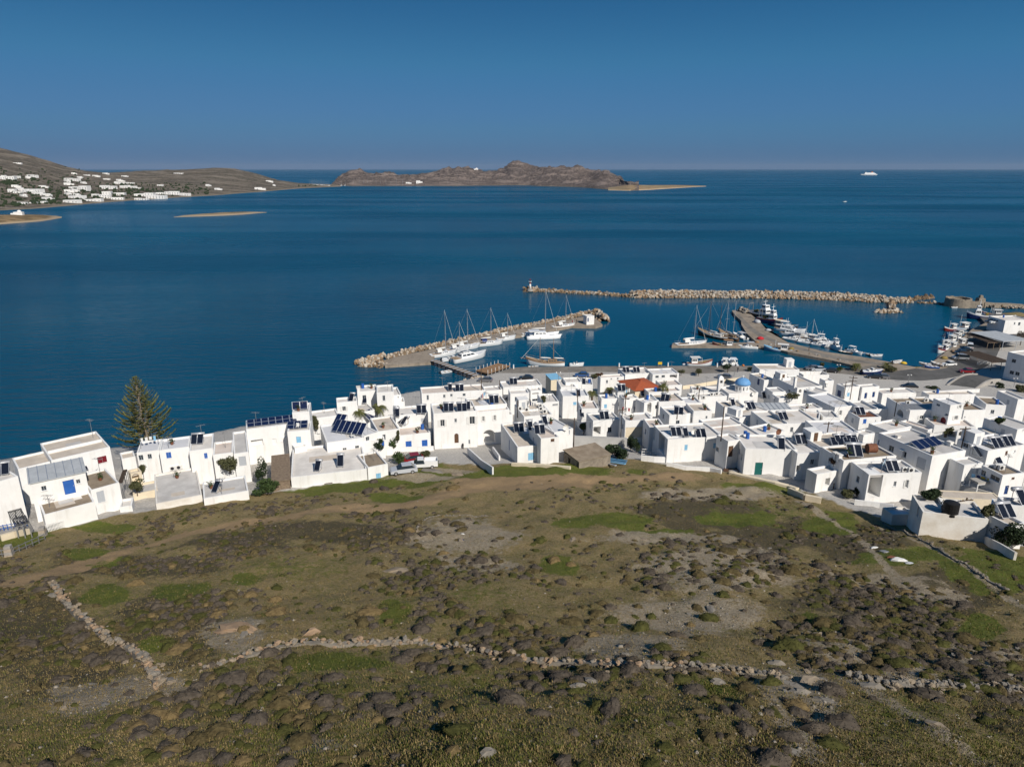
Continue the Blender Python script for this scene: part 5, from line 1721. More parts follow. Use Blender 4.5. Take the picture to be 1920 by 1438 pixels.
PV('3', 375, 590, 7, 2, 14, 0, 'long double row of fourteen photovoltaic panels on a white roof', 1.15, 1.15)
PV('3', 628, 632, 3, 2, 16, 0, 'block of six photovoltaic panels above the pale blue door', 1.1, 1.1)
PV('3', 1150, 690, 6, 1, 38, -42, 'long slanting row of photovoltaic panels on the blue-grey roof', 1.0, 2.4, 0.4)
PV('3', 1055, 615, 2, 1, 38, -42, 'short slanting pair of blue photovoltaic panels beside the long slanting row', 1.0, 2.4, 0.4)
PV('3', 1352, 570, 3, 1, 38, 40, 'turned block of three photovoltaic panels near the feathery palm', 0.9, 2.2, 0.4)
PV('3', 655, 462, 2, 1, 70, 0, 'two upright photovoltaic panels on the white tower house', 1.3, 1.4, 0.3)
PV('F', 225, 200, 4, 1, 22, 6, 'low row of four blue panels on the grey roof of the tall house', 1.3, 1.9)
PV('7', 1040, 268, 5, 1, 8, 0, 'ribbed grey panels lying on the sunken brown roof', 1.4, 2.6, m='steel')
PV('7', 430, 555, 4, 1, 35, -15, 'row of greenish panels behind the solar cluster', 1.0, 1.6, m='solar')


def upright(c, x0, y0, x1, y1):
    """Foot point and height of something upright seen between two points of the photograph."""
    q, b, t_ = SP(c, x0, y0)
    s = CROPS[c][2]
    return q, abs(y1 - y0) / s * t_ / FPX / 0.93, b


def pole(c, x0, y0, x1, y1, label, arms=1, r=0.11):
    q, h, b = upright(c, x0, y0, x1, y1)
    t = thing('utility_pole', label, 'utility pole', q, rnd.uniform(-0.5, 0.5), 'wooden utility poles')
    MB().cyl((0, 0, -0.3), (0, 0, h), r, r * 0.75, 8).build('post', M['polewood'], t)
    for k in range(arms):
        z = h - 0.35 - 0.8 * k
        MB().box(-0.9, 0.9, -0.06, 0.06, z - .07, z + .07).build('crossarm', M['polewood'], t)
        for s in (-0.8, -0.3, 0.3, 0.8):
            MB().cyl((s, 0, z + .07), (s, 0, z + .22), 0.05, 0.04, 6).build('insulator', M['white'], t)
    return q + Vector((0, 0, h - 0.3))


wires = []
for q in [('5', 858, 565, 868, 422, 'dark utility pole beside the white cube house', 1), ('5', 313, 955, 303, 645, 'tall dark pole at the corner of the retaining wall', 0), ('5', 815, 835, 805, 540, 'weathered utility pole at the white garage', 1),
          ('5', 352, 560, 350, 365, 'thin dark pole by the round-headed palm', 0), ('6', 165, 485, 163, 380, 'short dark pole below the churchyard', 0), ('D', 1118, 1034, 1130, 870, 'dark utility pole on the lavender-grey roof', 1), ('D', 1432, 570, 1462, 270, 'tall utility pole with cross arms near the blue-door houses', 2),
          ('D', 1345, 555, 1365, 345, 'bare brown pole next to the tall utility pole', 0), ('E', 345, 1260, 405, 960, 'heavy utility pole with wide arms before the barred arches', 1), ('7', 835, 330, 842, 230, 'dark pole in front of the long brown-roofed house', 0),
          ('4', 918, 290, 915, 20, 'tall thin mast rising above the seafront house', 0), ('4', 1112, 275, 1112, 175, 'pair of dark posts near the seafront', 0), ('4', 1302, 570, 1300, 405, 'dark pole between archway house and tan roof', 0), ('6', 398, 905, 400, 570, 'thin grey aerial pole on the long white house', 0),
          ('F', 672, 830, 682, 770, 'short utility pole on the sandy beige roof', 1), ('5', 1408, 640, 1405, 590, 'short post carrying a solar heater', 0)]:
    wires.append((q[5], pole(*q)))
wd = dict(wires)


def wire(a, b, label, sag=0.8):
    mb = MB()
    n = 10
    pts = [a.lerp(b, k / n) - Vector((0, 0, sag * 4 * (k / n) * (1 - k / n))) for k in range(n + 1)]
    for k in range(n):
        mb.cyl(pts[k] - a, pts[k + 1] - a, 0.022, 0.022, 4)
    o = mb.build('power_line', M['black'])
    o.location = a
    return tag(o, label, 'cable', 'overhead cables')


def wp(s):
    return next(v for k, v in wires if s in k)


wire(wp('at the white garage'), wp('beside the white cube'), 'overhead cable between garage pole and cube house pole')
wire(wp('beside the white cube'), wp('below the churchyard'), 'overhead cable from cube house pole to churchyard pole', 1.2)
wire(wp('lavender'), wp('before the barred'), 'overhead cable from lavender roof pole to the barred arches', 1.5)
wire(wp('lavender'), wp('near the blue-door'), 'overhead cable from lavender roof pole to the blue-door houses', 1.4)
wire(wp('tall dark pole at the corner'), wp('at the white garage'), 'overhead cable along the retaining wall')


def lamp(c, x0, y0, x1, y1, label, m='steel'):
    q, h, b = upright(c, x0, y0, x1, y1)
    t = thing('lamp_post', label, 'lamp post', q, 0, 'harbour lamp posts')
    MB().cyl((0, 0, 0), (0, 0, h), 0.08, 0.05, 7).build('post', M[m], t)
    MB().cyl((0, 0, 0), (0, 0, 0.4), 0.16, 0.12, 7).build('base', M[m], t)
    MB().box(-0.5, 0.5, -0.05, 0.05, h - 0.1, h).build('arm', M[m], t)
    for s in (-1, 1):
        MB().cyl((s * 0.5, 0, h - 0.28), (s * 0.5, 0, h), 0.16, 0.08, 8).build('lamp_head', M['white'], t)


for q in [('D', 1262, 190, 1265, 100, 'twin-headed lamp post on the waterfront'), ('8', 760, 850, 760, 760, 'lamp post in the car park'), ('5', 148, 400, 150, 160, 'lamp post with a white top behind the kiosk'), ('r', 1108, 1050, 1108, 900, 'tall grey lamp post on the quay beside the trees'), ('E', 1115, 400, 1110, 230, 'lamp post above the stream bank'), ('p', 500, 780, 495, 670, 'lamp post at the landward end of the mole'), ('p', 1030, 740, 1028, 610, 'lamp post at the footbridge')]:
    lamp(*q)

for i, q in enumerate([('q', 402, 1160, 402, 1118), ('q', 1668, 1140, 1668, 1095), ('r', 408, 945, 408, 905), ('r', 928, 950, 928, 895)]):
    p_, h, b = upright(*q)
    t = thing('power_bollard', 'white service pillar at the quay edge', 'pillar', p_, 0, 'service pillars on the quay')
    MB().cyl((0, 0, 0), (0, 0, 1.25), 0.22, 0.2, 10).build('column', M['white'], t)
    MB().cyl((0, 0, 1.25), (0, 0, 1.42), 0.25, 0.1, 10).build('cap', M['sky'], t)
for i, (q, lab) in enumerate([(('q', 487, 1150, 487, 1100), 'yellow notice board on the quay beside the two-masted boat'), (('r', 323, 945, 323, 890), 'yellow notice board on the quay below the open harbour')]):
    p_, h, b = upright(*q)
    t = thing('notice_board', lab, 'sign', p_, 0)
    MB().box(-0.62, 0.62, -0.04, 0.04, 0.65, 1.5).build('board', M['yellow'], t)
    for s in (-0.5, 0.5):
        MB().box(s - 0.04, s + 0.04, 0.045, 0.11, 0, 1.5).build('post', M['steel'], t)

# church dome and bell tower
cb = next(b for b in BOX if b['cat'] == 'church')
ct_ = cb['obj']
q = PY(*K('6', 622, 330), (cb['o'] + cb['u'] * cb['L'] * 0.5 + cb['n'] * cb['D'] * 0.5).y)
inv = Matrix.Translation(ct_.location) @ Matrix.Rotation(ct_.rotation_euler.z, 4, 'Z')
lc = inv.inverted() @ Vector((q.x, q.y, cb['z1']))
ztop = q.z - cb['z0']
zr = cb['z1'] - cb['z0'] - 0.3
dr = 1.7
n = 12
MB().cyl((lc.x, lc.y, zr), (lc.x, lc.y, ztop), dr, dr, n).build('drum', M['white'], ct_)
rs = []
for k in range(8):
    a = math.pi / 2 * k / 8
    rs.append([(lc.x + 1.85 * math.cos(a) * math.cos(2 * math.pi * j / 24), lc.y + 1.85 * math.cos(a) * math.sin(2 * math.pi * j / 24), ztop + 1.5 * math.sin(a)) for j in range(24)])
M['dome'] = mat('dome_blue', (0.14, 0.33, 0.60), 0.6, var=0.15)
dm = MB().rings(rs).build('dome', M['dome'], ct_, True)
MB().cyl((lc.x, lc.y, ztop + 1.4), (lc.x, lc.y, ztop + 2.2), 0.06, 0.06, 6).box(lc.x - 0.25, lc.x + 0.25, lc.y - 0.04, lc.y + 0.04, ztop + 1.9, ztop + 2.0).build('cross', M['white'], dm)
for j in range(n):
    a = 2 * math.pi * (j + 0.5) / n
    u = Vector((math.cos(a), math.sin(a), 0))
    v = Vector((-u.y, u.x, 0))
    c0 = Vector((lc.x, lc.y, (zr + ztop) / 2 + 0.1)) + u * (dr * math.cos(math.pi / n) + 0.006)
    MB().add([c0 - v * .12 - Vector((0, 0, .4)), c0 + v * .12 - Vector((0, 0, .4)), c0 + v * .12 + Vector((0, 0, .4)), c0 - v * .12 + Vector((0, 0, .4))], [(0, 1, 2, 3)]).build('window', M['glass'], ct_)
q, h, b = upright('6', 385, 395, 385, 250)
t = thing('bell_tower', 'white bell tower pillar with rounded top beside the blue dome', 'bell tower', q)
w = 0.62
MB().box(-w, w, -w, w, -0.3, h * 0.8).build('shaft', M['white'], t)
MB().rings([[(x * s, y * s, z) for x, y in ((-w, -w), (w, -w), (w, w), (-w, w))] for z, s in ((h * 0.8 + .002, 1.0), (h * 0.9, 0.85), (h * 0.97, 0.5), (h, 0.15))]).build('cap', M['white'], t)
MB().box(-0.28, 0.28, -w - 0.02, w + 0.02, h * 0.55, h * 0.72).build('opening', M['dark'], t)

# chimneys, tanks, air conditioners, dishes
for q in [('7', 365, 650, 365, 610), ('7', 397, 665, 397, 625), ('7', 1110, 500, 1110, 455), ('7', 1275, 560, 1275, 530), ('7', 860, 495, 860, 475), ('3', 1240, 285, 1240, 225), ('6', 1160, 360, 1160, 260), ('7', 890, 650, 890, 605), ('E', 165, 1215, 175, 1150), ('3', 838, 690, 838, 640), ('6', 1490, 345, 1490, 320), ('6', 950, 500, 950, 470)]:
    p_, h, b = upright(*q)
    t = thing('chimney', 'white plastered chimney on ' + (' '.join(('the ' + b['label']).split()[:11]) if b else 'a lane wall'), 'chimney', p_, math.atan2(b['u'].y, b['u'].x) if b else 0, 'white chimneys')
    MB().box(-0.28, 0.28, -0.28, 0.28, -0.3, h - 0.12).build('stack', M['white'], t)
    MB().box(-0.36, 0.36, -0.36, 0.36, h - 0.12, h).build('cap', M['white2'], t)
p_, h, b = upright('7', 1275, 1100, 1275, 1038)
t = thing('water_tank', 'black ribbed water tank on the stained white house', 'water tank', p_)
for k in range(5):
    MB().cyl((0, 0, 0.31 * k), (0, 0, 0.31 * k + 0.26), 0.84, 0.84, 18).cyl((0, 0, 0.31 * k + 0.26), (0, 0, 0.31 * k + 0.31), 0.78, 0.78, 18).build('rib', M['black'], t)
MB().cyl((0, 0, 1.55), (0, 0, 1.75), 0.8, 0.3, 18).build('lid', M['black'], t)
p_, h, b = upright('7', 652, 615, 652, 580)
t = thing('water_tank', 'rusty red round tank lying on the brown roof', 'water tank', p_)
MB().cyl((-0.75, 0, 0.75), (0.6, 0, 0.75), 0.7, 0.7, 16).build('shell', M['rust'], t, False)
MB().box(-0.6, 0.5, -0.5, 0.5, 0, 0.2).build('cradle', M['steel'], t)
for i, q in enumerate([('6', 303, 440), ('6', 355, 435), ('4', 1400, 500), ('4', 1545, 460), ('4', 1550, 490), ('4', 1590, 520), ('2', 540, 935), ('2', 600, 925), ('F', 1020, 450), ('F', 1062, 465), ('7', 915, 765), ('7', 965, 770), ('7', 1085, 215), ('5', 1690, 440), ('7', 940, 235), ('4', 1330, 490)]):
    p_, b, _ = SP(*q)
    t = thing('air_conditioner', 'grey outdoor air conditioner unit on ' + (' '.join(('the ' + b['label']).split()[:10]) if b else 'a roof edge'), 'air conditioner', p_, math.atan2(b['u'].y, b['u'].x) if b else 0, 'outdoor air conditioners')
    MB().box(-0.45, 0.45, -0.17, 0.17, 0.08, 0.75).build('case', M['canvas'], t)
    MB().cyl((-0.1, -0.19, 0.42), (-0.1, -0.172, 0.42), 0.26, 0.26, 14).build('fan', M['dark'], t)
for i, (q, mm) in enumerate([(('6', 970, 880), 'rust'), (('6', 720, 470), 'canvas'), (('4', 1800, 740), 'canvas'), (('5', 735, 400), 'steel'), (('4', 1410, 445), 'steel'), (('5', 1570, 820), 'canvas'), (('7', 1720, 530), 'canvas')]):
    p_, b, _ = SP(*q)
    t = thing('satellite_dish', ('rust-brown' if mm == 'rust' else 'grey' if mm == 'steel' else 'white') + ' satellite dish on ' + (' '.join(('the ' + b['label']).split()[:10]) if b else 'a wall'), 'dish', p_, R(20))
    MB().cyl((0, 0, 0), (0, 0, 1.0), 0.04, 0.04, 6).build('mast', M['steel'], t)
    rs = [[(r * math.cos(2 * math.pi * k / 14), -0.12 - 0.3 * (r / 0.55) ** 2, 1.05 + r * math.sin(2 * math.pi * k / 14)) for k in range(14)] for r in (0.02, 0.25, 0.42, 0.55)]
    MB().rings(rs, cap1=False).build('reflector', M[mm], t, True)
    MB().bar((0, -0.2, 0.6), (0, -0.75, 1.0), 0.03).build('arm', M['steel'], t)

# awnings, pergolas and canopies: posts with a slatted or sheeted top
def canopy(c, ax, ay, bx, by, cx, cy, h, m, label, slats=0, mp='white', tilt=0.0, name='canopy', thick=0.1):
    A = G(*K(c, ax, ay), h)
    B, C = P(*K(c, bx, by), A.z), P(*K(c, cx, cy), A.z)
    u = (B - A).xy
    L = u.length
    u.normalize()
    n_ = Vector((-u.y, u.x))
    D = min(max((C - A).xy.dot(n_), 1.2), 14)
    g0 = min(gz(*(A.xy + u * (L * i) + n_ * (D * j))) for i in (0, 1) for j in (0, 1))
    t = thing(name, label, name, (A.x, A.y, g0), math.atan2(u.y, u.x))
    z = A.z - g0
    if slats:
        for k in range(slats):
            x = L * k / slats
            MB().add([(x, 0, z), (x + L / slats * 0.6, 0, z), (x + L / slats * 0.6, D, z + tilt), (x, D, z + tilt), (x, 0, z + .06), (x + L / slats * 0.6, 0, z + .06), (x + L / slats * 0.6, D, z + tilt + .06), (x, D, z + tilt + .06)], [(3, 2, 1, 0), (4, 5, 6, 7), (0, 1, 5, 4), (1, 2, 6, 5), (2, 3, 7, 6), (3, 0, 4, 7)]).build('slat', M[m], t)
    else:
        ns = max(1, int(L / 1.2))
        for k in range(ns):
            x, x1 = L * k / ns, L * (k + 1) / ns - 0.03
            MB().add([(x, 0, z), (x1, 0, z), (x1, D, z + tilt), (x, D, z + tilt), (x, 0, z + thick), (x1, 0, z + thick), (x1, D, z + tilt + thick), (x, D, z + tilt + thick)], [(3, 2, 1, 0), (4, 5, 6, 7), (0, 1, 5, 4), (1, 2, 6, 5), (2, 3, 7, 6), (3, 0, 4, 7)]).build('roof_panel', M[m], t)
    for i in range(3):
        for j in (0.08, D - 0.08):
            x = 0.08 + (L - 0.16) * i / 2
            MB().box(x - .06, x + .06, j - .06, j + .06, -0.5, z + (tilt if j > 1 else 0) - 0.004).build('post', M[mp], t)
    for j in (0.1, D - 0.1):
        MB().box(0, L, j - .05, j + .05, z - 0.14 + (tilt if j > 1 else 0), z - 0.01 + (tilt if j > 1 else 0)).build('beam', M[mp], t)


canopy('2', 435, 892, 770, 858, 470, 805, 2.6, 'metalroof', 'grey ribbed awning over a cluttered porch', tilt=0.7)
canopy('1', 110, 1195, 215, 1165, 75, 1080, 1.6, 'black', 'dark slatted pergola beside the leftmost white houses', slats=10, mp='steel')
canopy('1', 860, 880, 895, 875, 800, 795, 3.2, 'polewood', 'dark slatted walkway cover above the white stair', slats=9, mp='steel')
canopy('5', 705, 520, 835, 505, 700, 435, 3.2, 'polewood', 'dark timber pergola frame with stored things', slats=9, mp='polewood')
canopy('6', 770, 210, 945, 205, 790, 172, 4.6, 'rooftan', 'tan canopy roof over a raised terrace')
canopy('D', 240, 360, 480, 400, 200, 330, 3, 'greyframe', 'grey slatted pergola between white houses', slats=12)
canopy('F', 800, 650, 1330, 600, 900, 580, 3.4, 'concrete', 'heavy concrete roof slab on white pillars', thick=0.3)
canopy('8', 1715, 430, 1990, 415, 1640, 275, 3.2, 'metalroof', 'wide grey sheet canopy of the waterfront taverna', mp='greyframe')
canopy('8', 1600, 640, 1800, 630, 1590, 520, 2.6, 'polewood', 'bare timber pergola on the square', slats=14, mp='oldwood')
canopy('8', 1560, 440, 1690, 440, 1560, 330, 2.6, 'polewood', 'timber pergola frame beside the sheet canopy', slats=10, mp='oldwood')

# low white walls, gates, fences, stairs
def low_wall(c, pts, h, label, m='white', th=0.25, name='garden_wall', cat='wall', cap=None):
    w = [G(*K(c, *p), h) for p in pts]
    t = thing(name, label, cat, w[0] - Vector((0, 0, h)))
    o_ = w[0] - Vector((0, 0, h))
    for i in range(len(w) - 1):
        a_, b_ = w[i] - o_, w[i + 1] - o_
        d_ = (b_ - a_).xy.normalized() * 0
        n_ = Vector((-(b_ - a_).y, (b_ - a_).x, 0)).normalized() * th / 2
        dz = Vector((0, 0, h + 0.6))
        MB().add([a_ - n_ - dz, b_ - n_ - dz, b_ + n_ - dz, a_ + n_ - dz, a_ - n_, b_ - n_, b_ + n_, a_ + n_], [(3, 2, 1, 0), (4, 5, 6, 7), (0, 1, 5, 4), (1, 2, 6, 5), (2, 3, 7, 6), (3, 0, 4, 7)]).build('wall_panel', M[m], t)
    return t


low_wall('4', [(0, 895), (200, 890), (412, 882)], 0.9, 'low white terrace wall before the blue-shuttered house')
low_wall('4', [(775, 900), (860, 975), (920, 1030), (1040, 1105)], 1.3, 'white ramp wall curving down beside the sunken lane')
low_wall('4', [(1040, 890), (1110, 985)], 0.9, 'short white wall along the sunken lane')
low_wall('4', [(1240, 1060), (1500, 1070), (1860, 1100)], 0.5, 'low beige kerb wall below the four-panel house', 'cream', 0.5)
low_wall('5', [(1030, 1035), (1160, 1050), (1300, 1055)], 1.0, 'white wall under the white gate')
low_wall('5', [(1300, 1110), (1500, 1150), (1760, 1165), (1880, 1190)], 0.7, 'white foot wall along the field edge')
low_wall('6', [(490, 1240), (640, 1275), (960, 1345), (1100, 1380), (1190, 1410)], 0.35, 'beige path edging at the foot of the white houses', 'cream', 0.7)
low_wall('7', [(0, 905), (60, 930), (130, 960), (255, 985)], 0.9, 'beige field wall below the courtyard house', 'cream', 0.5)
low_wall('7', [(520, 1000), (720, 1025), (830, 1040)], 0.8, 'white lane wall below the recessed stair')
low_wall('7', [(1560, 1290), (1680, 1350), (1800, 1420)], 0.9, 'pale wall running downhill from the stained white house', 'white2')
low_wall('1', [(0, 1255), (100, 1228), (205, 1205)], 0.8, 'cream yard wall with a blue rail', 'cream', 0.35)
low_wall('E', [(0, 425), (300, 405), (615, 392)], 1.0, 'long white wall beside the stone bridge')
low_wall('6', [(0, 350), (180, 325), (380, 290), (600, 262)], 1.0, 'cream wall of the square behind the church', 'cream')
low_wall('o', [(1340, 728), (1400, 716), (1425, 712)], 0.9, 'white wall between the church and the quay')
low_wall('2', [(960, 1000), (1130, 965), (1250, 935)], 1.0, 'rough stone wall under the leafy bush', 'stonewall', 0.4)


def fence(c, x0, y0, x1, y1, h, n, label, m='white', rails=2, name='fence'):
    a_, b_ = G(*K(c, x0, y0)), G(*K(c, x1, y1))
    t = thing(name, label, name, a_)
    d_ = b_ - a_
    for k in range(n + 1):
        p_ = d_ * (k / n)
        MB().box(p_.x - .04, p_.x + .04, p_.y - .03, p_.y + .03, p_.z - 0.2, p_.z + h).build('picket', M[m], t)
    for j in range(rails):
        z = Vector((0, 0, h * (0.35 + 0.5 * j)))
        MB().bar(z, d_ + z, 0.05, 0.09).build('rail', M[m], t)


fence('1', 345, 1235, 510, 1190, 1.1, 16, 'white picket fence in front of the low brown-roofed house')
fence('5', 1035, 1040, 1300, 1045, 0.9, 6, 'white railed gate under the dark doorway', rails=3)
fence('1', -20, 1418, 95, 1395, 0.9, 3, 'grey tube railing at the lower left of the field', 'steel', 2, 'railing')
fence('1', 95, 1398, 330, 1290, 0.9, 5, 'long grey tube railing climbing to the picket fence', 'steel', 2, 'railing')
fence('1', 0, 1225, 200, 1190, 0.8, 7, 'blue yard railing on the cream wall', 'blue', 2, 'railing')
for i, (c, x, y, lab) in enumerate([('1', 70, 1400, 'rough stone gate pillar on the grey railing'), ('1', 315, 1260, 'rough stone pillar beside the picket fence')]):
    p_ = G(*K(c, x, y))
    t = thing('stone_pillar', lab, 'pillar', p_, 0.3)
    for k in range(4):
        MB().box(-0.4 + .03 * k, 0.4 - .02 * k, -0.4 + .02 * k, 0.4 - .03 * k, 0.36 * k - 0.2, 0.36 * k + 0.14).build('stone', m_rock[2 if k % 2 else 0], t)
# stairs
def stairs(c, x, y, x1, y1, w, n, label, m='white2', rz=None):
    a_, b_ = G(*K(c, x, y)), G(*K(c, x1, y1))
    d_ = b_ - a_
    L = d_.xy.length
    t = thing('stair', label, 'stair', a_, math.atan2(d_.y, d_.x))
    for k in range(n):
        MB().box(L * k / n, L * (k + 1) / n, -w / 2, w / 2, d_.z * k / n - 0.6, d_.z * (k + 1) / n + 0.16 * (1 if d_.z >= 0 else 0) + 0.05).build('step', M[m], t)


stairs('6', 500, 1240, 530, 1165, 2.4, 7, 'brown steps leading up to the porch door', 'brownwood')
stairs('1', 945, 890, 880, 690, 1.8, 14, 'white outside stair with plants beside the red-shuttered house')
# boards and planks lying by the hut, rubbish on the hillside
for i, (x, y, x1, y1, mm, lab) in enumerate([(615, 1075, 870, 1115, 'bluehull', 'blue plank lying beside the stone hut'), (620, 1095, 860, 1130, 'sky', 'pale blue board on the plank heap'), (630, 1110, 760, 1145, 'greyframe', 'grey board at the foot of the plank heap'), (660, 1065, 880, 1095, 'bluehull', 'second blue plank of the heap by the stone hut')]):
    a_, b_ = G(*K('5', x, y), 0.15), G(*K('5', x1, y1), 0.3)
    o = MB().bar((0, 0, 0), b_ - a_, 0.4, 0.1).build('plank', M[mm])
    o.location = a_
    tag(o, lab, 'plank', 'planks beside the hut')
for i, (px, py, s, mm, lab) in enumerate([(1640, 1027, 0.5, 'canvas', 'white rubbish sack in the dump on the slope'), (1660, 1035, 0.7, 'steel', 'grey sheet of scrap in the dump on the slope'), (1685, 1050, 0.9, 'canvas', 'long white panel among the dumped rubbish'), (1705, 1056, 0.5, 'tarp', 'small grey panel at the end of the dump'), (1672, 1045, 0.6, 'rust', 'rusty scrap in the middle of the dump'), (868, 1001, 0.25, 'canvas', 'white rag lying on the bare terrace'), (867, 1012, 0.25, 'navyhull', 'dark blue bin bag on the bare terrace')]):
    p_ = G(px, py)
    r_ = random.Random(i)
    mb = MB()
    mb.rings([[(s * (0.7 + 0.4 * r_.random()) * math.cos(2 * math.pi * k / 7) * q, s * 0.5 * (0.7 + 0.4 * r_.random()) * math.sin(2 * math.pi * k / 7) * q, z * s) for k in range(7)] for z, q in ((-0.2, 1), (0.12, 0.9), (0.25, 0.5))])
    o = mb.build('rubbish', M[mm])
    o.location = p_
    o.rotation_euler = (0, 0, r_.uniform(-0.6, 0.2))
    tag(o, lab, 'rubbish')
# flower pots along the big white house
for i, q in enumerate([('4', 465, 890), ('4', 515, 884), ('4', 612, 875), ('4', 700, 865)]):
    p_ = G(*K(*q))
    t = thing('flower_pot', 'dark potted shrub along the street front of the big white house', 'pot', p_, 0, 'potted shrubs on the street')
    MB().cyl((0, 0, 0), (0, 0, 0.7), 0.22, 0.32, 10).build('pot', M['greyframe'], t)
    mb = MB()
    r_ = random.Random(i)
    for k in range(60):
        v = Vector((r_.gauss(0, 0.25), r_.gauss(0, 0.25), 0.9 + r_.random() * 0.8))
        e = Vector((r_.gauss(0, 1), r_.gauss(0, 1), r_.gauss(0, 1))).normalized() * 0.13
        f_ = e.cross(Vector((0.3, 0.5, 1))).normalized() * 0.09
        mb.add([v - e - f_, v + e - f_, v + e + f_, v - e + f_], [(0, 1, 2, 3)])
    mb.build('foliage', M['leaf'], t)


def crown_mesh_small(f):
    r_ = np.random.default_rng(int(f * 1e6))
    p = r_.normal(0, 0.2, (60, 3))
    e = r_.normal(0, 0.08, (60, 3))
    g = r_.normal(0, 0.06, (60, 3))
    V = np.stack([p - e, p - g, p + e, p + g], 1).reshape(-1, 3)
    return np_mesh('foliage', V, np.arange(240).reshape(-1, 4), M['leaf'])


# aerials, planters, roof chairs and washing lines
cr_ = random.Random(52)
NAMES = {'aerial': ('thin television aerial', 'aerial'), 'planter': ('clay planter with a green plant', 'planter'), 'chair': ('white plastic chair', 'chair'), 'clothes_line': ('clothes line with washing', 'clothes line'), 'water_barrel': ('blue plastic barrel', 'barrel')}
seen = set()
for b in BOX:
    if b['cat'] != 'house' or b['kind'] != 'flat':
        continue
    L, D = b['L'], b['D']
    for k in range(cr_.choice((0, 1, 1, 2))):
        kd = cr_.choice(('aerial', 'aerial', 'aerial', 'planter', 'planter', 'chair', 'clothes_line', 'water_barrel'))
        if (kd, b['label']) in seen or L < 2.5 or D < 2.5:
            continue
        seen.add((kd, b['label']))
        q = b['o'] + b['u'] * cr_.uniform(0.8, L - 0.8) + b['n'] * cr_.uniform(0.8, D - 0.8)
        t = thing(kd, ' '.join((NAMES[kd][0] + ' on the ' + b['label']).split()[:16]), NAMES[kd][1], (q.x, q.y, b['z1'] - b['par'] + 0.02), cr_.uniform(0, 3.1))
        if kd == 'aerial':
            h = cr_.uniform(1.8, 3.2)
            MB().cyl((0, 0, 0), (0, 0, h), 0.035, 0.03, 5).build('mast', M['steel'], t)
            MB().bar((-0.7, 0, h - 0.15), (0.7, 0, h - 0.15), 0.04).build('boom', M['steel'], t)
            for j in range(5):
                MB().bar((-0.6 + 0.3 * j, -0.35, h - 0.15), (-0.6 + 0.3 * j, 0.35, h - 0.15), 0.025).build('element', M['steel'], t)
        elif kd == 'planter':
            MB().cyl((0, 0, 0), (0, 0, 0.45), 0.2, 0.3, 9).build('pot', M['rust'], t)
            link('foliage', crown_mesh_small(cr_.random()), t, (0, 0, 0.75))
        elif kd == 'chair':
            MB().box(-0.25, 0.25, -0.25, 0.25, 0.42, 0.47).build('seat', M['canvas'], t)
            MB().box(-0.25, 0.25, 0.22, 0.27, 0.475, 0.95).build('backrest', M['canvas'], t)
            for sx_ in (-0.22, 0.22):
                for sy_ in (-0.22, 0.22):
                    MB().box(sx_ - .025, sx_ + .025, sy_ - .025, sy_ + .025, 0, 0.418).build('leg', M['canvas'], t)
        elif kd == 'clothes_line':
            for s_ in (-1.3, 1.3):
                MB().cyl((s_, 0, 0), (s_, 0, 1.8), 0.035, 0.035, 6).build('post', M['steel'], t)
            MB().cyl((-1.3, 0, 1.75), (1.3, 0, 1.75), 0.015, 0.015, 4).build('line', M['steel'], t)
            for j in range(4):
                x0 = -1.15 + 0.6 * j
                MB().box(x0, x0 + cr_.uniform(0.3, 0.5), -0.015, 0.015, 1.75 - cr_.uniform(0.5, 0.9), 1.74).build('cloth', M[cr_.choice(('canvas', 'yellow', 'redcloth', 'sky', 'navyhull', 'canvas'))], t)
        else:
            MB().cyl((0, 0, 0), (0, 0, 0.9), 0.3, 0.3, 12).build('drum', M['blue'], t)
            MB().cyl((0, 0, 0.9), (0, 0, 0.95), 0.32, 0.32, 12).build('lid', M['blue'], t)
# ---------------------------------------------------------------- boats


def hull_rings(L, B, fb, bow=0.9, stern=0.75, draft=0.35, n=11, double=False):
    rs = []
    for i in range(n):
        u = i / (n - 1)
        if double:
            w = math.sin(math.pi * min(max(u, 0.02), 0.98)) ** 0.6
        else:
            w = stern + (1 - stern) * math.sin(min(u / 0.45, 1) * math.pi / 2) if u < 0.45 else max(0.02, math.cos((u - 0.45) / 0.55 * math.pi / 2) ** 0.75)
        w *= B / 2
        sh = fb * (1 + bow * max(0, u - 0.35) ** 2 * 1.6 + (0.25 * (0.35 - u) ** 2 * 4 if double else 0))
        x = -L / 2 + L * u
        k = -draft * (1 - 0.9 * max(0, (u - 0.8) / 0.2))
        xo = L * 0.04 * u
        rs.append([(x + xo, w, sh), (x, w * 0.92, fb * 0.2), (x - xo * 0.5, w * 0.55, k * 0.8), (x - xo, 0, k), (x - xo * 0.5, -w * 0.55, k * 0.8), (x, -w * 0.92, fb * 0.2), (x + xo, -w, sh)])
    return rs


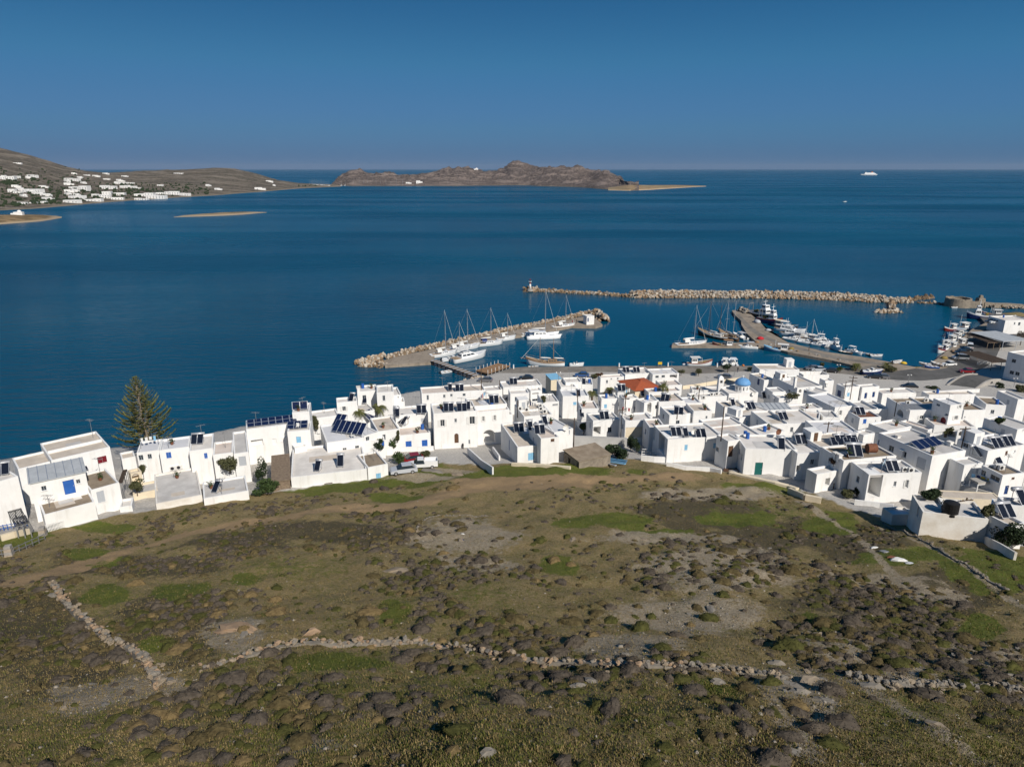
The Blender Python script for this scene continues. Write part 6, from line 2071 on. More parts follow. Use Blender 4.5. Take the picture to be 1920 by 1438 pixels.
def make_hull(t, L, B, fb, m, mdeck, stripe=None, **kw):
    rs = hull_rings(L, B, fb, **kw)
    h = MB().rings(rs, closed=False, cap0=True, cap1=True).build('hull', M[m], t, True)
    top = [r[0] for r in rs] + [r[-1] for r in rs[::-1]]
    n = len(rs)
    mb = MB()
    vs_ = [(x, y * 0.95, z - 0.06) for x, y, z in top]
    mb.add(vs_, [(i, i + 1, 2 * n - 2 - i, 2 * n - 1 - i) for i in range(n - 1)])
    mb.build('deck', M[mdeck], t)
    if stripe:
        sr = [[(x, y * 1.012 + (0.012 if y > 0 else -0.012), z) for x, y, z in (r[0], tuple(a * 0.72 + b_ * 0.28 for a, b_ in zip(r[0], r[1])))] for r in rs]
        mb = MB().rings(sr, closed=False, cap0=False, cap1=False)
        sr2 = [[(x, -y, z) for x, y, z in r] for r in sr]
        mb.rings(sr2, closed=False, cap0=False, cap1=False)
        mb.build('rubbing_strake', M[stripe], h)
    return rs


def cabin(t, x0, x1, w, z0, z1, m='gel', rake=0.25, win=True, taper=0.8, name='cabin'):
    vs_ = [(x0, -w / 2, z0), (x1, -w / 2, z0), (x1, w / 2, z0), (x0, w / 2, z0), (x0 + rake * 0.3, -w / 2 * taper, z1), (x1 - rake * (z1 - z0) * 1.6, -w / 2 * taper, z1), (x1 - rake * (z1 - z0) * 1.6, w / 2 * taper, z1), (x0 + rake * 0.3, w / 2 * taper, z1)]
    o = MB().add(vs_, [(3, 2, 1, 0), (4, 5, 6, 7), (0, 1, 5, 4), (1, 2, 6, 5), (2, 3, 7, 6), (3, 0, 4, 7)]).build(name, M[m], t)
    if win:
        V_ = [Vector(v) for v in vs_]
        for a, b_, c_, d_ in ((0, 1, 5, 4), (2, 3, 7, 6), (1, 2, 6, 5), (3, 0, 4, 7)):
            nn = (V_[b_] - V_[a]).cross(V_[d_] - V_[a]).normalized() * 0.012

            def pt(u, v):
                lo = V_[a].lerp(V_[b_], u)
                hi = V_[d_].lerp(V_[c_], u)
                return lo.lerp(hi, v) + nn
            k = 3 if (V_[b_] - V_[a]).length > 1.5 else 2
            for q in range(k):
                u0, u1 = 0.08 + 0.84 * q / k, 0.08 + 0.84 * (q + 1) / k - 0.04
                MB().add([pt(u0, 0.42), pt(u1, 0.42), pt(u1, 0.82), pt(u0, 0.82)], [(0, 1, 2, 3)]).build('window', M['glass'], o)
    return o


def mast(t, x, z0, h, m='alu', boom=0, sail='canvas', spreaders=2, r=0.1, L=10, bowx=None, fb=1):
    mo = MB().cyl((x, 0, z0), (x, 0, z0 + h), r, r * 0.75, 8).build('mast', M[m], t)
    for k in range(spreaders):
        z = z0 + h * (0.42 + 0.28 * k)
        MB().bar((x, -h * 0.06, z), (x, h * 0.06, z), 0.06).build('spreader', M[m], mo)
    if boom:
        bo = MB().cyl((x, 0, z0 + 1.0), (x - boom, 0, z0 + 1.1), 0.08, 0.07, 7).build('boom', M[m], t)
        mb = MB()
        mb.rings([[(x - 0.15 - (boom - 0.3) * u, 0.16 * s * math.cos(a), z0 + 1.22 + 0.2 * s * math.sin(a)) for a in [2 * math.pi * k / 8 for k in range(8)]] for u, s in ((0, 1.4), (0.3, 1.15), (0.7, 0.95), (1, 0.5))])
        mb.build('furled_sail', M[sail], bo, True)
    if bowx is not None:
        MB().cyl((bowx, 0, fb), (x, 0, z0 + h * 0.97), 0.055, 0.03, 5).build('forestay', M['canvas'], t)
        MB().cyl((-L * 0.48, 0, fb), (x, 0, z0 + h), 0.022, 0.022, 4).build('backstay', M['steel'], t)
        for s in (-1, 1):
            MB().cyl((x - 0.2, s * L * 0.14, fb), (x, 0, z0 + h * 0.95), 0.022, 0.022, 4).build('shroud', M['steel'], t)


def rail(t, rs, h=0.6, m='alu', step=2):
    pts = [Vector(r[0]) for r in rs][::step] + [Vector(r[-1]) for r in rs[::-1]][::step]
    mb = MB()
    for a_, b_ in zip(pts[:-1], pts[1:]):
        mb.cyl(a_ + Vector((0, 0, h)), b_ + Vector((0, 0, h)), 0.02, 0.02, 4)
        mb.cyl(a_, a_ + Vector((0, 0, h)), 0.02, 0.02, 4)
    mb.build('guard_rail', M[m], t)


def boat(c, x, y, head, kind, L, label, m='gel', mh=None, group=None, z=0.0, seed=0, **kw):
    q = P(*K(c, x, y), z)
    cat = 'sailboat' if kind in ('yacht', 'cat', 'schooner') else 'boat'
    nm = {'yacht': 'sailing_yacht', 'cat': 'catamaran', 'schooner': 'two_masted_boat', 'motor': 'motor_yacht', 'cruiser': 'motor_boat', 'kaiki': 'fishing_boat', 'trawler': 'trawler', 'dinghy': 'dinghy'}[kind]
    t = thing(nm, label, cat, q, R(head), group)
    if kind == 'yacht':
        B, fb = L * 0.31, 1.0 + L * 0.012
        rs = make_hull(t, L, B, fb, m, 'gel', stripe=kw.get('stripe'))
        cabin(t, -L * 0.10, L * 0.24, B * 0.52, fb - 0.07, fb + 0.5, rake=0.8)
        MB().box(-L * 0.42, -L * 0.12, -B * 0.24, B * 0.24, fb - 0.05, fb + 0.04).build('cockpit', M['teak'], t)
        cb_ = MB()
        cb_.rings([[(-L * 0.12 + dx, s * B * 0.33, fb + 0.1 + (1.35 if abs(s) < 0.8 else 0.5)) for s in (-1, -0.7, 0.7, 1)] for dx in (-L * 0.12, 0, L * 0.05)], closed=False, cap0=False, cap1=False)
        cb_.build('spray_hood', M[kw.get('hood', 'canvas')], t, True)
        mast(t, L * 0.10, fb + 0.5, mh or L * 1.25, boom=L * 0.38, L=L, bowx=L * 0.5, fb=fb * 1.3, sail=kw.get('sail', 'canvas'))
        rail(t, rs)
    elif kind == 'cat':
        B = L * 0.5
        for s in (-1, 1):
            rs = [[(a, b_ + s * B * 0.36, z_) for a, b_, z_ in r] for r in hull_rings(L, L * 0.13, 1.35, bow=0.5, stern=0.8)]
            MB().rings(rs, closed=True).build('hull', M['gel'], t, True)
        MB().box(-L * 0.40, L * 0.2, -B * 0.34, B * 0.34, 0.9, 1.42).build('bridge_deck', M['gel'], t)
        cabin(t, -L * 0.28, L * 0.18, B * 0.72, 1.424, 2.5, rake=0.7)
        MB().box(-L * 0.42, -L * 0.1, -B * 0.3, B * 0.3, 2.75, 2.87).build('hard_top', M['gel'], t)
        for sx_ in (-L * 0.4, -L * 0.27):
            for s in (-1, 1):
                MB().cyl((sx_, s * B * 0.27, 1.4), (sx_, s * B * 0.27, 2.75), 0.05, 0.05, 6).build('post', M['alu'], t)
        mast(t, L * 0.08, 2.4, mh or L * 1.15, boom=L * 0.42, L=L, bowx=L * 0.45, fb=1.6, r=0.14)
    elif kind == 'schooner':
        B, fb = L * 0.27, 1.2
        rs = make_hull(t, L, B, fb, m, 'teak', stripe=kw.get('stripe', 'gel'), bow=1.3, double=True)
        cabin(t, -L * 0.30, -L * 0.05, B * 0.55, fb - 0.05, fb + 0.75, m=kw.get('mc', 'teak'), rake=0.1)
        cabin(t, L * 0.05, L * 0.22, B * 0.45, fb - 0.05, fb + 0.5, m=kw.get('mc', 'teak'), rake=0.1)
        MB().cyl((L * 0.45, 0, fb * 1.5), (L * 0.68, 0, fb * 1.9), 0.11, 0.07, 8).build('bowsprit', M['deckwood'], t)
        mm = kw.get('mm', 'deckwood')
        mast(t, L * 0.16, fb, mh or L * 0.8, mm, boom=L * 0.3, spreaders=kw.get('sp', 1), L=L, bowx=L * 0.66, fb=fb * 1.6)
        mast(t, -L * 0.20, fb, (mh or L * 0.8) * 0.95, mm, boom=L * 0.28, spreaders=kw.get('sp', 1), L=L, fb=fb)
        rail(t, rs, 0.7, 'teak')
    elif kind == 'motor':
        B, fb = L * 0.29, 1.2 + L * 0.02
        rs = make_hull(t, L, B, fb, m, 'gel', bow=1.0, stern=0.92, stripe=kw.get('stripe'))
        cabin(t, -L * 0.30, L * 0.24, B * 0.78, fb - 0.06, fb + 1.25, rake=1.0)
        cabin(t, -L * 0.22, L * 0.02, B * 0.6, fb + 1.254, fb + 1.75, rake=0.8, name='flybridge')
        MB().box(-L * 0.32, -L * 0.05, -B * 0.34, B * 0.34, fb + 2.6, fb + 2.7).build('hard_top', M['canvas'], t)
        for sx_ in (-L * 0.3, -L * 0.07):
            for s in (-1, 1):
                MB().cyl((sx_, s * B * 0.3, fb + 1.2), (sx_, s * B * 0.3, fb + 2.6), 0.05, 0.05, 6).build('post', M['alu'], t)
        MB().box(-L * 0.49, -L * 0.31, -B * 0.4, B * 0.4, fb - 0.05, fb + 0.05).build('aft_deck', M['teak'], t)
        rail(t, rs, 0.6)
        MB().cyl((-L * 0.14, 0, fb + 2.7), (-L * 0.14, 0, fb + 4.0), 0.04, 0.03, 6).build('aerial', M['gel'], t)
    elif kind == 'cruiser':
        B, fb = L * 0.34, 0.75
        rs = make_hull(t, L, B, fb, m, 'gel', stern=0.9, stripe=kw.get('stripe'))
        cabin(t, -L * 0.05, L * 0.22, B * 0.66, fb - 0.05, fb + 0.75, rake=0.8)
        if kw.get('top', True):
            MB().box(-L * 0.30, L * 0.06, -B * 0.36, B * 0.36, fb + 1.5, fb + 1.58).build('canopy', M[kw.get('mt', 'canvas')], t)
            for sx_ in (-L * 0.28, L * 0.04):
                for s in (-1, 1):
                    MB().cyl((sx_, s * B * 0.33, fb), (sx_, s * B * 0.33, fb + 1.5), 0.03, 0.03, 5).build('post', M['alu'], t)
        MB().box(-L * 0.53, -L * 0.47, -0.2, 0.2, fb - 0.5, fb + 0.45).build('outboard', M['black'], t)
        MB().box(-L * 0.2, -L * 0.1, -B * 0.3, B * 0.3, fb - 0.04, fb + 0.35).build('seat', M['canvas'], t)
    elif kind == 'kaiki':
        B, fb = L * 0.34, 0.9
        rs = make_hull(t, L, B, fb, m, kw.get('md', 'teak'), bow=1.2, double=True, stripe=kw.get('stripe', 'bluehull'))
        cabin(t, -L * 0.32, -L * 0.08, B * 0.5, fb - 0.05, fb + 1.5, rake=0.05, taper=0.92, name='wheelhouse')
        MB().box(-L * 0.36, L * 0.04, -B * 0.38, B * 0.38, fb + 1.75, fb + 1.83).build('canopy', M[kw.get('mt', 'canvas')], t)
        for sx_ in (-L * 0.34, L * 0.02):
            for s in (-1, 1):
                MB().cyl((sx_, s * B * 0.34, fb), (sx_, s * B * 0.34, fb + 1.75), 0.035, 0.035, 5).build('post', M['alu'], t)
        MB().cyl((L * 0.12, 0, fb), (L * 0.12, 0, fb + (mh or 3.2)), 0.06, 0.04, 6).build('mast', M['gel'], t)
        r_ = random.Random(seed)
        mb = MB()
        mb.rings([[(L * 0.22 + 0.6 * s * math.cos(2 * math.pi * k / 9), 0.5 * s * math.sin(2 * math.pi * k / 9), fb + z_) for k in range(9)] for z_, s in ((-0.05, 1), (0.25, 0.9), (0.4, 0.4))])
        mb.build('net_pile', M[kw.get('mn', 'net')], t, True)
    elif kind == 'trawler':
        B, fb = L * 0.28, 1.9
        rs = make_hull(t, L, B, fb, m, 'steel', bow=1.3, stern=0.85, stripe=kw.get('stripe', 'gel'))
        cabin(t, L * 0.02, L * 0.24, B * 0.7, fb - 0.05, fb + 2.1, rake=0.05, taper=0.95, name='deckhouse')
        cabin(t, L * 0.05, L * 0.20, B * 0.58, fb + 2.104, fb + 3.8, rake=0.05, taper=0.95, name='wheelhouse')
        MB().cyl((L * 0.1, 0, fb + 3.8), (L * 0.1, 0, fb + 6.4), 0.12, 0.06, 7).build('mast', M['gel'], t)
        MB().bar((L * 0.1, -1.2, fb + 5.2), (L * 0.1, 1.2, fb + 5.2), 0.1).build('yard', M['gel'], t)
        for s in (-1, 1):
            MB().bar((-L * 0.4, s * B * 0.3, fb), (-L * 0.4, s * B * 0.3, fb + 3.2), 0.18).build('gantry_post', M['steel'], t)
        MB().bar((-L * 0.4, -B * 0.36, fb + 3.2), (-L * 0.4, B * 0.36, fb + 3.2), 0.18).build('gantry_beam', M['steel'], t)
        MB().cyl((-L * 0.2, -B * 0.25, fb + 0.5), (-L * 0.2, B * 0.25, fb + 0.5), 0.5, 0.5, 10).build('net_drum', M['net'], t)
    else:
        B, fb = L * 0.40, 0.5
        make_hull(t, L, B, fb, m, kw.get('md', 'canvas'), stern=0.9, draft=0.15)
        for u in (-0.2, 0.1):
            MB().box(L * u - 0.15, L * u + 0.15, -B * 0.4, B * 0.4, fb - 0.08, fb + 0.02).build('thwart', M['teak'], t)
        MB().box(-L * 0.56, -L * 0.5, -0.16, 0.16, fb - 0.5, fb + 0.4).build('outboard', M['black'], t)
    return t


B_ = boat
B_('p', 1470, 735, 38, 'motor', 13, 'largest white motor yacht beside the footbridge')
B_('p', 1270, 735, 30, 'cruiser', 8, 'white motor boat between footbridge and large motor yacht', top=False)
B_('p', 1160, 690, 30, 'yacht', 9.5, 'white sailing yacht under a cover nearest the footbridge', mh=14)
B_('p', 1420, 610, 28, 'yacht', 11, 'white sailing yacht moored just beyond the large motor yacht', mh=12.5)
B_('p', 1330, 640, 30, 'yacht', 9, 'white sailing yacht with a short mast squeezed behind the motor yacht', mh=9)
B_('p', 1700, 562, 22, 'yacht', 10.5, 'slim white sailing yacht alone in the middle of the mole', mh=12, hood='navyhull')
B_('p', 1210, 888, 30, 'dinghy', 4.6, 'small white dinghy floating beside the footbridge', md='gel')
B_('q', 310, 820, 25, 'yacht', 7.5, 'small white sailing yacht west of the catamaran', mh=8.5)
B_('q', 750, 790, 8, 'cat', 12.5, 'big white catamaran at the mole', mh=15.5)
B_('q', 560, 770, 20, 'cruiser', 9, 'white motor boat tucked behind the catamaran', top=False)
B_('q', 1000, 675, 22, 'yacht', 9.5, 'white sailing yacht nearest the mole-head hut', mh=11.5)
B_('q', 790, 1118, 174, 'schooner', 12, 'old white two-masted boat with bowsprit alongside the quay', m='gel', mh=8.0, stripe='deckwood')
B_('q', 1155, 1128, 4, 'cruiser', 4.6, 'low white open motor boat east of the old two-masted boat', top=False)
B_('q', 640, 1150, 4, 'dinghy', 3.2, 'grey inflatable dinghy in front of the old two-masted boat', m='tarp')
B_('r', 650, 728, 14, 'yacht', 11.5, 'large white sailing yacht at the end of the short pier arm', mh=13, sail='gel')
B_('r', 885, 640, 128, 'schooner', 13, 'brown wooden two-masted boat with a pointed stern', m='woodhull', mh=12, mm='woodhull', mc='canvas')
B_('r', 1050, 650, 112, 'schooner', 11, 'wooden two-masted boat with pale crossed masts', m='woodhull', mh=14, mm='alu', sp=2, mc='teak')
B_('r', 1170, 640, 105, 'cruiser', 8, 'white motor boat with grey canvas at the pier corner', mt='tarp')
B_('r', 1005, 742, 176, 'kaiki', 8.0, 'long red wooden fishing boat below the pier arm', m='redhull', mh=0.6, stripe='darkhull', mt='deckwood')
B_('r', 1255, 752, 175, 'cruiser', 6.5, 'white and grey motor boat below the pier arm', mt='tarp')
B_('r', 1575, 785, 158, 'kaiki', 9, 'pale blue and white fishing boat under the pier wall', m='bluehull', stripe='gel', md='sky')
B_('r', 735, 930, 4, 'kaiki', 8, 'white fishing boat with square canopy at the quay', m='gel', mh=1.5, stripe='redhull')
B_('r', 1010, 925, 80, 'cruiser', 7, 'white motor boat moored bow-out at the quay', top=True)
B_('r', 1095, 925, 85, 'cruiser', 7.5, 'white motor boat with a flat white roof at the quay', mt='gel')
B_('r', 1395, 425, -62, 'trawler', 15, 'dark-hulled trawler with tall white wheelhouse at the pier head', m='darkhull')
B_('r', 1480, 490, -55, 'trawler', 11, 'dark workboat with red buoys behind the trawler', m='navyhull', stripe='redhull')
B_('t', 520, 400, -40, 'kaiki', 10, 'fishing boat with a beige canopy beside the dark workboat', m='darkhull', mt='cream')
B_('t', 590, 470, -38, 'motor', 11, 'white motor yacht with layered decks in the pier row')
B_('t', 640, 530, -38, 'motor', 9.5, 'smaller white motor yacht next in the pier row')
B_('t', 640, 580, -36, 'cruiser', 7.5, 'white motor boat low against the pier wall', top=False)
B_('t', 770, 570, -36, 'kaiki', 8.5, 'white fishing boat with a thin dark mast and flag', m='gel', mh=6)
B_('t', 865, 600, -36, 'yacht', 7, 'small white sailing yacht in the pier row', mh=7)
B_('t', 830, 625, -36, 'cruiser', 6.5, 'white motor boat beside the small yacht in the pier row', top=False)
B_('t', 960, 610, -34, 'kaiki', 7.5, 'white fishing boat with a short mast in the pier row', m='gel', mh=3.5)
B_('t', 1080, 650, -30, 'motor', 8.5, 'stout white motor boat with dark side windows')
B_('t', 1240, 715, -85, 'motor', 6.0, 'cream cabin boat seen bow-on beside the pier')
B_('t', 1480, 755, -60, 'cruiser', 6, 'white boat with raised cabin near the pier root')
B_('t', 1370, 755, -50, 'dinghy', 4.5, 'weathered brown rowing boat near the pier root', m='woodhull')
B_('t', 1640, 775, -50, 'dinghy', 4.5, 'grey rowing boat beside the white skiff', m='tarp')
B_('t', 1790, 800, 0, 'dinghy', 4.2, 'white skiff close to the pier root', m='gel')
B_('Q', 560, 540, 195, 'kaiki', 6.5, 'fishing boat with red hull and white canopy on the far quay', m='redhull', stripe='gel')
B_('Q', 740, 520, 200, 'kaiki', 9, 'white fishing boat with wide canopy and tripod mast', m='gel', mh=5)
B_('Q', 640, 640, 195, 'kaiki', 8.5, 'blue-grey covered fishing boat on the far quay', m='bluehull', mt='tarp', mn='tarp')
B_('Q', 540, 745, 195, 'kaiki', 7, 'white fishing boat heaped with orange nets', m='gel', mn='orange')
B_('Q', 700, 800, 190, 'kaiki', 6.5, 'white fishing boat with a small red flag', m='gel')
B_('Q', 450, 830, 200, 'kaiki', 6.5, 'white fishing boat with broad white canopy', m='gel', mn='net')
B_('Q', 430, 905, 205, 'kaiki', 6, 'white fishing boat with red deck at the quay corner', m='gel', md='redhull', stripe='redhull')
B_('Q', 1060, 350, 160, 'trawler', 10, 'navy blue fishing vessel at the quay tip', m='navyhull')
B_('Q', 1270, 290, 170, 'kaiki', 9, 'white fishing boat with red trim beyond the quay tip', m='gel', stripe='redhull')
B_('Q', 625, 158, 8, 'dinghy', 3.6, 'little white rowing boat under the ruined fort')
for q in [('Q', 640, 705, 195, 'kaiki', 6, 'small white boat wedged between the net-laden fishing boats', 'gel'), ('Q', 800, 590, 195, 'dinghy', 4, 'grey rowing boat tied behind the tripod-mast boat', 'tarp'), ('Q', 560, 860, 195, 'kaiki', 5.5, 'little blue-trimmed fishing boat inside the quay corner', 'gel'), ('Q', 830, 700, 195, 'dinghy', 3.8, 'blue rowing boat tied close under the fishing quay', 'bluehull'),
          ('t', 705, 520, -38, 'cruiser', 7, 'white motor boat outside the layered motor yachts', 'gel'), ('t', 1010, 655, -34, 'cruiser', 6, 'white motor boat squeezed before the stout boat', 'gel'), ('t', 920, 580, -36, 'cruiser', 6, 'white motor boat outside the small pier yacht', 'gel'), ('t', 1560, 765, -55, 'dinghy', 4.2, 'blue rowing boat near the pier root', 'bluehull')]:
    boat(*q[:7], m=q[7])
for k in range(12):
    p_ = P(*K('Q', 1010 + 24 * k, 1115 - 3 * k), QZ + 0.06)
    t = thing('bollard', 'short white bollard in the row across the square', 'bollard', p_, 0, 'white bollards on the square')
    MB().cyl((0, 0, 0), (0, 0, 0.8), 0.09, 0.08, 8).build('shaft', M['white'], t)
    MB().cyl((0, 0, 0.8), (0, 0, 0.9), 0.12, 0.06, 8).build('cap', M['white'], t)
# boats standing ashore
for q in [('Q', 130, 1115, 150, 'dinghy', 3.4, 'white dinghy drawn up on the square', 'gel'), ('Q', 340, 1115, 120, 'dinghy', 4.2, 'white upturned-looking skiff ashore beside the blue one', 'canvas'), ('Q', 240, 1165, 170, 'dinghy', 4.0, 'bright blue boat drawn up on the square', 'blue')]:
    boat(*q[:7], m=q[7], z=QZ + 0.2)
boat('D', 1730, 215, 6, 'cruiser', 6.5, 'white and purple-hulled speedboat standing ashore', m='navyhull', z=QZ + 0.45, top=False, stripe='gel')
boat('s', 968, 640, 20, 'dinghy', 4.0, 'white covered dinghy on the pier root', z=MZ + 0.25)
# far yachts in the marina and the ferry
far = thing('marina_pier', 'thin pale pontoon of the distant marina', 'pontoon', P(582, 349))
MB().box(0, 115, -2, 2, -0.5, 0.8).build('pontoon', M['concrete'], far)
src = None
for i in range(34):
    r_ = random.Random(100 + i)
    px = 580 + 58 * (i / 33) if i < 22 else 640 + 115 * ((i - 22) / 11) + r_.uniform(-3, 3)
    py = (347.5 + 0.05 * (px - 580)) if i < 22 else 348.6
    q = P(px, py, 0)
    if src is None:
        t = thing('far_yacht', 'distant white yacht moored in the marina below the headland', 'sailboat', q, 0, 'far yachts in the marina')
        make_hull(t, 15, 4.6, 1.8, 'gel', 'gel')
        cabin(t, -3, 4, 2.6, 1.8, 2.9, win=False)
        MB().cyl((1, 0, 1.6), (1, 0, 21), 0.22, 0.18, 5).build('mast', M['alu'], t)
        src = t
    else:
        t = copy_tree(src)
        t.location = q
    t.rotation_euler = (0, 0, R(80 + r_.uniform(-15, 15)))
    t.scale = (r_.uniform(0.7, 1.2),) * 3
q = P(1628, 329, 0)
t = thing('ferry', 'white passenger ferry far out on the open sea', 'ferry', q, R(178))
make_hull(t, 150, 24, 9, 'gel', 'gel', bow=0.4, stern=0.95, draft=2)
cabin(t, -62, 42, 21, 9, 17, taper=0.97, rake=0.3, win=False, name='superstructure')
cabin(t, -50, 36, 18, 17.01, 22, taper=0.95, rake=0.5, win=False, name='upper_deck')
cabin(t, 20, 36, 16, 22.01, 26, taper=0.9, rake=0.4, name='bridge')
MB().rings([[(x, y, z) for x, y in ((-34 + s, -4 + s * .3), (-22 + s, -4 + s * .3), (-22 + s, 4 - s * .3), (-34 + s, 4 - s * .3))] for z, s in ((22, 0), (32, -3))]).build('funnel', M['orange'], t)
MB().cyl((28, 0, 26), (28, 0, 36), 0.6, 0.3, 6).build('mast', M['gel'], t)
B_('o', 1584, 379, 20, 'cruiser', 9, 'tiny white motor boat alone on the open bay', top=False)

# ---------------------------------------------------------------- cars
CARM = {}


def car_paint(name, col):
    if name not in CARM:
        m = mat('car_paint_' + name, col, 0.3, spec=0.5)
        m.node_tree.nodes['Principled BSDF'].inputs['Coat Weight'].default_value = 0.6
        CARM[name] = m
    return CARM[name]


def car(c, x, y, head, paint, label, kind='car', group=None):
    q, b, _ = SP(c, x, y)
    t = thing({'car': 'parked_car', 'pickup': 'pickup_truck', 'van': 'van'}[kind], label, {'car': 'car', 'pickup': 'truck', 'van': 'van'}[kind], q, R(head), group)
    L, W_ = (4.2, 1.7) if kind == 'car' else (4.9, 1.8)
    hw = W_ / 2
    if kind == 'car':
        prof = [(-2.1, 0.45), (-2.1, 0.8), (-1.95, 0.95), (-1.3, 0.98), (1.0, 0.92), (1.95, 0.75), (2.1, 0.55), (2.1, 0.3), (-2.1, 0.3)]
        roof = [(-1.75, 0.97), (-1.2, 1.42), (0.25, 1.45), (1.05, 0.93)]
    elif kind == 'van':
        prof = [(-2.3, 0.35), (-2.3, 1.0), (1.6, 1.0), (2.3, 0.85), (2.35, 0.35)]
        roof = [(-2.28, 1.0), (-2.2, 1.85), (0.9, 1.85), (1.6, 1.0)]
    else:
        prof = [(-2.45, 0.5), (-2.45, 0.95), (-0.2, 0.95), (1.5, 0.95), (2.4, 0.8), (2.45, 0.4), (-2.45, 0.4)]
        roof = [(-0.25, 0.95), (-0.15, 1.6), (0.8, 1.6), (1.45, 0.95)]
    n = len(prof)
    mp = car_paint(*paint)
    body = MB().add([(a, s * hw, z) for s in (-1, 1) for a, z in prof], [tuple(range(n))[::-1], tuple(range(n, 2 * n))] + [(i, (i + 1) % n, n + (i + 1) % n, n + i) for i in range(n)]).build('body', mp, t)
    top = 0.80
    vs_ = [(a, s * hw * (0.97 if z < 1.1 else top), z) for s in (-1, 1) for a, z in roof]
    g = MB().add(vs_, [(3, 2, 1, 0), (4, 5, 6, 7), (0, 1, 5, 4), (1, 2, 6, 5), (2, 3, 7, 6)]).build('glasshouse', M['glass'], t)
    r1, r2 = roof[1], roof[2]
    MB().box(r1[0] - .02, r2[0] + .05, -hw * top - .02, hw * top + .02, r1[1] - .02, r1[1] + .05).build('roof', mp, t)
    for s in (-1, 1):
        for a in (-L * 0.31, L * 0.31):
            w = MB().cyl((a, s * (hw - 0.16), 0.31), (a, s * (hw + 0.02), 0.31), 0.31, 0.31, 14).build('wheel', M['tyre'], t)
            MB().cyl((a, s * (hw + 0.021), 0.31), (a, s * (hw + 0.03), 0.31), 0.18, 0.18, 10).build('rim', M['alu'], w)
        MB().box(L / 2 - 0.12, L / 2 + 0.012, s * hw * 0.62 - .18, s * hw * 0.62 + .18, 0.55, 0.70).build('headlight', M['alu'], t)
        MB().box(-L / 2 - .012, -L / 2 + .1, s * hw * 0.7 - .12, s * hw * 0.7 + .12, 0.6, 0.78).build('tail_light', M['redcloth'], t)
    if kind == 'pickup':
        for y0, y1, x0, x1 in ((-hw, -hw + .06, -2.45, -0.3), (hw - .06, hw, -2.45, -0.3), (-hw + .06, hw - .06, -2.45, -2.38)):
            MB().box(x0, x1, y0, y1, 0.954, 1.4).build('bed_side', mp, t)
    return t


WH, SI, BK, RD, GY, BL = ('white', (0.75, 0.75, 0.74)), ('silver', (0.45, 0.47, 0.50)), ('black', (0.015, 0.015, 0.018)), ('red', (0.22, 0.012, 0.015)), ('grey', (0.14, 0.14, 0.15)), ('blue', (0.03, 0.08, 0.22))
car('o', 757, 886, 196, SI, 'silver car parked below the green bush at the field edge')
car('o', 793, 876, 188, WH, 'white pickup truck at the field edge behind the silver car', 'pickup')
car('o', 772, 866, 200, RD, 'dark red car half hidden behind the white pickup')
for q in [('Q', 530, 1130, 190, WH, 'white car with open boot near the blue boat'), ('Q', 720, 1025, 168, WH, 'long white car beside the black cars', 'van'), ('Q', 880, 835, 60, WH, 'white van parked near the fishing quay', 'van'), ('Q', 740, 935, 165, BK, 'black car beside the long white car'), ('Q', 800, 890, 165, BK, 'black car nearest the white van'),
          ('Q', 830, 1250, 170, RD, 'dark red car in the shade of the square'), ('Q', 1320, 420, 170, WH, 'white car parked by the white taverna'), ('Q', 1240, 410, 170, BK, 'black car parked by the white taverna'), ('D', 1765, 290, 165, BK, 'black car in the car park beside the speedboat'), ('D', 1865, 292, 165, GY, 'grey car in the car park beside the black one'),
          ('8', 770, 895, 170, BK, 'black car at the edge of the car park wall'), ('D', 905, 172, 175, GY, 'grey car on the waterfront behind the walled yard'), ('D', 985, 188, 175, SI, 'silver car on the waterfront behind the walled yard'), ('D', 1160, 205, 160, BK, 'black car on the waterfront near the lamp post'), ('4', 1390, 180, 170, BK, 'black car on the quay road west of the kiosk'),
          ('5', 400, 205, 175, BL, 'dark blue car with pale roof on the quay road'), ('6', 430, 275, 150, GY, 'dark grey car parked behind the churchyard'), ('4', 960, 200, 170, GY, 'grey car parked beside the small shore')]:
    car(*q)
# motorbike by the archway
p_ = G(*K('4', 722, 900))
t = thing('motorbike', 'black motorbike leaning by the street before the big white house', 'motorbike', p_, R(100))
for a in (-0.6, 0.6):
    MB().cyl((a, -0.06, 0.3), (a, 0.06, 0.3), 0.3, 0.3, 14).build('wheel', M['tyre'], t)
MB().bar((-0.55, 0, 0.5), (0.35, 0, 0.62), 0.22, 0.3).build('frame', M['black'], t)
MB().box(-0.6, 0.05, -0.13, 0.13, 0.75, 0.87).build('seat', M['black'], t)
MB().bar((0.6, 0, 0.3), (0.4, 0, 1.0), 0.07).build('fork', M['steel'], t)
MB().bar((0.4, -0.35, 1.02), (0.4, 0.35, 1.02), 0.05).build('handlebar', M['steel'], t)
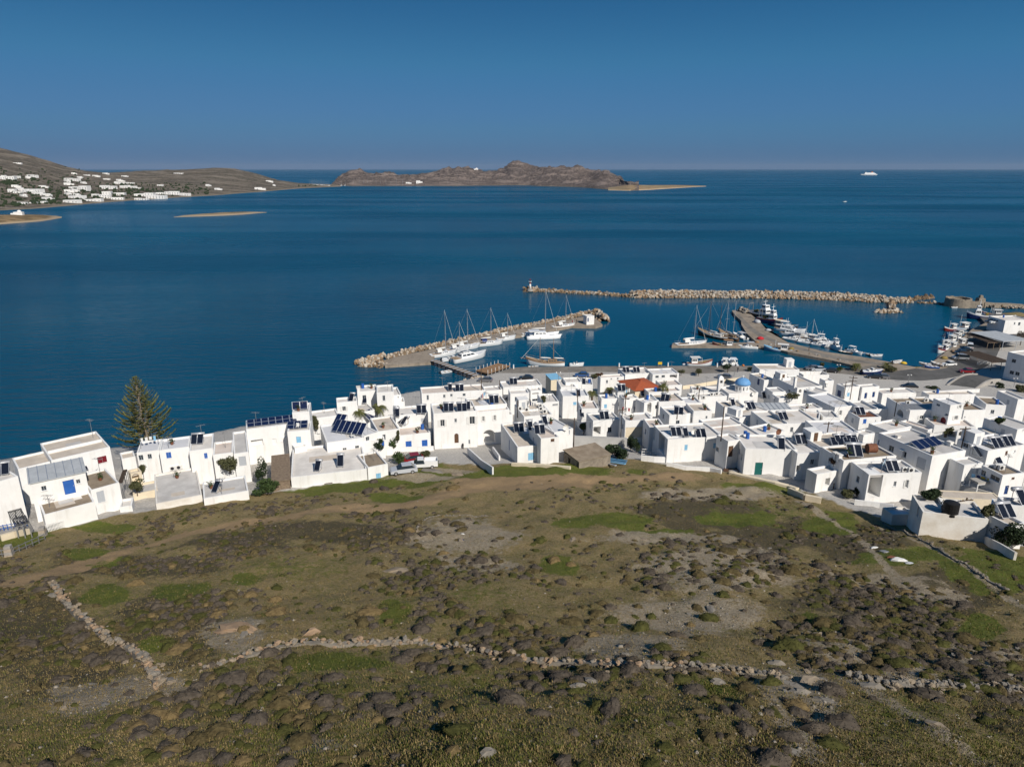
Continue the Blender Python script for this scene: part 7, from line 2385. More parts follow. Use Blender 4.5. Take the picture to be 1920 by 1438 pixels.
# nets, crates and covers on the pier
for i, (c, x, y, s, mm, lab) in enumerate([('r', 1385, 655, 2.2, 'redcloth', 'heap of red fishing nets at the pier corner'), ('r', 1350, 690, 1.4, 'deckwood', 'brown net crate beside the red nets'), ('r', 1350, 480, 3.0, 'tarp', 'grey covered cargo on the pier behind the trawler'), ('r', 1470, 565, 1.8, 'tarp', 'smaller grey cover on the pier beside the moored row'), ('t', 620, 700, 1.8, 'net', 'yellow net heap at the pier edge'), ('s', 1018, 648, 1.6, 'yellow', 'yellow net heap at the pier root'), ('Q', 450, 1010, 2.0, 'net', 'yellowish nets piled on the fishing quay'), ('Q', 900, 640, 1.3, 'canvas', 'white bundle standing on the fishing quay'), ('Q', 600, 900, 1.6, 'deckwood', 'brown nets piled behind the fishing boats'), ('r', 575, 925, 1.0, 'greyframe', 'grey box at the quay edge beside the square-canopy boat'), ('r', 1205, 935, 0.9, 'orange', 'orange buoys heaped on the quay')]):
    px, py = K(c, x, y)
    p_ = P(px, py, MZ + 0.012 if c in 'rst' and py < 683 else QZ + 0.075)
    r_ = random.Random(40 + i)
    mb = MB()
    mb.rings([[(s * 0.6 * q_ * (0.8 + 0.4 * r_.random()) * math.cos(2 * math.pi * k / 10), s * 0.45 * q_ * (0.8 + 0.4 * r_.random()) * math.sin(2 * math.pi * k / 10), z * s) for k in range(10)] for z, q_ in ((-0.02, 1), (0.16, 1.0), (0.34, 0.75), (0.42, 0.3))])
    o = mb.build('net_heap' if mm not in ('tarp', 'greyframe', 'canvas') else 'covered_cargo', M[mm], None, True)
    o.location = p_
    o.rotation_euler = (0, 0, r_.uniform(0, 3))
    tag(o, lab, 'nets' if mm not in ('tarp', 'greyframe', 'canvas') else 'cargo')


# ---------------------------------------------------------------- people, small on the quays
def person(c, x, y, z, shirt, trousers, label, head=0, step=0.12):
    q = P(*K(c, x, y), z)
    me = bpy.data.meshes.new('person')
    J = {'pel': (0, 0, 0.95), 'spi': (0, 0, 1.2), 'che': (0, 0, 1.4), 'nec': (0, 0, 1.52), 'hea': (0.01, 0, 1.66), 'top': (0.01, 0, 1.74)}
    ch = [('pel', 'spi'), ('spi', 'che'), ('che', 'nec'), ('nec', 'hea'), ('hea', 'top')]
    rad = {'pel': (0.15, 0.11), 'spi': (0.13, 0.10), 'che': (0.16, 0.11), 'nec': (0.055, 0.055), 'hea': (0.095, 0.085), 'top': (0.06, 0.06)}
    for s, n in ((-1, 'l'), (1, 'r')):
        J.update({'h' + n: (0, s * 0.1, 0.9), 'k' + n: (0.04 + s * step * 0.5, s * 0.1, 0.5), 'a' + n: (s * step - 0.02, s * 0.1, 0.08), 't' + n: (s * step + 0.15, s * 0.11, 0.04),
                  's' + n: (0, s * 0.19, 1.42), 'e' + n: (-0.03, s * 0.25, 1.12), 'w' + n: (0.06, s * 0.25, 0.88), 'f' + n: (0.09, s * 0.25, 0.76)})
        ch += [('pel', 'h' + n), ('h' + n, 'k' + n), ('k' + n, 'a' + n), ('a' + n, 't' + n), ('che', 's' + n), ('s' + n, 'e' + n), ('e' + n, 'w' + n), ('w' + n, 'f' + n)]
        rad.update({'h' + n: (0.09, 0.09), 'k' + n: (0.06, 0.06), 'a' + n: (0.042, 0.042), 't' + n: (0.04, 0.03), 's' + n: (0.06, 0.06), 'e' + n: (0.042, 0.042), 'w' + n: (0.03, 0.03), 'f' + n: (0.03, 0.02)})
    ks = list(J)
    me.from_pydata([J[k] for k in ks], [(ks.index(a), ks.index(b)) for a, b in ch], [])
    o = bpy.data.objects.new('person', me)
    COL.objects.link(o)
    md = o.modifiers.new('skin', 'SKIN')
    sv = me.skin_vertices[0].data
    for i, k in enumerate(ks):
        sv[i].radius = rad[k]
        sv[i].use_root = (k == 'pel')
    o.modifiers.new('sub', 'SUBSURF').levels = 1
    dg = bpy.context.evaluated_depsgraph_get()
    m2 = bpy.data.meshes.new_from_object(o.evaluated_get(dg))
    bpy.data.objects.remove(o)
    skin = mat('skin', (0.42, 0.24, 0.16), 0.6)
    for m in (skin, shirt, trousers, M['brownwood']):
        m2.materials.append(m)
    for p in m2.polygons:
        z_ = p.center.z
        r_ = abs(p.center.y)
        p.material_index = 3 if z_ > 1.69 or z_ < 0.09 else 0 if z_ > 1.5 or (z_ < 0.9 and r_ > 0.21) else 1 if z_ > 0.95 else 2
        p.use_smooth = True
    o = link('person', m2, None, q, R(head))
    return tag(o, label, 'person')


for q in [('r', 1146, 1005, QZ + .01, M['black'], M['navyhull'], 'person in dark clothes walking on the quay near the trees', 200), ('q', 1108, 628, MZ, M['redcloth'], M['darkhull'], 'person in a red top standing on the mole', 30), ('q', 1156, 615, MZ, M['darkhull'], M['darkhull'], 'person in black standing on the mole near the hut', 10), ('t', 858, 725, MZ, M['darkhull'], M['brownwood'], 'person in dark clothes walking along the pier', -30)]:
    person(*q)
# ---------------------------------------------------------------- vegetation and stones of the hillside
def Gv(px, py):
    """Many points of the photograph on the ground at once."""
    x = (px - 960.0) / FPX
    y = -(py - 719.0) / FPX
    dx, dy, dz = x, CT + y * ST, -ST + y * CT
    t_ = np.full(px.shape, 15.0)
    for k in range(320):
        zz = gsample(dx * t_, dy * t_)
        above = CAM_H + dz * t_ - zz
        t_ = t_ + np.clip(above * 0.6, 0.0, 4.0)
    return dx * t_, dy * t_, gsample(dx * t_, dy * t_)


_ci = cover.reshape(ny, nx, 4)


def cover_at(x, y):
    i = np.clip(np.searchsorted(xs, x) - 1, 0, nx - 1)
    j = np.clip(np.searchsorted(ys, y) - 1, 0, ny - 1)
    return _ci[j, i], town[j, i]


edge_px = np.array([-100, 0, 120, 240, 480, 720, 800, 960, 1060, 1200, 1260, 1370, 1440, 1545, 1660, 1780, 1850, 1990])
edge_py = np.array([1030, 1012, 995, 968, 932, 900, 884, 878, 876, 872, 884, 893, 910, 945, 985, 1010, 1028, 1050])
hill = random.Random(21)

SHRUB_COL = {'grey': ((0.115, 0.094, 0.072), (0.055, 0.045, 0.035)), 'brown': ((0.125, 0.098, 0.046), (0.065, 0.05, 0.024)), 'olive': ((0.088, 0.086, 0.028), (0.042, 0.042, 0.014)), 'tan': ((0.20, 0.145, 0.068), (0.115, 0.082, 0.04))}
for k, (c1, c2) in SHRUB_COL.items():
    M['shrub_' + k] = mat('cushion_shrub_' + k, c1, 0.95, col2=c2, vscale=4.0, spec=0.05)


def shrub_geo(seed, leaves=300, n1=6, n2=12, leaf=0.042):
    r = random.Random(seed)
    mb = MB()
    lob = [(r.uniform(0, 6.28), r.uniform(0.08, 0.24)) for _ in range(4)]

    def rad(t, ph):
        return 0.5 * (1 + sum(a * math.cos((k + 2) * t + p) for k, (p, a) in enumerate(lob)) * math.sin(ph) * 0.6 + r.uniform(-0.06, 0.06))
    rs = []
    for i in range(n1):
        ph = math.pi * (0.60 - 0.58 * i / (n1 - 1))
        rs.append([(rad(t, ph) * math.sin(ph) * math.cos(t), rad(t, ph) * math.sin(ph) * math.sin(t), 0.5 * 0.85 * math.cos(ph) * (1 + r.uniform(-0.08, 0.08)) + 0.03) for t in [2 * math.pi * k / n2 for k in range(n2)]])
    mb.rings(rs, cap0=False)
    for k in range(leaves):
        t, ph = r.uniform(0, 2 * math.pi), math.acos(r.uniform(-0.15, 1.0))
        q = rad(t, ph) * r.uniform(0.93, 1.10)
        p = Vector((q * math.sin(ph) * math.cos(t), q * math.sin(ph) * math.sin(t), q * 0.85 * math.cos(ph) + 0.03))
        e = Vector((r.gauss(0, 1), r.gauss(0, 1), r.gauss(0, 1))).normalized()
        f = e.cross(p.normalized() + Vector((0.01, 0.02, 0.03))).normalized()
        g = (p.normalized() + e * 0.7).normalized()
        w = leaf * r.uniform(0.6, 1.3)
        mb.add([p - f * w * 0.6, p + f * w * 0.6, p + g * w * 1.1], [(0, 1, 2)])
    return mb


SHRUB = {k: [shrub_geo(50 + 10 * i + j).mesh('shrub', M['shrub_' + k]) for j in range(4)] for i, k in enumerate(SHRUB_COL)}
SHRUB_LAB = {'grey': 'grey-purple thorny cushion shrub on the hillside', 'brown': 'brownish dry cushion shrub on the hillside', 'olive': 'olive-green cushion shrub on the hillside', 'tan': 'tan rounded cushion shrub on the hillside'}
low = {k: [shrub_geo(150 + 10 * i + j, 54, 4, 8, 0.085) for j in range(4)] for i, k in enumerate(SHRUB_COL)}
cand = []
# the ones that can be recognised in the photograph: centre, width in pixels, kind
for px, py, w, k in [(956, 1318, 50, 'grey'), (995, 1288, 32, 'grey'), (1012, 1340, 32, 'grey'), (1146, 1335, 52, 'grey'), (1075, 1375, 30, 'grey'), (743, 1358, 34, 'grey'), (766, 998, 36, 'tan'), (1038, 1052, 24, 'tan'), (1070, 1060, 20, 'tan'), (859, 985, 36, 'brown'), (290, 1345, 34, 'tan'), (320, 1345, 28, 'tan'), (340, 1330, 20, 'tan'), (375, 1390, 34, 'brown'), (350, 1312, 44, 'grey'), (140, 1090, 40, 'brown'), (257, 1095, 28, 'tan'), (517, 1152, 40, 'tan'), (470, 1118, 26, 'tan'), (333, 1220, 34, 'tan'), (384, 1228, 26, 'brown'), (260, 1365, 40, 'tan'), (470, 1300, 30, 'grey'), (440, 1350, 34, 'grey'), (370, 1420, 34, 'grey'), (455, 1430, 30, 'tan'), (140, 1430, 46, 'brown'), (690, 1150, 40, 'tan'), (680, 1170, 46, 'brown'), (790, 1182, 30, 'grey'), (905, 1220, 40, 'grey'), (983, 1215, 46, 'grey'), (985, 1232, 36, 'olive'), (1050, 1228, 44, 'grey'), (1390, 1340, 40, 'grey'), (1400, 1370, 34, 'grey'), (1580, 1360, 60, 'grey'), (1530, 1370, 50, 'grey'), (1560, 1400, 50, 'olive'), (1500, 1340, 34, 'grey'), (1450, 1430, 60, 'grey'), (1560, 1300, 44, 'grey'), (1455, 1075, 40, 'grey'), (1360, 935, 44, 'olive'), (1352, 942, 30, 'olive'), (700, 905, 36, 'grey'), (720, 918, 44, 'grey'), (690, 922, 34, 'grey'), (850, 915, 30, 'tan'), (1545, 1170, 50, 'brown'), (1600, 1190, 60, 'brown'), (1640, 1150, 60, 'grey'), (1330, 1160, 40, 'olive'), (1200, 1180, 40, 'olive'), (1480, 1215, 44, 'olive')]:
    q = G(px, py)
    dep = q.y * CT - (q.z - CAM_H) * ST
    cand.append((q.x, q.y, q.z, min(1.5, w * dep / FPX), k, w * 2.0))
n_c = 15000
px = nrng.uniform(-40, 1960, n_c * 2)
py = nrng.uniform(880, 1450, n_c * 2)
lim = np.interp(px, edge_px, edge_py)
# fewer per square metre close by: keep the density even on the ground
keep = (py > lim + 6) & (nrng.random(len(px)) < np.clip(((1400 - py) / 300), 0.0, 1.0) ** 1.3 + 0.05)
px, py = px[keep], py[keep]
gx, gy, gzz = Gv(px, py)
cv, tw = cover_at(gx, gy)
clump = fbm(gx * 0.13 + 3, gy * 0.13, 3)
prob = np.clip(0.30 + 0.5 * cv[:, 3] + 3.6 * (clump - 0.5), 0.06, 1) * (1 - 0.94 * np.clip(cv[:, 0] * 1.3, 0, 1)) * np.clip(1 - 1.75 * cv[:, 1], 0.06, 1) * (1 - 0.45 * cv[:, 2]) * (1 - tw)
sel = nrng.random(len(px)) < prob
for a_, b_, c_, d_ in zip(gx[sel], gy[sel], gzz[sel], cv[sel]):
    w = min(1.5, max(0.30, hill.lognormvariate(-0.62, 0.36)))
    ddp = b_ * CT - (c_ - CAM_H) * ST
    k = hill.choices(('grey', 'brown', 'olive', 'tan'), (0.46, 0.28, 0.23, 0.03) if d_[3] < 0.5 else (0.5, 0.28, 0.2, 0.02))[0]
    cand.append((a_, b_, c_, w, k, w * FPX / ddp))
cand.sort(key=lambda q: -q[5])
for (a_, b_, c_, w, k, _) in cand[:296]:
    o = link('shrub', hill.choice(SHRUB[k]), None, (a_, b_, c_ - 0.05 * w), (0, 0, hill.uniform(0, 6.28)), (w * hill.uniform(0.7, 1.4), w * hill.uniform(0.7, 1.3), w * hill.uniform(0.55, 0.95)))
    tag(o, SHRUB_LAB[k], 'shrub', k + ' cushion shrubs on the hillside')
kinds = list(SHRUB_COL)
geo = {k: [(np.array(g.v), [np.array(f) for f in g.f]) for g in low[k]] for k in kinds}
V_, F_, Mi = [], [], []
off = 0
for (a_, b_, c_, w, k, _) in cand[296:]:
    v, f = hill.choice(geo[k])
    t_ = hill.uniform(0, 6.28)
    c0, s0 = math.cos(t_) * w, math.sin(t_) * w
    x, y, z = v[:, 0] * hill.uniform(0.75, 1.5), v[:, 1], v[:, 2]
    V_.append(np.stack([a_ + c0 * x - s0 * y, b_ + s0 * x + c0 * y, c_ - 0.05 * w + z * w * hill.uniform(0.55, 0.95)], -1))
    for q in f:
        F_.append(tuple(q + off))
        Mi.append(kinds.index(k))
    off += len(v)
me = bpy.data.meshes.new('scrub')
me.from_pydata(np.concatenate(V_).tolist(), [], F_)
for k in kinds:
    me.materials.append(M['shrub_' + k])
me.polygons.foreach_set('material_index', Mi)
me.update()
tag(link('scrub', me), 'small cushion shrubs covering the far parts of the hillside', kind='stuff')

# grass: tufts of thin blades
M['grass_green'] = mat('fresh_grass', (0.13, 0.135, 0.035), 0.9, col2=(0.075, 0.082, 0.021), vscale=0.6, spec=0.05)
M['grass_dry'] = mat('dry_grass', (0.27, 0.205, 0.095), 0.95, col2=(0.15, 0.115, 0.05), vscale=0.7, spec=0.05)


def grass(name, label, n, fn, m, h0, h1, blades=4):
    px = nrng.uniform(-30, 1950, n)
    py = nrng.uniform(872, 1450, n)
    k = py > np.interp(px, edge_px, edge_py) - 2
    px, py = px[k], py[k]
    x, y, z = Gv(px, py)
    cv, tw = cover_at(x, y)
    k = (nrng.random(len(x)) < fn(cv, fbm(x * 0.3, y * 0.3, 3))) & (tw < 0.5)
    x, y, z = x[k], y[k], z[k]
    n = len(x)
    vs_, fs = [], []
    for b in range(blades):
        a = nrng.uniform(0, 2 * np.pi, n)
        hh = nrng.uniform(h0, h1, n)
        w = hh * nrng.uniform(0.10, 0.20, n) + 0.012
        ox, oy = nrng.normal(0, 0.09, n), nrng.normal(0, 0.09, n)
        lean = nrng.uniform(0.1, 0.7, n) * hh
        ca, sa = np.cos(a), np.sin(a)
        p0 = np.stack([x + ox - sa * w, y + oy + ca * w, z - 0.03], -1)
        p1 = np.stack([x + ox + sa * w, y + oy - ca * w, z - 0.03], -1)
        p2 = np.stack([x + ox + ca * lean, y + oy + sa * lean, z + hh], -1)
        i0 = len(vs_) * 0
        vs_.append(np.stack([p0, p1, p2], 1).reshape(-1, 3))
    V = np.concatenate(vs_)
    F = np.arange(len(V)).reshape(-1, 3)
    tag(link(name, np_mesh(name, V, F, m)), label, kind='stuff')


grass('grass', 'fresh green grass in the damper hollows', 140000, lambda c, q: np.clip(c[:, 1] * 0.8 + 0.25 + 0.9 * (q - 0.55), 0, 0.9) * (1 - 0.97 * np.clip(1.4 * c[:, 0], 0, 1)) * (1 - 0.6 * c[:, 2]), M['grass_green'], 0.03, 0.11, 4)
grass('dry_grass', 'dry straw-coloured grass between the shrubs', 140000, lambda c, q: np.clip(0.50 - 0.35 * c[:, 1] + 1.0 * (0.5 - q), 0, 0.9) * (1 - 0.95 * np.clip(1.4 * c[:, 0], 0, 1)) * (1 - 0.5 * c[:, 2]), M['grass_dry'], 0.03, 0.11, 4)

# pebbles
pn = 9000
px = nrng.uniform(-30, 1950, pn)
py = nrng.uniform(890, 1450, pn)
k = py > np.interp(px, edge_px, edge_py) + 4
x, y, z = Gv(px[k], py[k])
cv, tw = cover_at(x, y)
k = nrng.random(len(x)) < np.clip(0.16 + 0.8 * cv[:, 2] + 0.1 * cv[:, 0], 0, 1) * (1 - tw)
x, y, z = x[k], y[k], z[k]
n = len(x)
s = np.exp(nrng.normal(-2.75, 0.45, n))
oct_ = np.array([(1, 0, 0), (-1, 0, 0), (0, 1, 0), (0, -1, 0), (0, 0, 1), (0, 0, -1)], float)
V = oct_[None] * s[:, None, None] * nrng.uniform(0.6, 1.3, (n, 6, 1))
an = nrng.uniform(0, 6.28, n)
ca, sa = np.cos(an)[:, None], np.sin(an)[:, None]
V = np.stack([V[..., 0] * ca - V[..., 1] * sa + x[:, None], V[..., 0] * sa + V[..., 1] * ca + y[:, None], V[..., 2] * 0.6 + z[:, None]], -1).reshape(-1, 3)
of = np.array([(0, 2, 4), (2, 1, 4), (1, 3, 4), (3, 0, 4), (2, 0, 5), (1, 2, 5), (3, 1, 5), (0, 3, 5)])
F = (of[None] + 6 * np.arange(n)[:, None, None]).reshape(-1, 3)
M['pebble'] = mat('pebble_stone', (0.34, 0.30, 0.245), 0.95, col2=(0.20, 0.175, 0.14), vscale=0.8)
tag(link('pebbles', np_mesh('pebbles', V, F, M['pebble'])), 'loose pebbles and stone chips on the bare soil', kind='stuff')

# dry-stone walls, stone by stone
M['fieldstone0'] = mat('fieldstone_pale', (0.31, 0.25, 0.18), 0.95, col2=(0.19, 0.15, 0.105), vscale=2, bump=0.03, bscale=5)
M['fieldstone1'] = mat('fieldstone_grey', (0.235, 0.21, 0.175), 0.95, col2=(0.17, 0.15, 0.125), vscale=2, bump=0.03, bscale=5)
M['fieldstone2'] = mat('fieldstone_warm', (0.36, 0.25, 0.16), 0.95, col2=(0.24, 0.165, 0.105), vscale=2, bump=0.03, bscale=5)
FST = [[rock_mesh('stone', 300 + 10 * j + k, M['fieldstone%d' % j], 4, 6, 0.30) for k in range(4)] for j in range(3)]


def stone_wall(label, pts, n, size, width, height, tones, seed, gap=None):
    r = random.Random(seed)
    w = [G(*p) for p in pts]
    t = thing('dry_stone_wall', label, 'stone wall', w[0])
    rs = []
    for p, d_, u in sample_line(w, 40):
        nrm = Vector((-d_.y, d_.x, 0)).normalized()
        hh = height * (0.15 if gap and gap(u) else 0.75 + 0.3 * math.sin(17 * u + seed)) * 0.8
        c_ = Vector((p.x, p.y, gz(p.x, p.y))) - w[0]
        rs.append([c_ + nrm * width * 0.6 - Vector((0, 0, 0.15)), c_ + nrm * width * 0.4 + Vector((0, 0, hh)), c_ - nrm * width * 0.4 + Vector((0, 0, hh)), c_ - nrm * width * 0.6 - Vector((0, 0, 0.15))])
    MB().rings(rs, closed=False, cap0=False, cap1=False).build('wall_core', M['fieldstone1'], t)
    for p, d_, u in sample_line(w, n):
        nrm = Vector((-d_.y, d_.x, 0)).normalized()
        lay = r.random()
        o_ = p + nrm * r.uniform(-1, 1) * width * (0.5 if lay < 0.8 else 2.2) + d_ * r.uniform(-0.3, 0.3)
        hh = height * (r.random() ** 0.6 if lay < 0.8 else 0.0)
        if gap and gap(u):
            hh *= 0.15
        s = size * r.uniform(0.6, 1.45)
        link('stone', r.choice(FST[r.choice(tones)]), t, (o_.x - w[0].x, o_.y - w[0].y, gz(o_.x, o_.y) + hh + 0.05 - w[0].z), (r.uniform(-0.4, 0.4), r.uniform(-0.4, 0.4), r.uniform(0, 6)), (s * r.uniform(0.9, 1.5), s * r.uniform(0.8, 1.2), s * r.uniform(0.55, 0.9)))


stone_wall('tumbled dry-stone wall climbing towards the picket fence', [(100, 1100), (125, 1135), (150, 1160), (185, 1190), (215, 1210), (250, 1225), (275, 1245), (288, 1270), (300, 1295)], 280, 0.32, 0.40, 0.55, (0, 0, 2, 1), 1)
stone_wall('long low dry-stone wall crossing the hillside', [(370, 1255), (430, 1240), (480, 1228), (560, 1208), (620, 1212), (720, 1208), (800, 1206), (880, 1220), (980, 1237), (1080, 1246), (1200, 1253), (1300, 1253), (1400, 1264), (1480, 1277)], 298, 0.30, 0.36, 0.36, (0, 0, 1, 2), 2, gap=lambda u: u < 0.07 or 0.36 < u < 0.44)
stone_wall('ruined wall of grey slabs on the lower right slope', [(1590, 1268), (1640, 1278), (1680, 1285), (1780, 1286), (1920, 1294)], 190, 0.27, 0.55, 0.22, (1, 1, 0), 3)
stone_wall('low terrace wall near the dumped rubbish', [(1640, 975), (1700, 1000), (1760, 1030), (1830, 1075), (1890, 1110)], 110, 0.22, 0.25, 0.2, (1, 1, 0), 4)
stone_wall('curved kerb of pale stones round the bare terrace', [(782, 1000), (784, 985), (800, 972), (840, 967), (880, 966), (920, 968)], 46, 0.2, 0.15, 0.06, (0, 1), 5)
for i, (px, py, w, d_, h, tone, lab) in enumerate([(442, 1180, 3.4, 1.8, 0.35, 2, 'broad tilted rock slab between green shrubs'), (742, 1072, 2.6, 1.4, 0.35, 0, 'flat pale rock ledge on the open slope'), (586, 1188, 1.3, 0.9, 0.5, 2, 'rounded orange-stained boulder above the long wall'), (812, 884, 4.5, 2.2, 0.5, 1, 'grey rock outcrop behind the white pickup'), (860, 892, 3.0, 1.8, 0.3, 0, 'pale rock patch at the field edge'), (612, 905, 2.6, 1.5, 0.3, 1, 'grey rock at the foot of the wide low house'), (1500, 1300, 1.2, 0.8, 0.3, 1, 'large grey slab at the end of the long wall'), (1635, 1288, 1.5, 0.9, 0.4, 1, 'leaning grey slab in the ruined wall'), (1345, 1280, 1.1, 0.7, 0.3, 1, 'square grey slab below the long wall'), (1108, 1278, 0.85, 0.6, 0.28, 1, 'flat pale stone below the long wall'), (1085, 1286, 0.9, 0.5, 0.2, 1, 'flat grey-white stone lying in the grass'), (1138, 1266, 0.6, 0.5, 0.35, 0, 'white block fallen from the long wall'), (915, 1412, 0.9, 0.6, 0.25, 1, 'lone grey stone in the near grass'), (725, 1207, 1.0, 0.6, 0.4, 0, 'pale block on top of the long wall'), (100, 1118, 1.0, 0.7, 0.4, 1, 'grey block at the head of the tumbled wall'), (1455, 1245, 1.2, 0.8, 0.45, 1, 'grey boulder above the end of the long wall')]):
    q = G(px, py)
    o = link('rock', FST[tone][i % 4], None, (q.x, q.y, q.z + h * 0.05), (hill.uniform(-0.15, 0.15), hill.uniform(-0.15, 0.15), hill.uniform(-0.5, 0.5)), (w, d_, h * 1.6))
    tag(o, lab, 'rock')

px = nrng.uniform(0, 1920, 1500)
py = nrng.uniform(930, 1430, 1500)
k = py > np.interp(px, edge_px, edge_py) + 20
x, y, z = Gv(px[k], py[k])
cv, tw = cover_at(x, y)
k = nrng.random(len(x)) < np.clip(cv[:, 2] * 0.20 - 0.03, 0, 1) * (1 - tw)
for x_, y_, z_ in list(zip(x[k], y[k], z[k]))[:70]:
    s_ = hill.uniform(0.35, 1.2)
    o = link('flat_rock', hill.choice(FST[hill.choice((0, 1, 1))]), None, (x_, y_, z_ - 0.04), (hill.uniform(-0.2, 0.2), hill.uniform(-0.2, 0.2), hill.uniform(0, 6)), (s_ * 1.5, s_ * hill.uniform(0.6, 1.0), s_ * 0.32))
    tag(o, 'flat rock slab showing through the bare soil of the slope', 'rock', 'flat rock slabs on bare soil')

# ---------------------------------------------------------------- trees, palms and bushes


def crown_mesh(name, rx, ry, rz, n, leaf, m, seed, z0=0.0, clumps=9, flat=1.0):
    r = np.random.default_rng(seed)
    cc = r.normal(0, 1, (clumps, 3))
    cc /= np.linalg.norm(cc, axis=1)[:, None]
    cc *= r.uniform(0.25, 0.72, (clumps, 1))
    cs = r.uniform(0.28, 0.48, clumps)
    k = r.integers(0, clumps, n)
    d_ = r.normal(0, 1, (n, 3))
    d_ /= np.linalg.norm(d_, axis=1)[:, None]
    p = cc[k] + d_ * cs[k][:, None] * r.uniform(0.65, 1.05, (n, 1))
    p *= np.array([rx, ry, rz])
    p[:, 2] += z0
    e = r.normal(0, 1, (n, 3))
    e /= np.linalg.norm(e, axis=1)[:, None]
    g = np.cross(e, r.normal(0, 1, (n, 3)))
    g /= np.linalg.norm(g, axis=1)[:, None]
    s = leaf * r.uniform(0.6, 1.4, (n, 1))
    V = np.stack([p - e * s, p - g * s * 0.6, p + e * s, p + g * s * 0.6], 1).reshape(-1, 3)
    return np_mesh(name, V, np.arange(len(V)).reshape(-1, 4), m)


def tree(c, x, y, w, h, m, label, trunk=0.35, name='tree', n=900, leaf=0.16, cat=None, seed=1):
    """Foot seen at a point; w, h in pixels of the crop."""
    q, b, t_ = SP(c, x, y)
    s = CROPS[c][2]
    W_, H_ = w / s * t_ / FPX, h / s * t_ / FPX / 0.93
    t = thing(name, label, cat or name, q)
    tz = H_ * trunk
    mb = MB().cyl((0, 0, -0.2), (0.05, 0, tz + H_ * 0.25), max(0.05, W_ * 0.035), max(0.03, W_ * 0.02), 7)
    r = random.Random(seed)
    for k in range(5):
        a = r.uniform(0, 6.28)
        mb.cyl((0.02, 0, tz * 0.8 + H_ * 0.04 * k), (math.cos(a) * W_ * 0.3, math.sin(a) * W_ * 0.3, tz + H_ * (0.25 + 0.06 * k)), max(0.03, W_ * 0.018), 0.015, 5)
    mb.build('trunk', M['bark'], t)
    hz = (H_ - tz) / 2
    link('crown', crown_mesh('crown', W_ / 2 * 1.1, W_ / 2 * 1.1, hz * 1.12, n, leaf, M[m], seed, tz + hz), t)
    return t


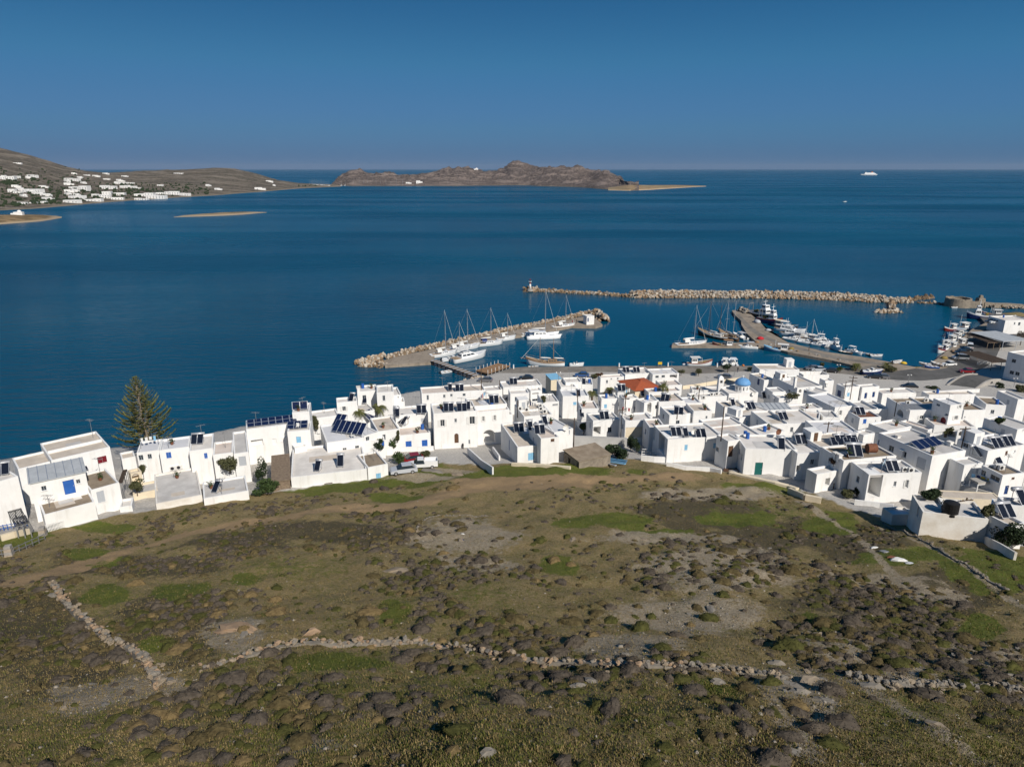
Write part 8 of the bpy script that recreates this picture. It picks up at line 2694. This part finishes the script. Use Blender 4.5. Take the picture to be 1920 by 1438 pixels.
for i, q in enumerate([('2', 1085, 950, 270, 170, 'leafolive', 'leafy green bush with bare twigs behind the stone wall', 0.05, 'bush'), ('3', 805, 700, 110, 190, 'leafolive', 'tall olive-green shrub between the photovoltaic houses', 0.1, 'bush'), ('3', 285, 1195, 150, 240, 'leafdark', 'tall dark green bush beside the boarded shed', 0.05, 'bush'), ('3', 300, 1310, 300, 120, 'leaf', 'low spreading green bush below the boarded shed', 0.02, 'bush'),
                       ('3', 1450, 860, 110, 110, 'leafdark', 'dark green bush beside the dark blue door', 0.05, 'bush'), ('3', 1590, 850, 120, 100, 'leaf', 'green bush beside the small outside stair', 0.05, 'bush'), ('3', 1630, 790, 50, 120, 'leafolive', 'narrow olive bush at the corner of the blue-shuttered house', 0.1, 'bush'), ('4', 40, 1075, 190, 150, 'leaf', 'big green bush beside the silver car', 0.05, 'bush'),
                       ('4', 310, 1015, 150, 80, 'leafolive', 'dry roadside bush behind the red car', 0.05, 'bush'), ('4', 425, 1085, 80, 70, 'leaf', 'small green bush behind the white pickup', 0.05, 'bush'), ('5', 420, 815, 160, 120, 'leaf', 'round clipped green tree on the terrace corner', 0.25, 'tree'), ('5', 915, 985, 90, 150, 'leafdark', 'dark conifer-like tree in the shaded yard', 0.1, 'tree'),
                       ('5', 980, 1010, 100, 150, 'leafdark', 'dark leafy tree beside the white gate', 0.1, 'tree'), ('5', 790, 1070, 260, 150, 'leafdark', 'dark hedge filling the shaded yard behind the hut', 0.02, 'bush'), ('5', 690, 1010, 120, 80, 'leaf', 'green bush along the retaining wall', 0.05, 'bush'), ('4', 1580, 420, 60, 70, 'leafolive', 'grey-green bush between the stacked balconies', 0.1, 'bush'),
                       ('6', 160, 235, 90, 60, 'leafolive', 'small dark-leaved tree on the quay square', 0.45, 'tree'), ('6', 465, 215, 140, 90, 'leafdark', 'broad dark tree on the quay beside the white boats', 0.4, 'tree'), ('6', 715, 205, 110, 40, 'leafdark', 'low dark hedge on the quay', 0.05, 'bush'), ('5', 1450, 195, 80, 60, 'leafolive', 'small quayside tree beside the paired windows', 0.4, 'tree'), ('5', 1635, 200, 80, 70, 'leafolive', 'lone small tree on the quay', 0.4, 'tree'),
                       ('5', 540, 225, 110, 50, 'leafolive', 'clipped dark bushes by the quay road', 0.05, 'bush'), ('5', 590, 190, 80, 40, 'brownwood', 'reddish-brown bush by the quay road', 0.05, 'bush'), ('7', 1665, 400, 70, 50, 'leaf', 'small green bush on a stair terrace', 0.05, 'bush'), ('F', 1130, 1330, 420, 300, 'leafdark', 'dark thicket below the stained white house', 0.02, 'bush'), ('F', 900, 1010, 130, 160, 'leafolive', 'olive shrub behind the stained white house', 0.05, 'bush'),
                       ('F', 260, 790, 240, 110, 'leafdark', 'dark creeper at the foot of the tall white house', 0.02, 'bush'), ('E', 1230, 490, 220, 180, 'leafolive', 'tall reed thicket beside the stream', 0.02, 'bush'), ('E', 900, 410, 160, 110, 'leafdark', 'scrub on the stream bank beside the bridge', 0.02, 'bush'), ('7', 455, 985, 130, 60, 'leafolive', 'pale green grassy bush below the courtyard house', 0.05, 'bush'), ('7', 535, 975, 90, 70, 'leafdark', 'dark bush in the hollow beside the recessed stair', 0.05, 'bush'),
                       ('7', 350, 730, 80, 80, 'brownwood', 'russet flowering shrub in the courtyard', 0.1, 'bush'), ('6', 1140, 480, 160, 60, 'leafolive', 'dry vine tangle over a yard wall', 0.1, 'bush'), ('8', 1010, 915, 130, 40, 'leafdark', 'dark bush beside the channel', 0.05, 'bush'), ('8', 590, 735, 140, 70, 'leafolive', 'dry bush under the waterfront palm', 0.1, 'bush'), ('8', 75, 740, 70, 60, 'leaf', 'green bush at the inner basin', 0.1, 'bush'), ('D', 1040, 160, 70, 90, 'leafolive', 'thin olive tree on the inner basin', 0.3, 'tree'),
                       ('E', 905, 920, 110, 90, 'leafdark', 'round dark bush in a white planter', 0.1, 'bush'), ('1', 1000, 960, 120, 110, 'leafolive', 'potted greenery beside the cream gate', 0.1, 'bush'), ('2', 255, 1010, 100, 150, 'leafolive', 'thin bare-branched shrub in front of the three dark windows', 0.3, 'bush'), ('7', 1260, 490, 70, 70, 'leafolive', 'climbing plant beside the barred arches', 0.1, 'bush'), ('8', 1880, 470, 120, 150, 'bark', 'brown leafless tree beside the sheet canopy', 0.3, 'tree')]):
    tree(*q[:8] if False else q[:7], trunk=q[7], name=q[8], seed=60 + i, n=3200 if q[3] > 200 else 1300 if q[3] > 100 else 700, leaf=0.13)


def palm_tree(c, x, y, w, h, label, trunk=0.5, seed=0, m='palm'):
    q, b, t_ = SP(c, x, y)
    s = CROPS[c][2]
    W_, H_ = w / s * t_ / FPX, h / s * t_ / FPX / 0.93
    t = thing('palm_tree', label, 'palm', q)
    tz = H_ * trunk
    MB().cyl((0, 0, -0.3), (0, 0, tz), 0.28, 0.22, 9).cyl((0, 0, tz), (0, 0, tz + 0.35), 0.32, 0.15, 9).build('trunk', M['bark'], t)
    r = random.Random(seed)
    for k in range(26):
        a = 2 * math.pi * k / 26 + r.uniform(-0.15, 0.15)
        el = r.uniform(-0.5, 1.25)
        L = W_ / 2 * r.uniform(0.95, 1.2)
        mb = MB()
        pts = []
        for j in range(7):
            u = j / 6
            rr = L * u * math.cos(el * (1 - 0.2 * u))
            zz = tz + 0.3 + L * (math.sin(el) * u - 0.75 * u * u)
            pts.append(Vector((math.cos(a) * rr, math.sin(a) * rr, zz)))
        sd_ = Vector((-math.sin(a), math.cos(a), 0))
        for j in range(6):
            mb.bar(pts[j], pts[j + 1], 0.035)
            for q_ in (0.25, 0.75):
                p0 = pts[j].lerp(pts[j + 1], q_)
                ll = L * 0.26 * (1 - 0.55 * abs((j + q_) / 6 - 0.4))
                for s_ in (-1, 1):
                    tip = p0 + sd_ * s_ * ll + (pts[j + 1] - pts[j]) * 0.8 - Vector((0, 0, ll * 0.35))
                    wv = (pts[j + 1] - pts[j]).normalized() * 0.07
                    mb.add([p0 - wv, p0 + wv, tip], [(0, 1, 2)])
        mb.build('frond', M[m], t)
    return t


for i, q in enumerate([('3', 1440, 490, 190, 130, 'feathery yellow-green palm on the outer sea front', 0.25), ('3', 1240, 515, 150, 60, 'low palm crown beside the feathery palm', 0.15), ('5', 508, 450, 120, 130, 'round-headed date palm in the lane', 0.5), ('5', 690, 375, 120, 80, 'short palm in front of the quayside houses', 0.4), ('5', 1262, 350, 120, 100, 'palm beside the orange tiled roof', 0.5),
                       ('D', 1500, 190, 130, 150, 'palm on the waterfront behind the speedboat', 0.45), ('8', 545, 700, 130, 80, 'palm at the pier root', 0.4), ('8', 240, 715, 110, 90, 'palm at the inner basin corner', 0.45), ('E', 100, 1090, 70, 110, 'young palm before the white terrace arches', 0.4)]):
    palm_tree(*q, seed=i)

# the tall Norfolk Island pine on the left
base = PY(282, 850, 112.0)
gx0, gy0 = base.x, base.y
g0 = gz(gx0, gy0)
topz = PY(268, 706, gy0).z
Ht = topz - g0
t = thing('conifer', 'tall tiered araucaria tree standing against the sea', 'tree', (gx0, gy0, g0))
MB().cyl((0, 0, -0.5), (-0.5, 0, Ht * 0.97), 0.30, 0.05, 9).build('trunk', mat('araucaria_bark', (0.26, 0.21, 0.16), 0.95, var=0.3, vscale=3), t)
r = random.Random(77)
limb, fol = MB(), MB()
z = Ht * 0.20
zc0 = z
lev = 0
while z < Ht * 0.985:
    u = (z - zc0) / (Ht - zc0)
    Rr = 5.6 * (1 - u) ** 0.80 * (1.0 if u > 0.06 else 0.9) + 0.12
    nb = 7 if u < 0.75 else 6
    a0 = r.uniform(0, 6.28)
    for k in range(nb):
        a = a0 + 2 * math.pi * k / nb + r.uniform(-0.2, 0.2)
        L = Rr * r.uniform(0.72, 1.10)
        rise = 0.30 + 0.25 * u
        pts = []
        ns = 8
        for j in range(ns + 1):
            v = j / ns
            pts.append(Vector((math.cos(a) * L * v - 0.5 * z / Ht, math.sin(a) * L * v, z + L * (-0.12 * math.sin(v * 2.6) + rise * v ** 2.2))))
        for j in range(ns):
            limb.cyl(pts[j], pts[j + 1], 0.055 * (1 - 0.8 * j / ns) * (0.5 + 0.5 * (1 - u)) + 0.012, 0.055 * (1 - 0.8 * (j + 1) / ns) * (0.5 + 0.5 * (1 - u)) + 0.010, 4)
        sd_ = Vector((-math.sin(a), math.cos(a), 0))
        nt_ = max(4, int(L * 7))
        for j in range(nt_):
            v = (0.30 + 0.70 * (j + r.random()) / nt_)
            f_ = v * ns
            i0 = min(int(f_), ns - 1)
            p0 = pts[i0].lerp(pts[i0 + 1], f_ - i0)
            for s_ in (-1, 1):
                if r.random() < 0.38:
                    continue
                ll = (0.30 + 0.30 * (1 - u)) * r.uniform(0.6, 1.2) * (1.15 - 0.5 * v)
                dr_ = (sd_ * s_ * 0.75 + (pts[i0 + 1] - pts[i0]).normalized() * 0.75 + Vector((0, 0, r.uniform(0.0, 0.55)))).normalized()
                tip = p0 + dr_ * ll
                for w_ in (Vector((0, 0, 0.062)), dr_.cross(Vector((0, 0, 1))).normalized() * 0.062):
                    fol.add([p0 - w_, p0 + w_, tip + w_ * 0.6, tip - w_ * 0.6], [(0, 1, 2, 3)])
    z += 0.52 * (1 - 0.35 * u)
    lev += 1
limb.build('limbs', mat('araucaria_limb', (0.22, 0.18, 0.12), 0.95), t)
fol.build('crown', M['pine'], t)
# ---------------------------------------------------------------- far villas, chapels and trees across the bay
from mathutils.bvhtree import BVHTree


def bvh_of(o):
    me = o.data
    return BVHTree.FromPolygons([v.co for v in me.vertices], [tuple(p.vertices) for p in me.polygons])


BV = {n: bvh_of(bpy.data.objects[n]) for n in ('headland', 'island', 'promontory')}


def on_land(px, py, n):
    d = ray(px, py).normalized()
    h = BV[n].ray_cast(Vector((0, 0, CAM_H)), d)
    return h[0], h[3]


M['farwin'] = mat('far_window', (0.10, 0.11, 0.13), 0.4)
VILLAS = [(55, 372, 110, 40, 'broad white villa among dark trees on the upper slope'), (140, 356, 50, 20, 'small white house beside the broad upper villa'), (150, 226, 60, 14, 'white house highest on the brown hillside'), (285, 344, 80, 24, 'white house above the ploughed terraces'), (285, 490, 140, 45, 'large stepped white villa above the shore fields'), (95, 484, 50, 30, 'white cottage left of the stepped villa'),
          (160, 492, 60, 18, 'low white wing near the stepped villa'), (645, 382, 110, 30, 'white house in a dark grove'), (770, 334, 40, 14, 'white house on the ridge end'), (705, 462, 150, 45, 'cluster-like white hotel on the middle slope'), (960, 371, 50, 14, 'thin white house under the saddle'), (970, 456, 120, 35, 'white villa with several wings on the middle slope'), (1140, 408, 110, 16, 'long low white house below the saddle'),
          (1105, 446, 60, 26, 'white house above the beach hotel'), (1185, 448, 56, 24, 'white house next to the one above the beach hotel'), (1020, 512, 150, 40, 'white apartment row nearer the beach'), (850, 526, 45, 36, 'white cube house near the beach'), (945, 538, 80, 34, 'white house with dark windows near the beach'), (685, 540, 120, 34, 'white terrace of rooms near the beach'), (840, 566, 130, 24, 'long low white beach building'),
          (1055, 552, 90, 24, 'white beach house west of the big hotel'), (635, 580, 125, 30, 'grey-white beach hotel with balconies'), (300, 586, 60, 18, 'small white shore house among trees'), (395, 582, 36, 18, 'tiny white shore house'), (1300, 522, 160, 38, 'western block of the big white beach hotel'), (1400, 542, 150, 36, 'front block of the big white beach hotel'), (1480, 505, 130, 30, 'rear block of the big white beach hotel'),
          (1570, 507, 80, 34, 'tall block of the big white beach hotel'), (1660, 516, 90, 32, 'eastern block of the big white beach hotel'), (1270, 555, 100, 20, 'low annexe of the big white beach hotel'), (1440, 428, 50, 22, 'white chapel-like house above the hotel'), (1600, 319, 80, 14, 'white house on the second ridge'), (1870, 432, 36, 16, 'small white house east of the hotel'), (1250, 455, 30, 14, 'little white shed on the slope'), (170, 592, 90, 18, 'low shore house with pale roof')]
for i, (x, y, w, h, lab) in enumerate(VILLAS):
    px, py = x / 4.8, 260 + y / 4.8
    q, dist = on_land(px, py, 'headland')
    if q is None:
        continue
    W_, H_ = w / 4.8 * dist / FPX, max(4.0, min(h / 4.8 * dist / FPX, 14))
    r_ = random.Random(i)
    D = max(8, W_ * 0.35)
    t = thing('villa', lab, 'house', q, r_.uniform(-0.25, 0.25), 'white houses across the bay')
    nbk = 1 if W_ < 25 else 2 if W_ < 45 else 3
    x0 = -W_ / 2
    for k in range(nbk):
        ww = W_ / nbk * r_.uniform(0.8, 1.0)
        hh = H_ * r_.uniform(0.45, 0.8)
        yo = r_.uniform(-2, 3)
        wl_ = MB().box(x0, x0 + ww, yo, yo + D, -6, hh).build('wall', M['white'], t)
        nw = max(2, int(ww / 5))
        for j in range(nw):
            for fl in range(1 if hh < 6 else 2):
                xx = x0 + ww * (j + 0.5) / nw
                MB().box(xx - 0.7, xx + 0.7, yo - 0.06, yo - 0.003, 0.6 + 3.0 * fl, 2.4 + 3.0 * fl).build('window', M['farwin'], wl_)
        x0 += W_ / nbk
for i, (x, y, w, h, land_, lab) in enumerate([(430, 305, 70, 16, 'headland', 'white farmhouse beside the green field'), (115, 306, 45, 12, 'headland', 'white house at the foot of the second hill'), (500, 246, 45, 10, 'headland', 'white house high on the end of the headland'), (40, 278, 30, 12, 'headland', 'white cottage west of the green field'), (535, 276, 16, 10, 'headland', 'tiny white hut near the headland tip'),
                                              (1545, 259, 40, 10, 'island', 'low white building on the island shore'), (1625, 256, 45, 18, 'island', 'white boathouse on the island shore')]):
    q, dist = on_land(380 + x / 4, 280 + y / 4, land_)
    if q is None:
        continue
    W_, H_ = w / 4 * dist / FPX, max(4, h / 4 * dist / FPX)
    t = thing('villa', lab, 'house', q, 0.1, 'white houses across the bay')
    wl_ = MB().box(-W_ / 2, W_ * 0.15, 0, 9, -5, H_).build('wall', M['white'], t)
    MB().box(W_ * 0.15 + .01, W_ / 2, 1, 9, -5, H_ * 0.65).build('wing', M['white'], t)
    MB().box(-W_ * 0.3, -W_ * 0.2, -0.06, -0.003, 0.8, 2.6).build('window', M['farwin'], wl_)
for px, py, n, s, lab in [(35, 403.5, 'promontory', 1.0, 'white domed chapel on the low promontory'), (894, 318.5, 'island', 1.3, 'white chapel on the island saddle')]:
    q, dist = on_land(px, py, n)
    if q is None:
        q = PY(px, py, 2500) if n == 'island' else P(px, py, 4)
    t = thing('chapel', lab, 'chapel', q, 0.2)
    MB().box(-5.5 * s, 4 * s, 0, 6 * s, -3, 3.6 * s).build('nave', M['white'], t)
    MB().box(-9 * s, -5.5 * s - .01, 0.5, 5 * s, -3, 2.2 * s).build('porch', M['white'], t)
    rs = [[(2.4 * s * math.cos(a) * math.cos(2 * math.pi * j / 12), 3 * s + 2.4 * s * math.cos(a) * math.sin(2 * math.pi * j / 12), 3.6 * s + 2.2 * s * math.sin(a)) for j in range(12)] for a in (0, 0.4, 0.8, 1.2, 1.5)]
    MB().rings(rs).build('dome', M['white'], t, True)

vr = random.Random(71)
for i in range(34):
    x, y = vr.uniform(10, 1250), vr.choice((vr.gauss(520, 40), vr.gauss(420, 45), vr.gauss(350, 40)))
    q, dist = on_land(x / 4.8, 260 + y / 4.8, 'headland')
    if q is None or q.z < 2.5 or y > 590:
        continue
    w, h = vr.uniform(7, 15), vr.uniform(3.5, 6)
    t = thing('cottage', 'tiny white cottage scattered among the terraces across the bay', 'house', q, vr.uniform(-0.4, 0.4), 'tiny cottages across the bay')
    wl_ = MB().box(-w / 2, w / 2, 0, 7, -5, h).build('wall', M['white'], t)
    MB().box(w / 2 + .01, w / 2 + w * 0.5, 1, 6, -5, h * 0.6).build('wing', M['white'], t)
    MB().box(-w * 0.25, -w * 0.1, -0.06, -0.003, 0.8, 2.4).build('window', M['farwin'], wl_)
# dark trees and hedges between the villas: one far mass
r_ = random.Random(9)
mb = MB()
spots = []
for k in range(900):
    x, y = r_.uniform(0, 1900), r_.gauss(470, 90)
    if y > 592 or y < 250 or (x > 800 and y < 400):
        continue
    spots.append((x / 4.8, 260 + y / 4.8))
for x, y, n, sx_, sy_ in [(60, 400, 40, 60, 14), (640, 380, 20, 80, 16), (800, 520, 40, 220, 30), (400, 575, 40, 120, 20), (700, 590, 30, 200, 10), (1200, 480, 30, 120, 26), (130, 600, 30, 120, 12), (1330, 475, 14, 60, 10), (1120, 420, 16, 70, 10), (300, 365, 10, 30, 8)]:
    for k in range(n):
        spots.append(((x + r_.gauss(0, sx_ / 2)) / 4.8, 260 + (y + r_.gauss(0, sy_ / 2)) / 4.8))
spots += [(560 + r_.uniform(0, 35), 350 + r_.uniform(-2, 2)) for k in range(26)]
for px, py in spots:
    q, dist = on_land(px, py, 'headland')
    if q is None or q.z < 1.5:
        continue
    w, h = r_.uniform(2, 7), r_.uniform(1.5, 5)
    for c_ in range(3):
        o_ = Vector((r_.uniform(-1, 1) * w * 0.4, r_.uniform(-1, 1) * w * 0.4, h * r_.uniform(0.2, 0.6)))
        a_ = r_.uniform(0.5, 0.9)
        mb.rings([[q + o_ + Vector((w * 0.5 * a_ * s * math.cos(2 * math.pi * k / 6) * r_.uniform(0.7, 1.2), w * 0.5 * a_ * s * math.sin(2 * math.pi * k / 6) * r_.uniform(0.7, 1.2), h * 0.45 * z_)) for k in range(6)] for z_, s in ((-1.2, 0.6), (-0.2, 1), (0.6, 0.8), (1.0, 0.25))])
tag(mb.build('far_trees', M['leafdark']), 'dark trees and hedges between the far white houses', kind='stuff')
# tracks on the far hill and the green field
# ---------------------------------------------------------------- haze over the bay
hz = bpy.data.materials.new('haze_air')
hz.use_nodes = True
hn = hz.node_tree
hn.nodes.remove(hn.nodes['Principled BSDF'])
pv = hn.nodes.new('ShaderNodeVolumePrincipled')
pv.inputs['Color'].default_value = (0.52, 0.62, 0.78, 1)
pv.inputs['Density'].default_value = 1.3e-5
pv.inputs['Anisotropy'].default_value = 0.0
hn.links.new(pv.outputs[0], hn.nodes['Material Output'].inputs['Volume'])
o = MB().box(-42000, 42000, -2500, 42000, -5.5, 260).build('haze', hz)
tag(o, 'thin sea haze lying over the bay', kind='stuff')
